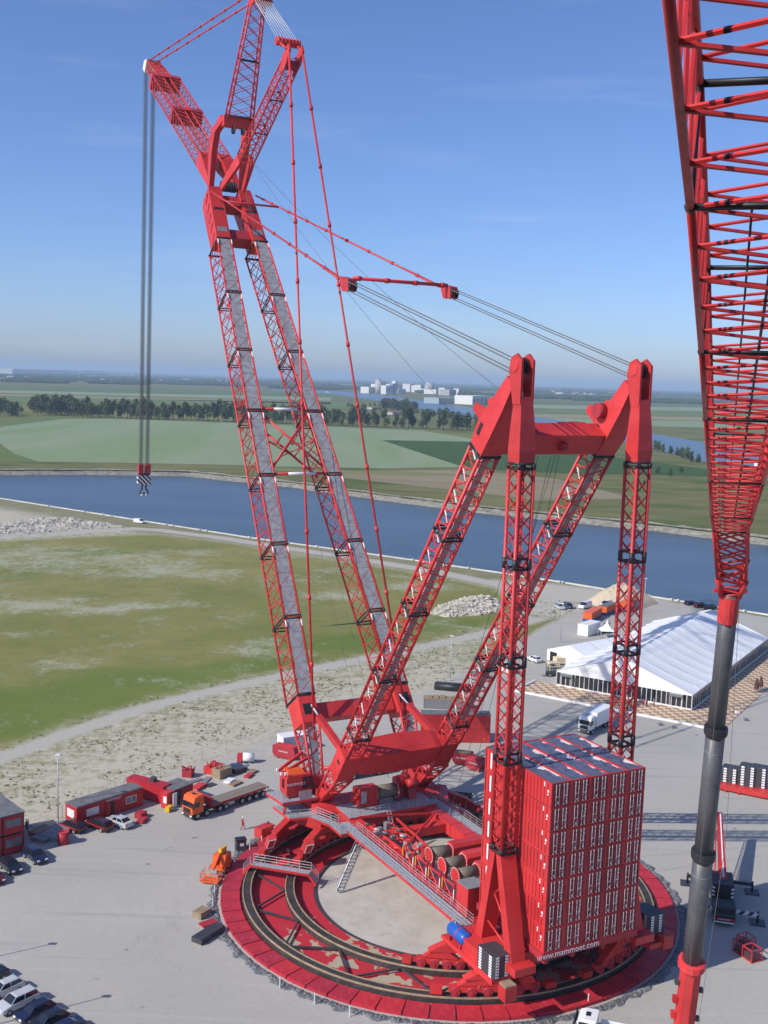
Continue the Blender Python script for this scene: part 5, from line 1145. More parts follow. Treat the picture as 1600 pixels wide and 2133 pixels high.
tr = empty('flatbed_truck', p0_.lerp(p1_, .5), th_); tag(tr, 'orange truck with a long empty flatbed trailer', 'truck')
h_ = TL / 2
c = tractor(tr, M['orange'], h_)
mb = MB(); mb.bb(h_ - 6.5, h_ - .2, -.5, .5, .6, 1.0); mb.build('chassis', M['steel_dark'], tr)
mb = MB(); mb.bb(-h_, h_ - 3.6, -1.27, 1.27, 1.22, 1.5); fb = mb.build('flatbed', M['red_dull'], tr)
npl = 26; pl_ = MB(); pl_.bb(-(TL - 4) / npl / 2 + .015, (TL - 4) / npl / 2 - .015, -1.2, 1.2, 0, .05); plm = pl_.mesh('plank'); plm.materials.append(mat('worn_deck_boards', (.20, .17, .14), .9, var=.35, scale=1.5))
for i in range(npl): child('plank', plm, fb, (-h_ + .2 + (TL - 4) / npl * (i + .5), 0, 1.503))
mb = MB(); mb.bb(h_ - 3.7, h_ - 3.5, -1.25, 1.25, 1.4, 2.7); mb.build('headboard', M['red_dull'], tr)
for x in (h_ - 1.0, h_ - 2.7, h_ - 5.2, h_ - 6.4, -h_ + 1.2, -h_ + 2.6, -h_ + 4.0, -h_ + 5.4):
    for s in (1, -1): wheel(tr, x, s * 1.05, .52, .52, .35)
for s in (1, -1): mb = MB(); mb.bb(-h_ + 7, -h_ + 9, s * 1.1 - .2, s * 1.1 + .1, .6, 1.1); mb.build('tool_box', M['galv'], tr)
wp, wq = G(1216, 1530), G(1292, 1492); wl = 9.5; hw_ = math.atan2(wp.y - wq.y, wp.x - wq.x); cpos = wp + (wq - wp).normalized() * (wl / 2)
wt = empty('box_truck', cpos, hw_); tag(wt, 'white box truck driving past the tent behind the right mast', 'truck'); tractor(wt, M['white'], wl / 2, 2.5, 3.5)
mb = MB(); mb.bb(-wl / 2, wl / 2 - 2.6, -1.27, 1.27, 1.1, 3.8); mb.build('box_body', M['white'], wt); mb = MB(); mb.bb(-wl / 2, wl / 2 - .5, -.6, .6, .55, 1.05); mb.build('chassis', M['steel_dark'], wt)
for x in (wl / 2 - 1.2, -wl / 2 + 1.6, -wl / 2 + 2.9):
    for s in (1, -1): wheel(wt, x, s * 1.05, .5, .5, .34)
lw_ = empty('lorry', G(1240, 2174), heading((1330, 2196), (1225, 2174))); tag(lw_, 'white lorry cab just showing at the bottom edge', 'truck'); tractor(lw_, M['white'], 2.0, 2.4, 3.0)
for s in (1, -1): wheel(lw_, .9, s * 1.0, .5, .5, .3); wheel(lw_, -4.0, s * 1.0, .5, .5, .3)
mb = MB(); mb.bb(-6.5, -.4, -1.2, 1.2, 1.0, 1.15); mb.bb(-6.5, -.4, -1.25, -1.17, 1.15, 2.0); mb.bb(-6.5, -.4, 1.17, 1.25, 1.15, 2.0); mb.bb(-.5, -.4, -1.2, 1.2, 1.15, 2.0); mb.bb(-6.5, -6.4, -1.2, 1.2, 1.15, 2.0); mb.build('load_bed', M['white'], lw_)

# ------------------------------------------------------------------ cabins and loose containers
def px_box(A, B, C_):        # corner A-B is the end, B-C the long side (pixels on the ground)
    a, b, c = G(*A), G(*B), G(*C_); d = (c - b); L_ = d.length; d.normalize(); n = V(-d.y, d.x, 0); w = (a - b).dot(n)
    if w < 0: n = -n; w = -w
    return b, d, n, L_, w
M['roof_grey'] = mat('cabin_roof_felt', (.15, .15, .155), .8, var=.25, scale=.8); M['pane_white'] = mat('white_window_blind', (.72, .72, .70), .25); M['pane_grey'] = mat('grey_window', (.16, .19, .20), .12)
cb_red = mat('cabin_red', (.42, .016, .026), .5, var=.1, scale=.8)
b, d, n, L_, w = px_box((132, 1711), (160, 1722), (297, 1678)); w = 2.9
root = empty('site_cabin', b, math.atan2(d.y, d.x)); sg = 1 if (V(-d.y, d.x, 0) - n).length < .1 else -1
tag(root, 'long low red site cabin with grey roof behind the parked cars', 'cabin'); Y0, Y1 = (0, w) if sg > 0 else (-w, 0); near = 0.0
mb = MB(); mb.bb(0, L_, Y0, Y1, .12, 2.75); mb.build('wall', cb_red, root)
rf = MB(); rf.bb(-.05, L_ + .05, Y0 - .05, Y1 + .05, 2.76, 2.88); ro = rf.build('roof', M['roof_grey'], root)
for i in range(6):
    mb = MB(); mb.bb(.1 + i * L_ / 6, .02 + (i + 1) * L_ / 6, Y0 + .1, Y1 - .1, 2.885, 2.93); mb.build('roof_sheet', M['roof_grey'], ro)
ys_ = -.02 if sg > 0 else .02
def wbox(x0, x1, z0, z1, mt, nm, y=0.0, t=.03): mb = MB(); mb.bb(x0, x1, y - t, y + t, z0, z1); return mb.build(nm, mt, root)
f = wbox(1.6, 3.7, 1.0, 2.1, M['white'], 'window_frame'); mb = MB(); mb.bb(1.68, 3.62, -.05, .05, 1.08, 2.02); mb.build('pane', M['pane_white'], f)
f = wbox(L_ - 3.0, L_ - 1.1, 1.0, 2.1, M['white'], 'window_frame')
for k in range(2): mb = MB(); mb.bb(L_ - 2.9 + k * .92, L_ - 2.1 + k * .92, -.05, .05, 1.1, 2.0); mb.build('pane', M['pane_grey'], f)
wbox(L_ * .47, L_ * .47 + 1.0, .15, 2.2, M['black'], 'doorway')
wbox(L_ * .42, L_ * .42 + .8, .15, 2.25, cb_red, 'open_door', -.12 * sg)
mb = MB(); mb.bb(-.05, .02, Y0 + .6, Y1 - .5, 1.0, 2.2); mb.build('window', M['pane_white'], root)
lettering('MAMMOET', .55, (L_ * .55, -.04 * sg, 2.45), (1, 0, 0), (0, 0, 1), M['white'], root)
def simple_box(name, label, cat, A, B, C_, h, mt, z0=.1, roof=None, w=None, parts=(), group=None, corr=0):
    b, d, n, L_, ww = px_box(A, B, C_); ww = w or ww
    sg = 1 if (V(-d.y, d.x, 0) - n).length < .1 else -1; root = empty(name, b, math.atan2(d.y, d.x)); tag(root, label, cat, group)
    Y0, Y1 = (0, ww) if sg > 0 else (-ww, 0); mb = MB(); mb.bb(0, L_, Y0, Y1, z0, h); mb.build('wall', mt, root)
    mb = MB(); mb.bb(-.06, L_ + .06, Y0 - .06, Y1 + .06, h + .003, h + .1); mb.build('roof', roof or mt, root)
    if corr:
        rb = MB(); rb.bb(-.05, .05, -.035, .035, z0 + .15, h - .12); rm_ = rb.mesh('rib'); rm_.materials.append(mt)
        k = int(L_ / corr)
        for i in range(k):
            child('rib', rm_, root, (.25 + (L_ - .5) * i / (k - 1), 0 if True else 0, 0))
        for x in (.06, L_ - .06): mb = MB(); mb.box((x, 0, (h + z0) / 2), (.14, .1, h - z0)); mb.build('corner_post', mt, root)
    return root, L_, ww, sg
r_, L_, w, sg = simple_box('site_cabin', 'short red cabin with machinery on its roof between long cabin and truck', 'cabin', (286, 1652), (340, 1676), (356, 1668), 2.7, cb_red, w=7.2)
for k in range(3): mb = MB(); mb.bb(.6 + .5 * k, 1.2 + .5 * k, (2.8 + k * .3) * sg - .4, (2.8 + k * .3) * sg + .4, 2.82, 3.3 - .1 * k); mb.build('roof_unit', M['steel_dark'], r_)
r_, L_, w, sg = simple_box('tool_container', 'dark red tool container with open door behind the orange truck', 'container', (350, 1672), (362, 1680), (402, 1664), 2.5, M['red_dull'], w=3.2, roof=M['roof_grey'])
mb = MB(); mb.bb(.2, 1.5, -.06, .06, .2, 2.3); mb.build('opening', M['black'], r_); mb = MB(); mb.bb(-.7, .1, -.6, -.5, .2, 2.35); mb.build('open_door', M['white'], r_)
r_, L_, w, sg = simple_box('cabinet', 'narrow red cabinet with white sign at the corner of the short cabin', 'cabinet', (336, 1682), (348, 1686), (358, 1681), 2.4, M['red'], w=1.2); mb = MB(); mb.bb(-.03, .02, .2 * sg - .1, .2 * sg + .5, .9, 1.9); mb.build('sign', M['white'], r_)
# two-storey cabins
b, d, n, L_, w = px_box((0, 1740), (51, 1772), (-60, 1800))
dirr = (G(-60, 1802) - G(51, 1772)).normalized(); nrm = V(-dirr.y, dirr.x, 0); nrm = nrm if nrm.y > 0 else -nrm
root = empty('stacked_cabins', G(51, 1772), math.atan2(dirr.y, dirr.x)); tag(root, 'two-storey red office cabins at the left edge', 'cabin')
sg = 1 if (V(-dirr.y, dirr.x, 0) - nrm).length < .1 else -1; D_ = 9.0 * sg
for fl in range(2):
    for k in range(4):
        mb = MB(); mb.bb(k * 3.0 + .05, k * 3.0 + 2.95, min(0, D_), max(0, D_), fl * 2.75 + .08, fl * 2.75 + 2.62); md = mb.build('cabin_module', cb_red, root)
        mb = MB(); mb.bb(k * 3.0 + .35, k * 3.0 + 2.65, -.04, .04, fl * 2.75 + 1.05, fl * 2.75 + 2.15); mb.build('window', M['pane_grey'], md)
        for q in (.35, 1.46, 2.57): mb = MB(); mb.bb(k * 3.0 + q, k * 3.0 + q + .08, -.06, .06, fl * 2.75 + 1.0, fl * 2.75 + 2.2); mb.build('window_bar', M['red'], md)
        mb = MB()
        for x in (k * 3.0 + .02, k * 3.0 + 2.9): mb.bb(x, x + .08, -.05, .03, fl * 2.75 + .05, fl * 2.75 + 2.68)
        for z in (.05, 2.6): mb.bb(k * 3.0 + .1, k * 3.0 + 2.9, -.045, .03, fl * 2.75 + z, fl * 2.75 + z + .09)
        mb.build('frame', M['black'], md)
mb = MB(); mb.bb(-.1, 12.1, min(0, D_) - .1, max(0, D_) + .1, 5.45, 5.6); mb.build('roof', M['roof_grey'], root)
# red storage containers near the boom foot
def loose_container(label, A, B, C_, z, h, mt, L_=None, group=None, name='storage_container', cat='container', roofm=None, corr=.35):
    r_, l_, w_, sg = simple_box(name, label, cat, A, B, C_, h, mt, w=2.44, corr=corr, group=group, roof=roofm); r_.location.z = z; return r_, l_
r_, l_ = loose_container('red corrugated container under another beside the right boom foot', (876, 1520), (877, 1546), (1020, 1548), 0, 2.59, M['cont'])
mb = MB(); mb.box((1.0, -.06, 1.4), (.2, .04, 1.7)); mb.build('stripe', M['white'], r_)
for x in (l_ - 1, l_ - 5.5): mb = MB(); mb.box((x, -.06, .7), (.35, .04, .35)); mb.build('hazard_sign', M['orange'], r_)
r_, l_ = loose_container('red corrugated container stacked on top of a like one, grey rail above', (876, 1520), (877, 1546), (1020, 1548), 2.62, 2.59, M['cont'], roofm=M['roof_grey'])
r_, l_ = loose_container('grey open-top bin of planks behind the red containers', (880, 1462), (882, 1475), (975, 1480), 0, 1.9, M['grey'], name='open_bin', cat='bin', roofm=M['wood'])
for k in range(6): mb = MB(); mb.bb(.6 + k * 1.3, 1.7 + k * 1.3, .4, 2.0, 2.02, 2.2 + .1 * (k % 3)); mb.build('timber', M['wood'], r_)
for lb, A, B, C_, mt, rm2, h in (('orange container nearest the white store, plain orange roof', (1214, 1292), (1232, 1297), (1253, 1285), M['orange'], M['orange'], 2.6), ('orange container with dark grey roof, middle of three', (1247, 1278), (1263, 1283), (1286, 1274), M['orange'], M['roof_grey'], 2.6), ('orange container seen through the right back mast', (1290, 1272), (1304, 1276), (1328, 1264), M['orange'], M['orange'], 2.6)):
    r_, l_, w_, sg = simple_box('storage_container', lb, 'container', A, B, C_, h, mt, z0=.9, roof=rm2, w=2.5, corr=.6, group='orange containers')
    mb = MB(); mb.bb(-.03, l_ + .03, min(0, w_ * sg) - .03, max(0, w_ * sg) + .03, .05, .88); mb.build('blue_base', M['blue_dull'] if 'blue_dull' in M else M.setdefault('blue_dull', mat('dull_blue', (.05, .09, .20), .6)), r_)
simple_box('store_box', 'white box store behind the small white tent', 'container', (1207, 1322), (1224, 1327), (1250, 1318), 3.0, M['white'], w=3.0)
r_, l_, w_, sg = simple_box('skip_container', 'pale white container behind the left boom foot', 'container', (584, 1560), (590, 1568), (640, 1560), 2.6, M['white'], w=2.5, corr=.4)

# ------------------------------------------------------------------ white marquee with tiled terrace
a, b = G(1158, 1428), G(1441, 1481); fx_ = (b - a).normalized(); FW = (b - a).length
r2 = G(1600, 1393); LX = (r2 - b).normalized(); fy_ = V(-fx_.y, fx_.x, 0)
LN = 64.0; EH, AH = 3.4, 8.6
mq = empty('marquee', a, math.atan2(fx_.y, fx_.x)); tag(mq, 'large white marquee with glazed sides on a tiled terrace', 'tent')
M['pvc'] = mat('white_pvc_fabric', (.84, .85, .86), .55, var=.04, scale=.3)
M['pvc'].node_tree.nodes['Principled BSDF'].inputs['Subsurface Weight'].default_value = 0
nb = 12; bay = LN / nb
for i in range(nb):
    for s in (0, 1):
        mb = MB(); x0, x1 = (0, FW / 2) if s == 0 else (FW, FW / 2); y0, y1 = i * bay + .06, (i + 1) * bay - .06; vs = []
        for j in range(7):
            t = j / 6; sag = -.16 * math.sin(math.pi * t)
            for k in range(5): q = k / 4; vs.append((x0 + (x1 - x0) * t, y0 + (y1 - y0) * q, EH + (AH - EH) * t + sag - .12 * math.sin(math.pi * q)))
        mb.add(vs, [(j * 5 + k, (j + 1) * 5 + k, (j + 1) * 5 + k + 1, j * 5 + k + 1) if s == 0 else (j * 5 + k, j * 5 + k + 1, (j + 1) * 5 + k + 1, (j + 1) * 5 + k) for j in range(6) for k in range(4)], True); mb.build('roof_panel', M['pvc'], mq)
for i in range(nb + 1):
    mb = MB(); y = i * bay
    for x0, x1 in ((0, FW / 2), (FW, FW / 2)): mb.beam((x0, y, EH + .04), (x1, y, AH + .04), .14, .12)
    for x in (.08, FW - .08): mb.beam((x, y, 0), (x, y, EH), .16, .16)
    mb.build('portal_frame', M['galv_light'], mq)
for y in (.02, LN - .02):
    mb = MB(); mb.prism([V(.02, y, EH), V(FW - .02, y, EH), V(FW / 2, y, AH - .05)], (0, .04, 0)); mb.build('gable', M['white'], mq)
def glazed(p0, p1, n, h, zc):
    p0, p1 = Vector(p0), Vector(p1); d = (p1 - p0).normalized(); L_ = (p1 - p0).length
    mb = MB(); mb.beam(p0 + V(0, 0, .22), p1 + V(0, 0, .22), .12, .4); mb.beam(p0 + V(0, 0, h - .15), p1 + V(0, 0, h - .15), .14, .3); fr_ = mb.build('wall_rail', M['white'], mq)
    mb = MB(); mb.beam((0, 0, 0), (0, 0, h - .7), .17, .17); pm_ = mb.mesh('mullion'); pm_.materials.append(M['galv_light'])
    gm = MB(); g = L_ / n - .2; gm.bb(-g / 2, g / 2, -.02, .02, 0, h - .75); gme = gm.mesh('pane'); gme.materials.append(M['glass'])
    for i in range(n + 1): child('mullion', pm_, mq, p0.lerp(p1, i / n) + V(0, 0, .42))
    for i in range(n): o = child('pane', gme, mq, p0.lerp(p1, (i + .5) / n) + V(0, 0, .42)); o.rotation_euler = (0, 0, math.atan2(d.y, d.x))
glazed((.1, .05, 0), (FW - .1, .05, 0), 28, EH, 0); glazed((FW - .06, .2, 0), (FW - .06, LN - .2, 0), 44, EH, 0)
mb = MB(); mb.bb(.05, .1, .1, LN - .1, 0, EH); mb.build('side_wall', M['white'], mq)
mb = MB(); mb.bb(.15, FW - .15, LN - .1, LN - .05, 0, EH); mb.build('rear_wall', M['white'], mq)
mb = MB(); mb.bb(.3, FW - .3, .3, LN - .3, .02, .12); mb.build('floor', M['wood'], mq)
for x0 in (1.2, FW - 4.6):
    mb = MB(); mb.bb(x0, x0 + 2.8, -.9, .0, 2.6, 3.1); pc = mb.build('porch', M['pane_grey'], mq)
    for x in (x0 + .05, x0 + 2.7): mb = MB(); mb.bb(x, x + .1, -.85, -.75, 0, 2.6); mb.build('porch_post', M['galv_light'], pc)
# terrace
def tile_mat():
    m = bpy.data.materials.new('terrace_tiles'); m.use_nodes = True; nt = m.node_tree; b = nt.nodes['Principled BSDF']; tc = nn(nt, 'ShaderNodeTexCoord')
    c = nn(nt, 'ShaderNodeTexChecker', i_Scale=.8); c.inputs[1].default_value = (.74, .60, .43, 1); c.inputs[2].default_value = (.44, .25, .14, 1); nt.links.new(tc.outputs['Object'], c.inputs[0])
    no = nn(nt, 'ShaderNodeTexNoise', i_Scale=.5); nt.links.new(tc.outputs['Object'], no.inputs[0]); mx = nn(nt, 'ShaderNodeMixRGB', blend_type='MULTIPLY'); mx.inputs[0].default_value = .25
    nt.links.new(c.outputs[0], mx.inputs[1]); nt.links.new(no.outputs['Color'], mx.inputs[2]); nt.links.new(mx.outputs[0], b.inputs[0]); b.inputs['Roughness'].default_value = .8; return m
tp = [(-4.5, 0.5), (-5.2, -9.6), (FW + 8.6, -9.6), (FW + 8.6, LN), (FW - .5, LN), (FW - .5, .5)]
mb = MB(); mb.prism([V(x, y, 0.01) for x, y in tp], (0, 0, .1)); ter = mb.build('terrace', tile_mat(), None, kind='structure'); ter.location = a; ter.rotation_euler = (0, 0, math.atan2(fx_.y, fx_.x))
kb = MB(); kb.bb(-1.2, 1.2, -.2, .2, 0, .42); kbm = kb.mesh('kerb_block'); kbm.materials.append(M['white'])
n_ = int((FW + 13.8) / 2.46)
for i in range(n_): child('kerb_block', kbm, ter, (-5.2 + 1.25 + i * 2.46, -9.85, 0))
for i in range(4): o = child('kerb_block', kbm, ter, (-5.25 + .1 * i, -8.4 + i * 2.46, 0)); o.rotation_euler = (0, 0, R(90))
# store tent beside it
A_, B_ = G(1139, 1374), G(1232, 1402); sx = (B_ - A_).normalized(); SW = (B_ - A_).length; SL = 26.0
stt = empty('store_tent', A_, math.atan2(sx.y, sx.x)); tag(stt, 'smaller white store tent behind the marquee with dark doorway', 'tent')
for i in range(4):
    for s in (0, 1):
        mb = MB(); x0, x1 = (0, SW / 2) if s == 0 else (SW, SW / 2); q = [(x0, i * SL / 4 + .05, 2.6), (x1, i * SL / 4 + .05, 5.0), (x1, (i + 1) * SL / 4 - .05, 5.0), (x0, (i + 1) * SL / 4 - .05, 2.6)]
        mb.add(q, [(0, 1, 2, 3) if s == 0 else (3, 2, 1, 0)]); mb.build('roof_panel', M['pvc'], stt)
mb = MB(); mb.prism([V(0, 0, 0), V(SW, 0, 0), V(SW, 0, 2.58), V(SW / 2, 0, 4.98), V(0, 0, 2.58)], (0, .06, 0)); mb.build('gable', M['white'], stt)
mb = MB(); mb.prism([V(0, SL, 0), V(SW, SL, 0), V(SW, SL, 2.58), V(SW / 2, SL, 4.98), V(0, SL, 2.58)], (0, .06, 0)); mb.build('gable', M['white'], stt)
for x in (.02, SW - .08): mb = MB(); mb.bb(x, x + .06, .1, SL, 0, 2.58); mb.build('side_wall', M['white'], stt)
mb = MB(); mb.bb(1.0, 3.2, -.04, .05, 0, 2.3); mb.build('doorway', M['black'], stt)
ct = empty('pagoda_tent', G(1263, 1328)); tag(ct, 'small pointed white tent top behind the store tent', 'tent')
mb = MB(); mb.loft([[V(s * math.cos(t), s * math.sin(t), z) for t in (R(45), R(135), R(225), R(315))] for s, z in ((2.6, 2.0), (1.2, 2.7), (.35, 3.8), (.05, 4.8))]); mb.build('canopy', M['pvc'], ct)
for t in (45, 135, 225, 315): mb = MB(); mb.tube((2.5 * math.cos(R(t)), 2.5 * math.sin(R(t)), 0), (2.5 * math.cos(R(t)), 2.5 * math.sin(R(t)), 2.0), .06, 6); mb.build('post', M['galv_light'], ct)

# ------------------------------------------------------------------ people
def person(label, pos, rz, suit, h=1.78, hat=None, stride=.28, legs=None, cat='person', bag=None):
    """one continuous skinned body; clothes by region"""
    s = h / 1.78; J = {'pel': (0, 0, .95), 'spi': (.02, 0, 1.2), 'che': (.03, 0, 1.42), 'nec': (.04, 0, 1.54), 'hea': (.06, 0, 1.64), 'top': (.06, 0, 1.76),
         'hl': (stride * .15, .1, .9), 'kl': (stride * .65 + .05, .11, .5), 'al': (stride, .11, .08), 'tl': (stride + .16, .12, .05),
         'hr': (-stride * .15, -.1, .9), 'kr': (-stride * .3 + .06, -.11, .5), 'ar': (-stride, -.11, .12), 'tr': (-stride + .14, -.12, .04),
         'sl': (.02, .19, 1.42), 'el': (-.12, .25, 1.16), 'wl': (.0, .27, .93), 'fl': (.03, .27, .83), 'sr': (.02, -.19, 1.42), 'er': (.05, -.25, 1.15), 'wr': (.22, -.25, .98), 'fr': (.27, -.24, .9)}
    E_ = [('pel', 'spi'), ('spi', 'che'), ('che', 'nec'), ('nec', 'hea'), ('hea', 'top'), ('pel', 'hl'), ('hl', 'kl'), ('kl', 'al'), ('al', 'tl'), ('pel', 'hr'), ('hr', 'kr'), ('kr', 'ar'), ('ar', 'tr'), ('che', 'sl'), ('sl', 'el'), ('el', 'wl'), ('wl', 'fl'), ('che', 'sr'), ('sr', 'er'), ('er', 'wr'), ('wr', 'fr')]
    rad = {'pel': .15, 'spi': .14, 'che': .16, 'nec': .06, 'hea': .1, 'top': .07, 'hl': .1, 'kl': .07, 'al': .05, 'tl': .045, 'sl': .075, 'el': .05, 'wl': .04, 'fl': .035}
    ks = list(J); me_ = bpy.data.meshes.new('body'); me_.from_pydata([tuple(c * s for c in J[k]) for k in ks], [(ks.index(a), ks.index(b)) for a, b in E_], [])
    o = bpy.data.objects.new('body', me_); COL.objects.link(o); o.modifiers.new('skin', 'SKIN')
    for i, k in enumerate(ks):
        kk = k if k in rad else k[0] + 'l'; v = me_.skin_vertices[0].data[i]; v.radius = (rad[kk] * s,) * 2; v.use_root = (k == 'pel')
    o.modifiers.new('sub', 'SUBSURF').levels = 1
    dg = bpy.context.evaluated_depsgraph_get(); m2 = bpy.data.meshes.new_from_object(o.evaluated_get(dg)); bpy.data.objects.remove(o)
    root = empty('person', pos, rz); tag(root, label, cat)
    m2.materials.clear(); [m2.materials.append(x) for x in (suit, legs or suit, M['skin'], M['black'])]
    for p in m2.polygons:
        z = p.center.z / s; y = abs(p.center.y) / s; p.material_index = 2 if z > 1.52 or (y > .2 and z < .95 and z > .7) else 3 if z < .1 else 1 if z < .95 else 0; p.use_smooth = True
    b_ = bpy.data.objects.new('body', m2); COL.objects.link(b_); b_.parent = root
    hb = MB(); hb.loft([[V(.06 * s + r * math.cos(t), r * math.sin(t), z * s) for t in np.linspace(0, 2 * math.pi, 11)[:-1]] for r, z in ((.135, 1.70), (.125, 1.76), (.09, 1.82), (.03, 1.845))], smooth=True); hb.build('helmet' if hat else 'hair', hat or M['black'], root)
    return root
suit_red = mat('red_overalls', (.45, .02, .03), .8); dark_cl = mat('dark_clothes', (.03, .03, .05), .8); grey_cl = mat('grey_clothes', (.18, .18, .2), .8)
person('worker in red overalls and white helmet walking across the yard', G(505, 1728), R(15), suit_red, 1.9, M['white'], .3)
person('worker in red overalls near the yellow and white drums by the ring', G(594, 1735), R(100), suit_red, 1.8, M['red'], .05)
for i, (px, py, cl, lb) in enumerate(((1322, 1468, grey_cl, 'person in grey leftmost of the group before the marquee'), (1340, 1472, suit_red, 'person in a red top in the group before the marquee'), (1347, 1472, dark_cl, 'person in dark clothes in the middle of the group before the marquee'), (1362, 1472, grey_cl, 'person in a pale top at the right of the group before the marquee'), (1310, 1473, dark_cl, 'person in dark clothes by the right back mast near the truck'), (1306, 1483, dark_cl, 'person in dark clothes seen through the right back mast'))):
    person(lb, G(px, py), i * 1.1, cl, 1.75, None, .1, dark_cl)
person('worker in dark clothes at the corner of the two-storey cabins', G(56, 1733), R(-60), dark_cl, 1.8, None, .1)

# ------------------------------------------------------------------ boom lift
bl = empty('boom_lift', G(462, 1812), heading((440, 1835), (470, 1800))); tag(bl, 'orange boom lift with folded yellow arm and basket on the ground', 'lift')
mb = MB(); mb.bb(-1.5, 1.2, -1.1, 1.1, .5, 1.1); mb.build('chassis', M['orange'], bl)
for x in (-1.0, .8):
    for s in (1, -1): wheel(bl, x, s * 1.05, .5, .5, .4)
mb = MB(); mb.prism([V(-1.3, -.9, 1.1), V(1.2, -.9, 1.1), V(1.0, -.9, 2.3), V(-1.0, -.9, 2.5)], (0, .7, 0)); mb.prism([V(-1.3, .3, 1.1), V(1.2, .3, 1.1), V(1.0, .3, 2.2), V(-1.0, .3, 2.4)], (0, .6, 0)); mb.build('engine_cover', M['orange'], bl)
mb = MB(); mb.beam((-.9, -.05, 3.0), (1.1, -.05, 2.7), .4, .5); mb.beam((-1.0, -.05, 2.5), (1.1, -.05, 2.2), .35, .4); mb.build('arm', M['yellow'], bl)
mb = MB(); mb.beam((-1.0, 0, 2.7), (-3.2, 0, 1.4), .3, .4); mb.build('fly_arm', M['orange'], bl)
mb = MB(); mb.bb(-4.6, -3.0, -1.2, 1.2, .25, .4); bk = mb.build('basket_floor', M['orange'], bl)
mb = MB()
for p, q in (((-4.6, -1.2), (-3.0, -1.2)), ((-3.0, -1.2), (-3.0, 1.2)), ((-3.0, 1.2), (-4.6, 1.2)), ((-4.6, 1.2), (-4.6, -1.2))):
    handrail(mb, [V(*p, .4), V(*q, .4)], 1.1, .8, .035)
mb.build('basket_rail', M['orange'], bk); mb = MB(); mb.bb(-3.2, -3.0, -.5, .5, .9, 1.5); mb.build('control_panel', M['galv'], bk)

# ------------------------------------------------------------------ small things around the yard
def crate(name, label, cat, px, py, size, rz, mt, group=None, slats=0, z=0.0, trim=None):
    root = empty(name, G(px, py) + V(0, 0, z), rz); tag(root, label, cat, group); x, y, h = size
    mb = MB(); mb.bb(-x / 2, x / 2, -y / 2, y / 2, .1, h); mb.build('body', mt, root)
    for k in (-1, 0, 1): mb = MB(); mb.bb(k * (x / 2 - .08) - .07, k * (x / 2 - .08) + .07, -y / 2, y / 2, 0, .1); mb.build('runner', trim or M['wood'], root)
    for i in range(slats): mb = MB(); mb.bb(-x / 2 - .01, x / 2 + .01, -y / 2 + y * i / slats + .02, -y / 2 + y * (i + 1) / slats - .02, h, h + .03); mb.build('slat', trim or mt, root)
    return root
gb = crate('generator', 'red generator box on the yard beside the ring', 'generator', 551, 1741, (2.6, 1.5, 1.5), heading((540, 1745), (565, 1735)), M['red'])
mb = MB(); mb.tube((.9, .2, 1.5), (.9, .2, 1.9), .08, 8); mb.build('exhaust', M['black'], gb)
wk = crate('waste_container', 'black wheeled waste container with a white label', 'bin', 501, 1771, (1.4, 1.1, 1.6), R(20), M['steel_dark'], trim=M['tyre'])
mb = MB(); mb.bb(-.2, .35, -.56, -.54, .8, 1.2); mb.build('label', M['white'], wk); mb = MB(); mb.bb(-.75, .75, -.6, .6, 1.6, 1.72); mb.build('lid', M['black'], wk)
for px, py, mt, lb in ((578, 1740, 'galv_light', 'pale cylindrical drum between generator and ring'), (590, 1744, 'yellow', 'yellow drum standing at the ring edge')):
    r_ = empty('drum', G(px, py)); tag(r_, lb, 'drum'); mb = MB(); mb.tube((0, 0, 0), (0, 0, 1.3), .55, 14); mb.build('shell', M[mt], r_)
    for z in (.4, .9): mb = MB(); mb.tube((0, 0, z), (0, 0, z + .06), .58, 14); mb.build('hoop', M[mt], r_)
hz = heading((0, 1740), (60, 1715))
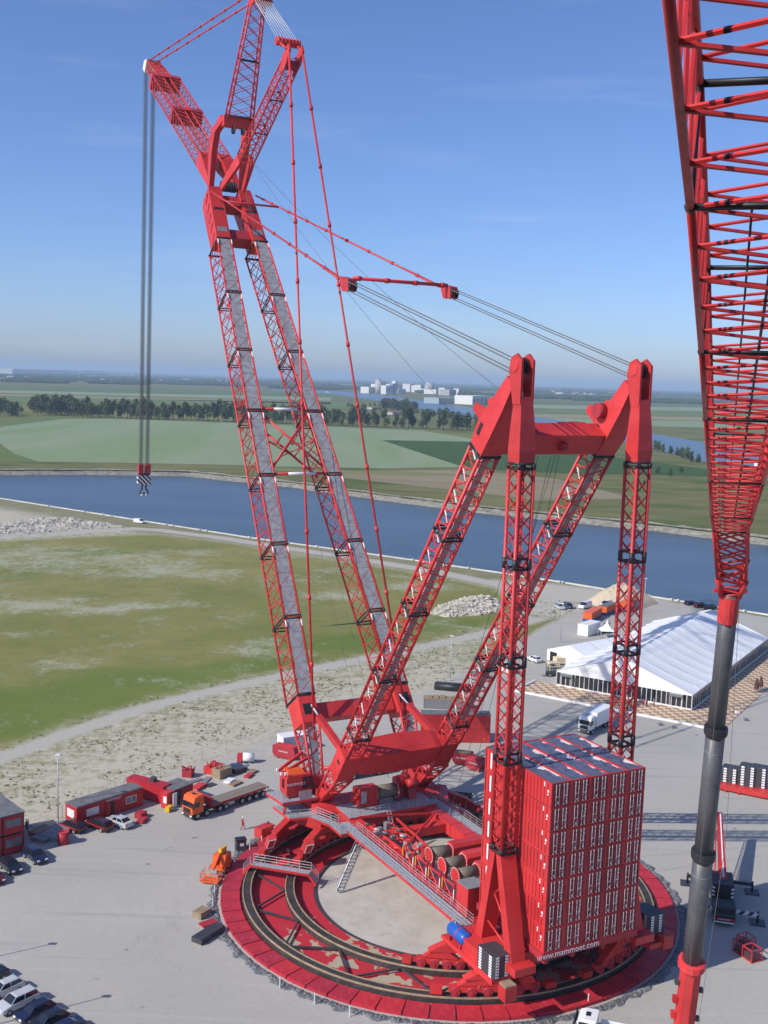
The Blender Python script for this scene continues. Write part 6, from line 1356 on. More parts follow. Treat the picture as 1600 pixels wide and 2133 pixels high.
for px, py, sz, mt, lb, sl_ in ((96, 1745, (3.4, 2.4, .5), 'grey', 'flat grey pallet stack lying in the cabin shade', 4), (118, 1738, (4.6, 3.0, .55), 'grey', 'wide grey board stack behind the pallets in the shade', 5), (85, 1735, (3.0, 1.8, .6), 'wood', 'wooden pallet stack nearest the two-storey cabins', 5), (420, 1908, (1.8, 1.4, .8), 'wood', 'small wooden crate outside the ring, upper of three', 3), (434, 1926, (2.0, 1.2, .3), 'red_dull', 'flat red plate outside the ring beside the crate', 0), (434, 1951, (4.2, 1.5, .7), 'steel_dark', 'dark stack of beams lying outside the ring', 5),
      (392, 1617, (1.6, 1.6, 1.1), 'red_dull', 'pallet of red and white parts nearest the fence', 0), (446, 1608, (3.0, 2.0, 1.2), 'red', 'red parts heaped in a pallet by the fence', 0), (462, 1617, (2.6, 2.0, 1.5), 'wood', 'pallet of pinkish parts right of the red heap', 0), (497, 1608, (2.4, 1.6, .8), 'steel_dark', 'dark machine part beside a blue tarpaulin', 0), (518, 1618, (1.8, .9, .4), 'red', 'low red part lying right of the dark machine part', 0), (478, 1630, (1.8, 1.2, .5), 'white', 'white box lying among loose boards', 0), (490, 1634, (2.2, 1.2, .3), 'wood', 'loose boards lying on the yard behind the flatbed', 4), (415, 1641, (2.2, 1.4, .5), 'red', 'low red box behind the short cabin', 0), (526, 1609, (1.6, 1.2, .3), 'wood', 'lone wooden pallet near the pale container', 4), (408, 1627, (2.6, .9, .2), 'grey', 'flat grey plate, left of a pair behind the cabin', 0), (430, 1626, (2.6, .9, .2), 'grey', 'flat grey plate, right of a pair behind the cabin', 0), (438, 1636, (1.8, 1.2, .15), 'steel_dark', 'dark flat plate behind the cabin', 0),
      (293, 1703, (1.5, 1.2, .9), 'red_dull', 'low dull red box beyond the silver saloon', 0), (296, 1712, (1.8, 1.0, .5), 'red_dull', 'heap of red parts on the sand beyond the silver saloon', 0), (352, 1690, (1.2, .7, .8), 'yellow', 'small yellow machine by the narrow cabinet', 0)):
    crate('pallet' if sl_ else 'crate', lb, 'pallet' if sl_ else 'crate', px, py, sz, hz + random.uniform(-.4, .4), M[mt], slats=sl_)
rs = random.Random(11)
for px, py, nB, mt, nm, lb in ((446, 1604, 10, 'red', 'parts_heap', 'bundle of red tubes standing in the heap by the fence'), (462, 1611, 10, 'red_dull', 'parts_heap', 'bundle of dull pink tubes right of the red bundle'), (392, 1611, 8, 'red_dull', 'parts_heap', 'small bundle of dull red tubes on the fence pallet')):
    r_ = empty(nm, G(px, py + 6)); tag(r_, lb, 'parts')
    for k in range(nB):
        p = V(rs.uniform(-1, 1), rs.uniform(-.6, .6), 1.0); mb = MB(); mb.tube(p, p + V(rs.uniform(-.5, .5), rs.uniform(-.4, .4), rs.uniform(.4, 1.0)), .12, 6); mb.build('tube', M[mt], r_)
tb = empty('barrel_rack', G(132, 1757)); tag(tb, 'red round container at the edge of the cabin shade', 'drum'); mb = MB(); mb.tube((0, 0, 0), (0, 0, 1.7), .75, 16); mb.build('shell', M['red_dull'], tb); mb = MB(); mb.tube((0, 0, 1.7), (0, 0, 1.78), .8, 16); mb.build('lid', M['red'], tb)
def tarp(label, pts, mt, h):
    P = GL(pts); c = sum(P, Vector()) / len(P); mb = MB(); n = 8; vs = []
    for i in range(n + 1):
        for j in range(n + 1):
            u, v = i / n, j / n; p = P[0].lerp(P[1], u).lerp(P[3].lerp(P[2], u), v); e = min(u, 1 - u, v, 1 - v) * 2
            vs.append(p - c + V(0, 0, .03 + h * min(1, e * 2) * (.6 + .5 * mnoise.noise((p.x * 1.2, p.y * 1.2, 3)))))
    mb.add(vs, [(i * (n + 1) + j, (i + 1) * (n + 1) + j, (i + 1) * (n + 1) + j + 1, i * (n + 1) + j + 1) for i in range(n) for j in range(n)], True); return mb.build('tarpaulin', mt, None, label, 'tarpaulin', loc=c)
M['tarp_blue'] = mat('blue_tarpaulin', (.05, .08, .17), .5, var=.4, scale=1); M['tarp_grey'] = mat('pale_grey_tarpaulin', (.22, .27, .33), .5, var=.2, scale=1)
tarp('crumpled blue tarpaulin on the yard near the fence', [(475, 1594), (502, 1587), (506, 1593), (478, 1600)], M['tarp_blue'], .5)
tarp('pale grey tarpaulin strip beside the crumpled blue one', [(488, 1602), (516, 1590), (521, 1594), (500, 1606)], M['tarp_grey'], .3)
r_ = empty('water_tank', G(518, 1588)); tag(r_, 'white tank with red pump near the fence', 'tank'); mb = MB(); mb.tube((-.9, 0, .9), (.9, 0, .9), .75, 14); mb.build('vessel', M['white'], r_); mb = MB(); mb.bb(-1.9, -1.1, -.5, .5, 0, 1.5); mb.build('pump', M['red'], r_)
for x in (-.6, .6): mb = MB(); mb.bb(x - .1, x + .1, -.6, .6, 0, .4); mb.build('saddle', M['steel_dark'], r_)
# boat shaped red clump weights
def clump(label, px, py, L_, rz):
    r_ = empty('clump_weight', G(px, py), rz); tag(r_, label, 'weight')
    mb = MB(); mb.prism([V(-L_ / 2 + .5, -1.0, .2), V(L_ / 2 - .6, -1.0, .2), V(L_ / 2, -1.0, 1.3), V(L_ / 2 - .3, -1.0, 2.1), V(-L_ / 2, -1.0, 2.1), V(-L_ / 2, -1.0, .8)], (0, 2.0, 0)); b_ = mb.build('hull', M['red_dull'], r_)
    for k in (-1, 1): mb = MB(); mb.bb(k * L_ * .28 - .2, k * L_ * .28 + .2, -1.1, 1.1, 0, .2); mb.build('bearer', M['wood'], r_)
    lettering('mammoet', .45, (-.1, -1.03, 1.35), (1, 0, 0), (0, 0, 1), M['white'], b_)
    mb = MB(); mb.bb(-L_ / 2 + .2, L_ / 2 - .6, -.8, .8, 2.11, 2.2); mb.build('top_plate', M['wood'] if 'boards' in label else M['red'], r_); return r_
clump('red box weight with white lettering by the pale container', 597, 1578, 4.6, heading((575, 1573), (620, 1583)))
clump('red box weight topped with boards right of the boom foot', 965, 1591, 3.6, heading((950, 1588), (985, 1592)))
clump('red box weight half hidden by the container stack', 993, 1603, 3.2, heading((950, 1590), (1005, 1606)))
r_ = empty('steel_pipe', G(935, 1663)); tag(r_, 'dark thick steel pipe lying behind the crane base', 'pipe'); mb = MB(); a_ = heading((905, 1658), (967, 1664)); mb.tube((-3.6 * math.cos(a_), -3.6 * math.sin(a_), .62), (3.6 * math.cos(a_), 3.6 * math.sin(a_), .62), .6, 16); mb.build('shell', M['black'], r_)
for k in (-1, 1):
    mb = MB(); mb.tube((k * 3.5 * math.cos(a_), k * 3.5 * math.sin(a_), .62), (k * 3.6 * math.cos(a_), k * 3.6 * math.sin(a_), .62), .64, 16); mb.build('flange', M['steel_dark'], r_)
r_ = empty('steel_pipe', G(945, 1440)); tag(r_, 'dark pipe sections behind the grey open bin', 'pipe'); mb = MB(); mb.tube((-4, 1, .8), (4, -.6, .8), .8, 14); mb.build('shell', M['black'], r_); mb = MB(); mb.tube((-3.6, 2.6, .7), (4.2, .9, .7), .7, 14); mb.build('shell', M['steel_dark'], r_)
r_ = empty('lowbed_trailer', G(755, 1615), heading((720, 1620), (800, 1606))); tag(r_, 'red low trailer parked behind the crane winches', 'trailer'); mb = MB(); mb.bb(-5, 5, -1.3, 1.3, .9, 1.25); mb.build('deck', M['red_dull'], r_)
for x in (-3.6, -2.2, 2.6, 3.9):
    for s in (1, -1): wheel(r_, x, s * 1.0, .48, .48, .34)
for lb, px, py, n in (('tall black ballast slabs on the red trailer, rightmost', 1580, 1650, 8), ('tall black ballast slabs on the red trailer, next to the rightmost', 1556, 1647, 8), ('low black ballast slabs on the red trailer beside the grey boom', 1520, 1640, 6)):
    slab_stack('ballast_stack', G(px, py) + V(0, 0, 1.1), heading((1500, 1640), (1600, 1660)), n, 2.6, 2.2, .42, lb)
r_ = empty('ballast_trailer', G(1594, 1660), heading((1500, 1640), (1600, 1660))); tag(r_, 'long red trailer carrying black ballast slabs at the right edge', 'trailer'); mb = MB(); mb.bb(-8, 8, -1.4, 1.4, .3, 1.08); mb.build('deck', M['red'], r_)
for x in (-6, -4, 4, 6): mb = MB(); mb.bb(x - .2, x + .2, -1.5, 1.5, 0, .3); mb.build('bearer', M['red_dull'], r_)
for px, py, lb in ((1546, 1984, 'red wire cage, left of the pair on the right'), (1566, 1998, 'red wire cage, front of the pair on the right'), (1553, 1974, 'red wire cage behind the other two')):
    r_ = empty('wire_cage', G(px, py), R(25)); tag(r_, lb, 'cage'); mb = MB(); s_ = .75
    for x in (-s_, s_):
        for y in (-s_, s_): mb.beam((x, y, 0), (x, y, 1.5), .1, .1)
    for z in (.1, 1.45):
        for k in (-s_, s_): mb.beam((-s_, k, z), (s_, k, z), .1, .1); mb.beam((k, -s_, z), (k, s_, z), .1, .1)
    mb.build('frame', M['red'], r_); mb = MB(); mb.bb(-s_ + .1, s_ - .1, -s_ + .1, s_ - .1, .15, .9); mb.build('contents', M['steel_dark'], r_)
    mb = MB()
    for k in np.linspace(-s_, s_, 6): mb.tube((k, -s_, .1), (k, -s_, 1.45), .02, 4); mb.tube((-s_, k, .1), (-s_, k, 1.45), .02, 4)
    mb.build('mesh_bars', M['red_dull'], r_)
# mobile crane behind the grey boom
mcp = G(1503, 1890); mh = heading((1500, 1840), (1508, 1910)); mc = empty('mobile_crane', mcp, mh); tag(mc, 'black mobile crane with lowered red boom and outriggers behind the grey boom', 'crane')
mb = MB(); mb.bb(-6, 3.2, -1.35, 1.35, .7, 1.5); mb.build('carrier', M['black'], mc)
mb = MB(); rounded_prism(mb, [(3.2, .6), (5.4, .6), (5.5, 1.4), (5.2, 2.5), (3.2, 2.6)], 2.6); c_ = mb.build('cab', M['black'], mc)
mb = MB(); mb.bb(5.3, 5.42, -1.1, 1.1, 1.5, 2.3); mb.build('windscreen', M['glass'], c_); mb = MB(); mb.bb(5.42, 5.55, -1.25, 1.25, .95, 1.2); mb.build('red_band', M['red'], c_); mb = MB(); mb.bb(5.42, 5.56, -1.2, 1.2, .62, .75); mb.build('white_band', M['white'], c_)
lettering('MAMMOET', .28, (5.58, 0, 1.07), (0, 1, 0), (0, 0, 1), M['white'], c_)
mb = MB(); mb.bb(-3.4, .6, -1.3, 1.3, 1.55, 3.3); mb.build('superstructure', M['black'], mc)
for s in (1, -1):
    for k in range(3): mb = MB(); mb.beam((.62, s * 1.0, 1.7 + k * .5), (.62, s * 1.3, 1.9 + k * .5), .05, .2); mb.build('hazard_stripe', M['white'], mc)
for x in (4.2, 2.4, -1.6, -3.2, -4.8):
    for s in (1, -1): wheel(mc, x, s * 1.1, .6, .6, .4)
for x in (3.0, -5.6):
    for s in (1, -1):
        mb = MB(); mb.beam((x, s * 1.2, 1.1), (x, s * 4.2, 1.1), .4, .35); og = mb.build('outrigger', M['chev'] if x > 0 else M['black'], mc)
        mb = MB(); mb.tube((x, s * 4.1, .15), (x, s * 4.1, 1.5), .14, 8); mb.build('jack', M['black'], og); mb = MB(); mb.bb(x - .9, x + .9, s * 4.1 - .9, s * 4.1 + .9, .02, .14); mb.build('outrigger_mat', M['steel_dark'], og)
mb = MB(); mb.beam((-1.0, 0, 2.8), (-18.5, .3, 5.2), 1.0, 1.1, w1=.7, h1=.7); bm = mb.build('boom', M['red'], mc)
mb = MB(); mb.beam((-1.4, .1, 3.42), (-18.0, .35, 5.62), .18, .05); mb.build('white_line', M['white'], bm)
A = frame4((-3.0, -1.1, 3.0), (0, 1, 0), (0, 0, 1), .6, .7); B = frame4((-17.5, -.5, 5.4), (0, 1, 0), (0, 0, 1), .5, .6); lattice('folding_jib', mc, A, B, 1, 14, .05, .03, ('V', 'V', 'V', 'V'))
# forklift and telehandler
def forklift(label, px, py, rz, pnt):
    r_ = empty('forklift', G(px, py), rz); tag(r_, label, 'forklift'); mb = MB(); rounded_prism(mb, [(-1.2, .4), (1.2, .4), (1.2, 1.0), (.4, 1.1), (-1.2, 1.3)], 1.4); mb.build('body', pnt, r_)
    mb = MB()
    for x in (-.7, .6):
        for y in (-.6, .6): mb.tube((x, y, 1.1), (x * .8, y, 2.5), .06, 5)
    mb.bb(-.6, .5, -.65, .65, 2.5, 2.58); mb.build('overhead_guard', M['black'], r_)
    mb = MB()
    for y in (-.4, .4): mb.beam((1.35, y, .1), (1.35, y, 3.0), .12, .16)
    mb.build('mast', M['steel_dark'], r_); mb = MB()
    for y in (-.4, .4): mb.bb(1.4, 2.5, y - .07, y + .07, .15, .22)
    mb.build('fork', M['steel_dark'], r_)
    for x in (-.8, .9):
        for s in (1, -1): wheel(r_, x, s * .65, .4, .4, .3)
    return r_
forklift('dark forklift behind the white store box', 1263, 1318, R(60), paint('olive', (.05, .05, .03)))
forklift('dark green forklift at the left corner of the marquee', 1150, 1408, R(200), paint('green', (.02, .05, .04)))
for px, py, sz, lb in ((1152, 1392, (2.6, 1.8, 1.2), 'pale boxes loaded on a cart by the store tent, front'), (1168, 1384, (3.2, 2.0, 1.5), 'pale boxes loaded on a cart by the store tent, rear')):
    crate('box_pile', lb, 'boxes', px, py, sz, R(20), mat('cardboard', (.62, .52, .36), .85), z=.3)
for i, (px, py) in enumerate(((1575, 1443), (1584, 1438))):
    r_ = empty('parasol', G(px, py)); tag(r_, 'closed brown parasol on the terrace, %s of two' % ('front' if i == 0 else 'rear'), 'parasol'); mb = MB(); mb.loft([[V(r * math.cos(t), r * math.sin(t), z) for t in np.linspace(0, 6.283, 9)[:-1]] for r, z in ((.5, .9), (.55, 1.6), (.3, 2.8), (.04, 3.4))]); mb.build('canopy', mat('brown_canvas', (.12, .05, .04), .9), r_); mb = MB(); mb.tube((0, 0, 0), (0, 0, .9), .06, 6); mb.bb(-.6, .6, -.6, .6, 0, .15); mb.build('stand', M['grey'], r_)
for i, (px, py) in enumerate(((1375, 1511), (1402, 1517), (1536, 1486), (1553, 1501))):
    crate('floor_lamp_block', ['small dark block at the terrace kerb, left of two', 'small dark block at the terrace kerb, right of two', 'small white block on the terrace edge at right', 'small dark bollard off the terrace corner'][i], 'block', px, py, (.8, .6, .5), R(15), M['grey'] if i != 2 else M['white'])
# ------------------------------------------------------------------ lamp posts, bollards, stakes, fence
def lamp_post(label, pos, h=10.0):
    r_ = empty('lamp_post', pos); tag(r_, label, 'lamp post', 'lamp posts of the yard'); mb = MB(); mb.tube((0, 0, 0), (0, 0, h), .09, 8, .06); mb.build('pole', M['galv'], r_)
    mb = MB(); mb.tube((0, 0, 0), (0, 0, .5), .16, 8); mb.build('base_sleeve', M['galv'], r_); mb = MB(); mb.prism([V(-.45, -.2, h - .02), V(.45, -.2, h - .02), V(.3, -.2, h + .18), V(-.3, -.2, h + .18)], (0, .4, 0)); mb.build('lamp_head', M['white'], r_)
for lb, p in (('lamp post left of the long red cabin', G(121, 1712)), ('lamp post beyond the red containers near the sandy track', G(938, 1418)), ('lamp post left of the small store tent', G(1168, 1338)), ('lamp post beside the sand heap at the quay', G(1341, 1276)), ('lamp post out of view casting a thin shadow at the left', V(-48.2, 112.3, 0)), ('lamp post behind the parked row casting a thin shadow', V(-39.4, 102.0, 0))): lamp_post(lb, p)
bo = MB(); bo.tube((0, 0, 0), (0, 0, .55), .28, 8); bo.tube((0, 0, .5), (0, 0, .7), .42, 8); bm_ = bo.mesh('bollard'); bm_.materials.append(M['white'])
for i, px in enumerate((20, 100, 175, 215, 230, 345, 360, 415, 430, 520, 535, 600, 660, 720, 790, 860, 900, 975, 1100, 1165, 1172, 1398, 1412, 1432, 1550)):
    x = px; lo, hi = 1000, 1300
    best = min(range(1030, 1290), key=lambda y: abs(interp(QUAY, G(x, y).x) - G(x, y).y - 1.6)); o = bpy.data.objects.new('mooring_bollard', bm_); COL.objects.link(o); o.location = G(x, best)
    tag(o, 'white mooring bollard on the quay edge, %s from the left' % ORD(i), 'bollard', 'bollards along the quay')
sk = MB(); sk.tube((0, 0, 0), (0, 0, 1.2), .06, 5); skm = sk.mesh('stake'); skm.materials.append(M['white'])
for i, (px, py) in enumerate(((467, 1818), (452, 1842), (447, 1862), (443, 1890), (583, 2057), (655, 2092), (728, 2118), (1225, 2092), (520, 1776), (545, 1758), (570, 1747))):
    o = bpy.data.objects.new('marker_stake', skm); COL.objects.link(o); o.location = G(px, py); tag(o, 'thin white marker stake at the ring edge, %s in the list from the boom lift round' % ORD(i) if False else 'thin white marker stake ' + ('beside the boom lift' if i == 0 else 'at the upper left ring edge, %s of the line' % ORD(i) if i < 4 else 'at the lower ring edge, %s from the left' % ORD(i - 4) if i < 8 else 'near the black bin and generator, %s from the left' % ORD(i - 8)), 'stake', 'stakes around the ring')
fpts = [G(*p) for p in ((0, 1752), (60, 1733), (130, 1706), (240, 1652), (420, 1583), (520, 1548), (600, 1524))]
fn = empty('mesh_fence', fpts[0]); tag(fn, 'thin grey wire fence along the sandy strip on the left', 'fence')
for a, b in zip(fpts[:-1], fpts[1:]):
    k = max(1, int((b - a).length / 4))
    for i in range(k): p = a.lerp(b, i / k) - fpts[0]; mb = MB(); mb.tube(p, p + V(0, 0, 2.0), .04, 5); mb.build('post', M['galv'], fn)
    mb = MB(); [mb.tube(a - fpts[0] + V(0, 0, z), b - fpts[0] + V(0, 0, z), .012, 4) for z in (.4, .9, 1.4, 1.95)]; mb.build('wire', M['galv'], fn)
# ------------------------------------------------------------------ trees
def leaf_mat(name, a, b_):
    m = bpy.data.materials.new(name); m.use_nodes = True; nt = m.node_tree; L = nt.links.new; b = nt.nodes['Principled BSDF']
    oi = nn(nt, 'ShaderNodeObjectInfo'); tc = nn(nt, 'ShaderNodeTexCoord'); n = nn(nt, 'ShaderNodeTexNoise', i_Scale=.35, i_Detail=3); L(tc.outputs['Object'], n.inputs[0])
    ad = nn(nt, 'ShaderNodeMath', operation='ADD'); L(n.outputs['Fac'], ad.inputs[0]); mu = nn(nt, 'ShaderNodeMath', operation='MULTIPLY_ADD'); L(oi.outputs['Random'], mu.inputs[0]); mu.inputs[1].default_value = .5; mu.inputs[2].default_value = -.25; L(mu.outputs[0], ad.inputs[1])
    r = nn(nt, 'ShaderNodeValToRGB'); r.color_ramp.elements[0].position = .3; r.color_ramp.elements[1].position = .75; r.color_ramp.elements[0].color = (*a, 1); r.color_ramp.elements[1].color = (*b_, 1); L(ad.outputs[0], r.inputs[0])
    L(r.outputs[0], b.inputs['Base Color']); b.inputs['Roughness'].default_value = .8; b.inputs['Specular IOR Level'].default_value = .2; return m
M['leaf'] = leaf_mat('tree_leaves', (.04, .065, .02), (.10, .14, .045)); M['bark'] = mat('bark', (.10, .08, .06), .9, var=.3)
def tree_meshes(seed, h, wid, low=.22, n=420):
    rs = np.random.RandomState(seed); tr = MB(); lean = rs.uniform(-.4, .4, 2)
    tr.tube((0, 0, 0), (lean[0], lean[1], h * .45), h * .02 + .06, 7, h * .012)
    lobes = []
    for k in range(rs.randint(9, 13)):
        a = rs.uniform(0, 6.28); z = h * (low + .12 + (.86 - low) * rs.uniform(0, 1) ** .85); prof = math.sin(math.pi * min(.97, max(.12, (z / h - low + .06) / (1.05 - low)))) ** .7
        rr = wid * .5 * prof * rs.uniform(.25, .75); c = V(lean[0] + rr * math.cos(a), lean[1] + rr * math.sin(a), z); lobes.append((c, wid * rs.uniform(.2, .31)))
        if k < 7: tr.tube((lean[0] * .8, lean[1] * .8, h * (.2 + .2 * rs.uniform())), c, h * .008 + .03, 5, .03)
    lobes.append((V(lean[0], lean[1], h * .9), wid * .18))
    tr.tube((lean[0], lean[1], h * .44), (lean[0], lean[1], h * .86), h * .012, 6, .04)
    cr = MB()
    for i in range(n):
        c, r = lobes[rs.randint(len(lobes))]; d = V(*rs.normal(size=3)); d.normalize(); p = c + V(d.x * r, d.y * r, d.z * r * 1.3) * rs.uniform(.5, 1.12)
        nrm = (d + V(*rs.normal(size=3)) * .55).normalized(); a = nrm.cross(V(0, 0, 1)); a = a.normalized() if a.length > .01 else V(1, 0, 0); b = nrm.cross(a); s = rs.uniform(.6, 1.25) * (h / 20) ** .5; t = rs.uniform(0, 6.28)
        a, b = a * math.cos(t) + b * math.sin(t), b * math.cos(t) - a * math.sin(t)
        cr.add([p + a * s, p + b * s * .8, p - a * s * .9, p - b * s * .7 + nrm * s * .3], [(0, 1, 2, 3)])
    m1, m2 = tr.mesh('trunk'), cr.mesh('crown'); m1.materials.append(M['bark']); m2.materials.append(M['leaf']); return m1, m2
TV = [tree_meshes(1, 22, 13, .12, 560), tree_meshes(2, 23, 12, .15, 560), tree_meshes(3, 21, 14, .1, 560), tree_meshes(4, 24, 13, .2, 560), tree_meshes(5, 20, 13, .12, 560), tree_meshes(6, 18, 13, .1, 520), tree_meshes(7, 12, 10, .06, 420)]
def tree(pos, v, sc, rz, label, group, name='poplar_tree'):
    r_ = empty(name, pos, rz); r_.scale = (sc, sc, sc); tag(r_, label, 'tree', group); child('trunk', TV[v][0], r_); child('crown', TV[v][1], r_)
rs = random.Random(4)
rowx = [x for x in range(156, 480, 9)] + [x for x in range(486, 790, 10)] + [800, 826, 838, 850, 862, 882, 890, 912, 925, 938, 951, 962, 975, 990, 1003, 1016, 1030]
def row_y(x): return 868 + (x - 150) * (884 - 868) / 500 if x < 650 else 884 + (x - 650) * (900 - 884) / 380
for i, x in enumerate(rowx):
    x2 = x + rs.uniform(-3, 3); tree(G(x2, row_y(x2) + rs.uniform(-.6, .6)), rs.randrange(5), rs.uniform(.78, 1.18), rs.uniform(0, 6.28), '%s tree from the left in the long row beyond the pale field' % ORD(i), 'row of trees beyond the pale field')
for i in range(34):
    x = rs.uniform(62, 150); y = 866 - rs.uniform(0, 9); tree(G(x, y), 5, rs.uniform(1.0, 1.45), rs.uniform(0, 6), 'broad tree of the dense wood left of the tree row', 'wood left of the tree row', 'broadleaf_tree')
for i in range(16):
    x = rs.uniform(-20, 52); y = 868 - rs.uniform(0, 12); tree(G(x, y), rs.choice((5, 6)), rs.uniform(.7, 1.2), rs.uniform(0, 6), 'tree around the farm at the far left', 'trees around the far left farm', 'broadleaf_tree')
for i in range(30):
    x = rs.uniform(795, 868); y = 856 - rs.uniform(0, 7) + (x - 795) * .06; tree(G(x, y), 5, rs.uniform(.9, 1.3), rs.uniform(0, 6), 'tree of the dense clump before the far canal', 'clump of trees before the far canal', 'broadleaf_tree')
for i in range(16):
    x = rs.uniform(868, 960); y = 866 + (x - 868) * .12 - rs.uniform(0, 4); tree(G(x, y), rs.choice((5, 6)), rs.uniform(.6, 1.0), rs.uniform(0, 6), 'tree along the near bank of the far canal', 'trees along the far canal bank', 'broadleaf_tree')
for x, y in [(725 + k * 9, 848 + k * .3) for k in range(8)]: tree(G(x + rs.uniform(-2, 2), y), 6, rs.uniform(.5, .9), rs.uniform(0, 6), 'small tree near the brown roofed farm', 'small trees near the farm', 'broadleaf_tree')
for k in range(9): x = 1362 + k * 11.5; tree(G(x + rs.uniform(-3, 3), 936 + k * 3.6 + rs.uniform(-1, 1)), 6, rs.uniform(.55, .95), rs.uniform(0, 6), 'small tree on the bank of the far canal at right', 'small trees on the right canal bank', 'broadleaf_tree')
for x, y in ((1368, 987), (1394, 992), (1420, 985), (1300, 978), (1340, 1012)): tree(G(x, y), 6, rs.uniform(.3, .5), rs.uniform(0, 6), 'lone small bush in the meadow beyond the canal', 'bushes in the far meadow', 'shrub')
for k in range(26):
    x = 1005 + rs.uniform(-30, 30); tree(G(x, 838 + (x - 975) * .16 + rs.uniform(-1, 1)), 6, rs.uniform(.8, 1.5), rs.uniform(0, 6), 'tree around the white warehouse across the far canal', 'trees around the white warehouse', 'broadleaf_tree')
# far woods: thousands of crowns that read as one mass
bl_ = MB(); rs = np.random.RandomState(9); t_ = (1 + 5 ** .5) / 2
ico_v = np.array([(-1, t_, 0), (1, t_, 0), (-1, -t_, 0), (1, -t_, 0), (0, -1, t_), (0, 1, t_), (0, -1, -t_), (0, 1, -t_), (t_, 0, -1), (t_, 0, 1), (-t_, 0, -1), (-t_, 0, 1)]) / 1.9
ico_f = [(0, 11, 5), (0, 5, 1), (0, 1, 7), (0, 7, 10), (0, 10, 11), (1, 5, 9), (5, 11, 4), (11, 10, 2), (10, 7, 6), (7, 1, 8), (3, 9, 4), (3, 4, 2), (3, 2, 6), (3, 6, 8), (3, 8, 9), (4, 9, 5), (2, 4, 11), (6, 2, 10), (8, 6, 7), (9, 8, 1)]
VV, FF = [], []; nb_ = 0
def add_blob(x, y, r, h):
    global nb_
    v = ico_v * rs.uniform(.75, 1.25, (12, 1)) * np.array([r, r, h * .5]) + np.array([x, y, h * .45]); VV.append(v); FF.extend([(a + nb_, b + nb_, c + nb_) for a, b, c in ico_f]); nb_ += 12
def belt(px0, py0, px1, py1, depth, n, hmin=10, hmax=19):
    a, b = G(px0, py0), G(px1, py1)
    for i in range(n):
        t = rs.uniform(); p = a.lerp(b, t); h = rs.uniform(hmin, hmax) * (.75 + .5 * abs(mnoise.noise((p.x * .004, p.y * .004, 1)))); add_blob(p.x + rs.uniform(-12, 12), p.y + rs.uniform(0, depth), h * rs.uniform(.55, .95), h)
hz_ = lambda x: 766.5 + x * .0293
for x0 in range(-300, 1950, 40):
    for dy in (2.6, 3.4): belt(x0, hz_(x0) + dy + rs.uniform(-.3, .3), x0 + 44, hz_(x0 + 44) + dy + rs.uniform(-.3, .3), 400, 34, 18, 34)
for k, dy in enumerate((5, 6.5, 8, 10, 12, 15, 18.5)):
    for x0 in range(-260, 1900, 60):
        if rs.uniform() < .92: belt(x0, hz_(x0) + dy + rs.uniform(-.4, .4), x0 + 64, hz_(x0 + 64) + dy + rs.uniform(-.4, .4), 220, int(30 + 22 * (dy > 9)), 11, 20)
for x0, x1, dy in ((0, 130, 29), (20, 150, 25), (60, 260, 22), (180, 300, 27), (120, 480, 21), (300, 520, 24), (520, 760, 22), (560, 700, 26), (960, 1100, 30), (1110, 1480, 27), (1110, 1330, 31), (1200, 1470, 33), (1440, 1560, 30), (700, 780, 24), (870, 1000, 27)):
    for j in range(3): belt(x0, hz_(x0) + dy - j * 1.2, x1, hz_(x1) + dy - j * 1.2, 90, int((x1 - x0) * .9), 10, 18)
me = bpy.data.meshes.new('far_woods'); me.from_pydata(np.concatenate(VV).tolist(), [], FF); me.materials.append(land_mat('far_tree_crowns', (.03, .05, .018), (.06, .085, .03), .02))
o = bpy.data.objects.new('far_woods', me); COL.objects.link(o); tag(o, 'dark belts of woodland along the flat horizon', 'woods', kind='stuff')
# ------------------------------------------------------------------ far buildings
M['far_white'] = mat('far_white_wall', (.72, .71, .69), .7); M['far_grey'] = mat('far_grey_wall', (.40, .40, .39), .8); M['far_roof'] = mat('far_brick_roof', (.24, .12, .08), .9); M['far_green'] = mat('far_green_roof', (.30, .38, .40), .6)
def far_block(name, label, cat, x0, x1, yt, yb, wall, roof=None, group=None, depth=None, gable=False, wins=0, cyl=False):
    a, b = G(x0, yb), G(x1, yb); d = (b - a); W_ = d.length; dist = (a + b) / 2; h = (yb - yt) / F_PX * dist.length; dp = depth or max(8, W_ * .6)
    r_ = empty(name, a, math.atan2(d.y, d.x)); tag(r_, label, cat, group)
    mb = MB()
    if cyl:
        mb.tube((W_ / 2, W_ / 2, 0), (W_ / 2, W_ / 2, h * .92), W_ / 2, 16); mb.build('shell', wall, r_); mb = MB(); mb.tube((W_ / 2, W_ / 2, h * .92), (W_ / 2, W_ / 2, h), W_ / 2, 16, W_ * .12); mb.build('cap', roof or wall, r_); return r_
    hw_ = h * (.6 if gable else .94); mb.bb(0, W_, 0, dp, 0, hw_); mb.build('wall', wall, r_); mb = MB()
    if gable: mb.prism([V(-.3, -.3, hw_), V(-.3, dp + .3, hw_), V(-.3, dp / 2, h)], (W_ + .6, 0, 0))
    else: mb.bb(-.2, W_ + .2, -.2, dp + .2, hw_ + .02, h)
    mb.build('roof', roof or wall, r_)
    for i in range(wins): mb = MB(); x = W_ * (i + .5) / wins; mb.bb(x - W_ * .25 / wins, x + W_ * .25 / wins, -.3, .1, hw_ * .25, hw_ * .8); mb.build('window', M['pane_grey'], r_)
    return r_
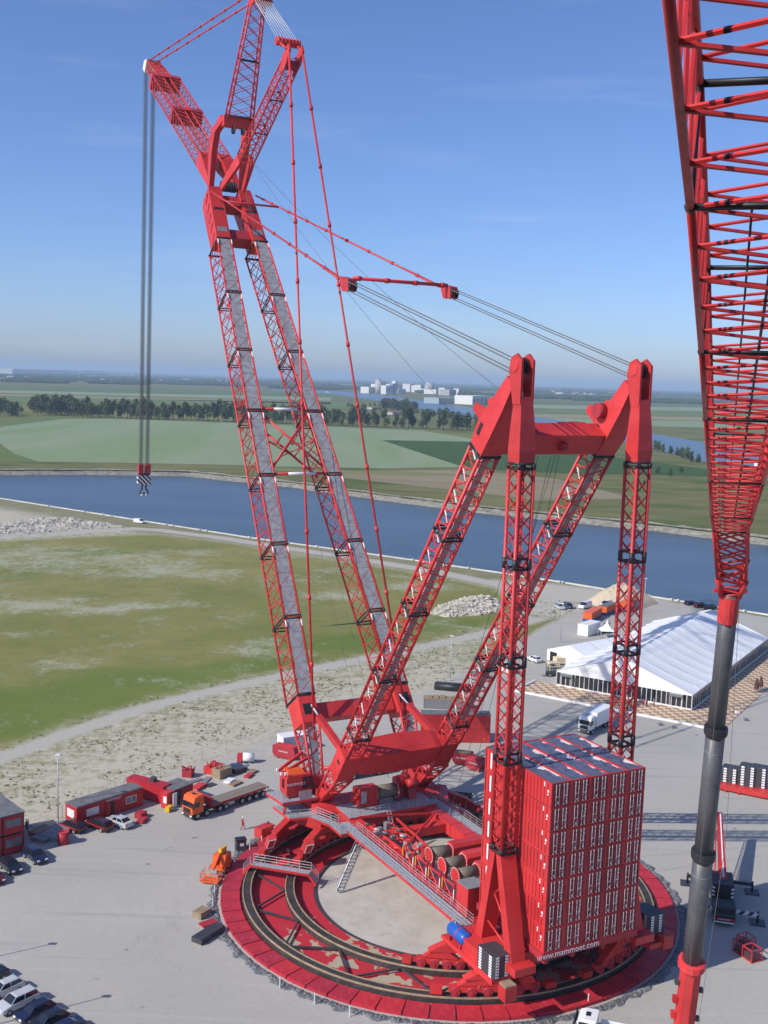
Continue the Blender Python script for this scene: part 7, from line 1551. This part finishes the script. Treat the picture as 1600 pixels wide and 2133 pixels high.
fac = [(768, 780, 806, 819, 'far_white', 0), (781, 787, 800, 819, 'far_white', 0), (788, 793, 790, 819, 'far_grey', 0), (793, 799, 792, 820, 'far_grey', 1), (799, 805, 792, 820, 'far_grey', 1), (804, 812, 803, 821, 'far_white', 0), (812, 818, 801, 821, 'far_white', 0), (818, 823, 799, 821, 'far_grey', 0), (823, 828, 794, 821, 'far_white', 0), (829, 845, 810, 820, 'far_white', 0), (854, 863, 800, 816, 'far_white', 0), (865, 870, 803, 817, 'far_white', 0), (876, 884, 802, 818, 'far_white', 0), (886, 898, 810, 819, 'far_white', 0), (900, 907, 797, 820, 'far_grey', 1), (908, 924, 812, 821, 'far_white', 0), (926, 934, 808, 822, 'far_white', 0), (936, 950, 812, 824, 'far_grey', 0), (955, 962, 810, 824, 'far_white', 0)]
desc = ['low white hall leftmost of', 'white block beside the grey tower of', 'tall slim grey tower of', 'left grey silo of', 'right grey silo of', 'white block right of the silos of', 'narrow white block of', 'grey lift tower of', 'tall white tower right of the silos of', 'long low white shed of', 'square white tower standing apart in', 'slim white tower after the square one in', 'white block in the middle of', 'low white block in the middle of', 'grey tower right of the middle of', 'low white shed right of the middle of', 'white tower near the right end of', 'grey shed near the right end of', 'rightmost white block of']
for (x0, x1, yt, yb, wl_, cy_), dd in zip(fac, desc): far_block('factory_building', dd + ' the far factory', 'building', x0, x1, yt, yb, M[wl_], None, 'far factory across the canal', cyl=bool(cy_), wins=3 if not cy_ else 0)
far_block('warehouse', 'white warehouse with dark bays across the far canal', 'building', 984, 1030, 825, 843, M['far_white'], None, depth=60, wins=6)
far_block('greenhouse', 'long pale green roofed shed across the far canal', 'building', 914, 966, 829, 841, M['far_green'], M['far_green'], depth=50)
far_block('warehouse', 'very long white roofed depot on the left horizon', 'building', 26, 218, 771.5, 780, M['far_white'], None, depth=200)
far_block('farmhouse', 'brown roofed farmhouse before the tree clump', 'house', 776, 794, 846, 853, M['far_grey'], M['far_roof'], gable=True, wins=3); far_block('farmhouse', 'brown roofed barn between the row trees', 'house', 818, 838, 856, 864, M['far_grey'], M['far_roof'], gable=True); far_block('farmhouse', 'farmhouse among trees at the far left edge', 'house', 22, 40, 852, 864, M['far_white'], M['far_roof'], gable=True, wins=2)
rs = random.Random(21)
for i in range(46):
    x = rs.choice((rs.uniform(300, 490), rs.uniform(350, 480), rs.uniform(190, 300), rs.uniform(1150, 1290), rs.uniform(0, 120))); y = hz_(x) + rs.uniform(16, 25); w = rs.uniform(2.5, 6); hh = rs.uniform(3, 5.5)
    far_block('village_house', 'small pale house of the far village', 'house', x, x + w, y - hh, y, M['far_white'] if rs.random() < .75 else M['far_grey'], M['far_roof'] if rs.random() < .5 else M['far_grey'], 'houses of the far villages', gable=True)
for i, (x, yt, lb) in enumerate(((472, 778, 'slim mast left of the boom in the far village'), (165, 756, 'thin far wind turbine on the left horizon'))):
    p = G(x, hz_(x) + 20); hh = (hz_(x) + 20 - yt) / F_PX * p.length; r_ = empty('mast' if i == 0 else 'wind_turbine', p); tag(r_, lb, 'mast' if i == 0 else 'turbine'); mb = MB(); mb.tube((0, 0, 0), (0, 0, hh), 2.0, 8, 1.0); mb.build('tower', M['far_white'], r_)
    if i:
        for k in range(3): mb = MB(); a = k * 2.094 + .4; mb.beam((0, -2, hh), (24 * math.cos(a), -2, hh + 24 * math.sin(a)), 1.6, .6, w1=.5); mb.build('blade', M['far_white'], r_)
bg_ = empty('river_barge', G(1603, 985), heading((1560, 978), (1640, 992))); tag(bg_, 'red and white barge on the far canal at the right edge', 'boat'); mb = MB(); mb.prism([V(-22, -4, 0), V(20, -4, 0), V(24, -4, 3), V(-22, -4, 3)], (0, 8, 0)); mb.build('hull', M['red_dull'], bg_); mb = MB(); mb.bb(-20, -13, -3, 3, 3, 8); mb.build('wheelhouse', M['white'], bg_); mb = MB(); mb.tube((-12, 0, 3), (-12, 0, 13), .4, 6); mb.build('mast', M['white'], bg_)
bt = empty('small_boat', G(683, 818), .2); tag(bt, 'small white boat on the far canal', 'boat'); mb = MB(); mb.prism([V(-9, -2, .3), V(8, -2, .3), V(11, -2, 2.4), V(-9, -2, 2.4)], (0, 4, 0)); mb.build('hull', M['white'], bt); mb = MB(); mb.bb(-6, 0, -1.5, 1.5, 2.4, 6); mb.build('cabin', M['white'], bt)
# ------------------------------------------------------------------ heaps and tufts
def heap(name, pts, h, mt, label, rocks=0, rock_mat=None, rough=.35, seed=0, cat='heap'):
    P = np.array([(p.x, p.y) for p in GL(pts)]); c = P.mean(0); lo, hi = P.min(0) - 1, P.max(0) + 1; nx = 60; ny = 60
    gx, gy = np.meshgrid(np.linspace(lo[0], hi[0], nx), np.linspace(lo[1], hi[1], ny), indexing='ij'); Q = np.stack([gx.ravel(), gy.ravel()], 1); d = poly_sdf(Q, P); mx = d.max()
    z = np.array([(-.15 if dd < 0 else h * min(1, dd / (mx * .75)) ** .8 * (1 + rough * mnoise.noise((q[0] * .22, q[1] * .22, seed)) + rough * .6 * mnoise.noise((q[0] * .8, q[1] * .8, seed + 5)))) for q, dd in zip(Q, d)])
    idx = np.arange(nx * ny).reshape(nx, ny); mb = MB(); mb.add([(q[0] - c[0], q[1] - c[1], zz) for q, zz in zip(Q, z)], [tuple(f) for f in np.stack([idx[:-1, :-1].ravel(), idx[1:, :-1].ravel(), idx[1:, 1:].ravel(), idx[:-1, 1:].ravel()], 1).tolist()], not rocks)
    root = mb.build(name, mt, None, label, cat, loc=(c[0], c[1], 0))
    if rocks:
        rs = np.random.RandomState(seed + 1); rm_ = MB(); ins = np.where(d > .1)[0]
        for i in range(rocks):
            k = ins[rs.randint(len(ins))]; s = rs.uniform(.25, .8) ** 1.2; v = ico_v * rs.uniform(.6, 1.3, (12, 1)) * s * np.array([1, 1, .7]); rm_.add([(Q[k, 0] - c[0] + a + rs.uniform(-.1, .1), Q[k, 1] - c[1] + b, z[k] + e) for a, b, e in v], ico_f)
        rm_.build('rubble', rock_mat or mt, root, kind='stuff')
    return root
M['rubble'] = mat('pale_rubble', (.46, .42, .345), .95, var=.4, scale=.4, bump=.3)
heap('rubble_heap', [(-60, 1108), (-20, 1098), (30, 1090), (80, 1081), (150, 1084), (235, 1092), (262, 1098), (200, 1101), (120, 1107), (40, 1115), (-60, 1122)], 2.6, M['rubble'], 'long heap of broken concrete at the left by the road', 700, seed=1)
heap('rubble_heap', [(893, 1278), (915, 1262), (960, 1250), (1010, 1246), (1050, 1254), (1048, 1272), (1000, 1282), (930, 1286)], 2.0, M['rubble'], 'pale rubble heap on the meadow edge behind the crane', 450, seed=2)
heap('sand_heap', [(1222, 1252), (1250, 1240), (1290, 1236), (1340, 1246), (1372, 1258), (1340, 1268), (1290, 1268), (1240, 1262)], 5.2, mat('yellow_sand', (.55, .45, .31), .95, var=.08, scale=.2, bump=.15), 'smooth yellow sand heap on the quay', 0, rough=.15, seed=3)
rs = np.random.RandomState(12); sel = np.where((gat['yard'] < -.8) & (gat['field'] < 1) & (gat['track'] < -.5) & (P2[:, 1] < 330) & (P2[:, 0] > -130) & (P2[:, 0] < 120))[0]
tv, tf = [], []; k = 0
for q in rs.choice(sel, 9000):
    x, y = P2[q] + rs.uniform(-.7, .7, 2)
    if mnoise.noise((x * .12, y * .12, 4)) + .35 * mnoise.noise((x * .5, y * .5, 9)) < -.02 + rs.uniform(-.15, .15): continue
    s = rs.uniform(.08, .26)
    for j in range(4):
        a = rs.uniform(0, 6.28); r0 = s * .45; hh = s * rs.uniform(.5, 1.1); cx_, cy_ = x + rs.uniform(-.25, .25), y + rs.uniform(-.25, .25)
        tv += [(cx_ + r0 * math.cos(a), cy_ + r0 * math.sin(a), -.02), (cx_ - r0 * math.cos(a), cy_ - r0 * math.sin(a), -.02), (cx_ - r0 * .6 * math.cos(a) + .1 * s, cy_ - r0 * .6 * math.sin(a), hh), (cx_ + r0 * .5 * math.cos(a), cy_ + r0 * .5 * math.sin(a) + .1 * s, hh * .8)]; tf.append((k, k + 1, k + 2, k + 3)); k += 4
me = bpy.data.meshes.new('grass_tufts'); me.from_pydata(tv, [], tf); me.materials.append(land_mat('tuft_green', (.13, .14, .055), (.22, .21, .11), .8)); o = bpy.data.objects.new('grass_tufts', me); COL.objects.link(o); tag(o, 'sparse grass tufts on the sandy strip', 'grass', kind='stuff')
# ------------------------------------------------------------------ haze
hb = MB(); hb.bb(-17000, 17000, -300, 29000, -8, 142); hm = bpy.data.materials.new('haze'); hm.use_nodes = True; nt = hm.node_tree
for n in list(nt.nodes):
    if n.type == 'BSDF_PRINCIPLED': nt.nodes.remove(n)
pv_ = nn(nt, 'ShaderNodeVolumePrincipled'); pv_.inputs['Color'].default_value = (.60, .80, 1.0, 1); pv_.inputs['Density'].default_value = HAZE; pv_.inputs['Anisotropy'].default_value = .0
nt.links.new(pv_.outputs[0], nt.nodes['Material Output'].inputs['Volume']); hb.build('haze', hm, kind='stuff')
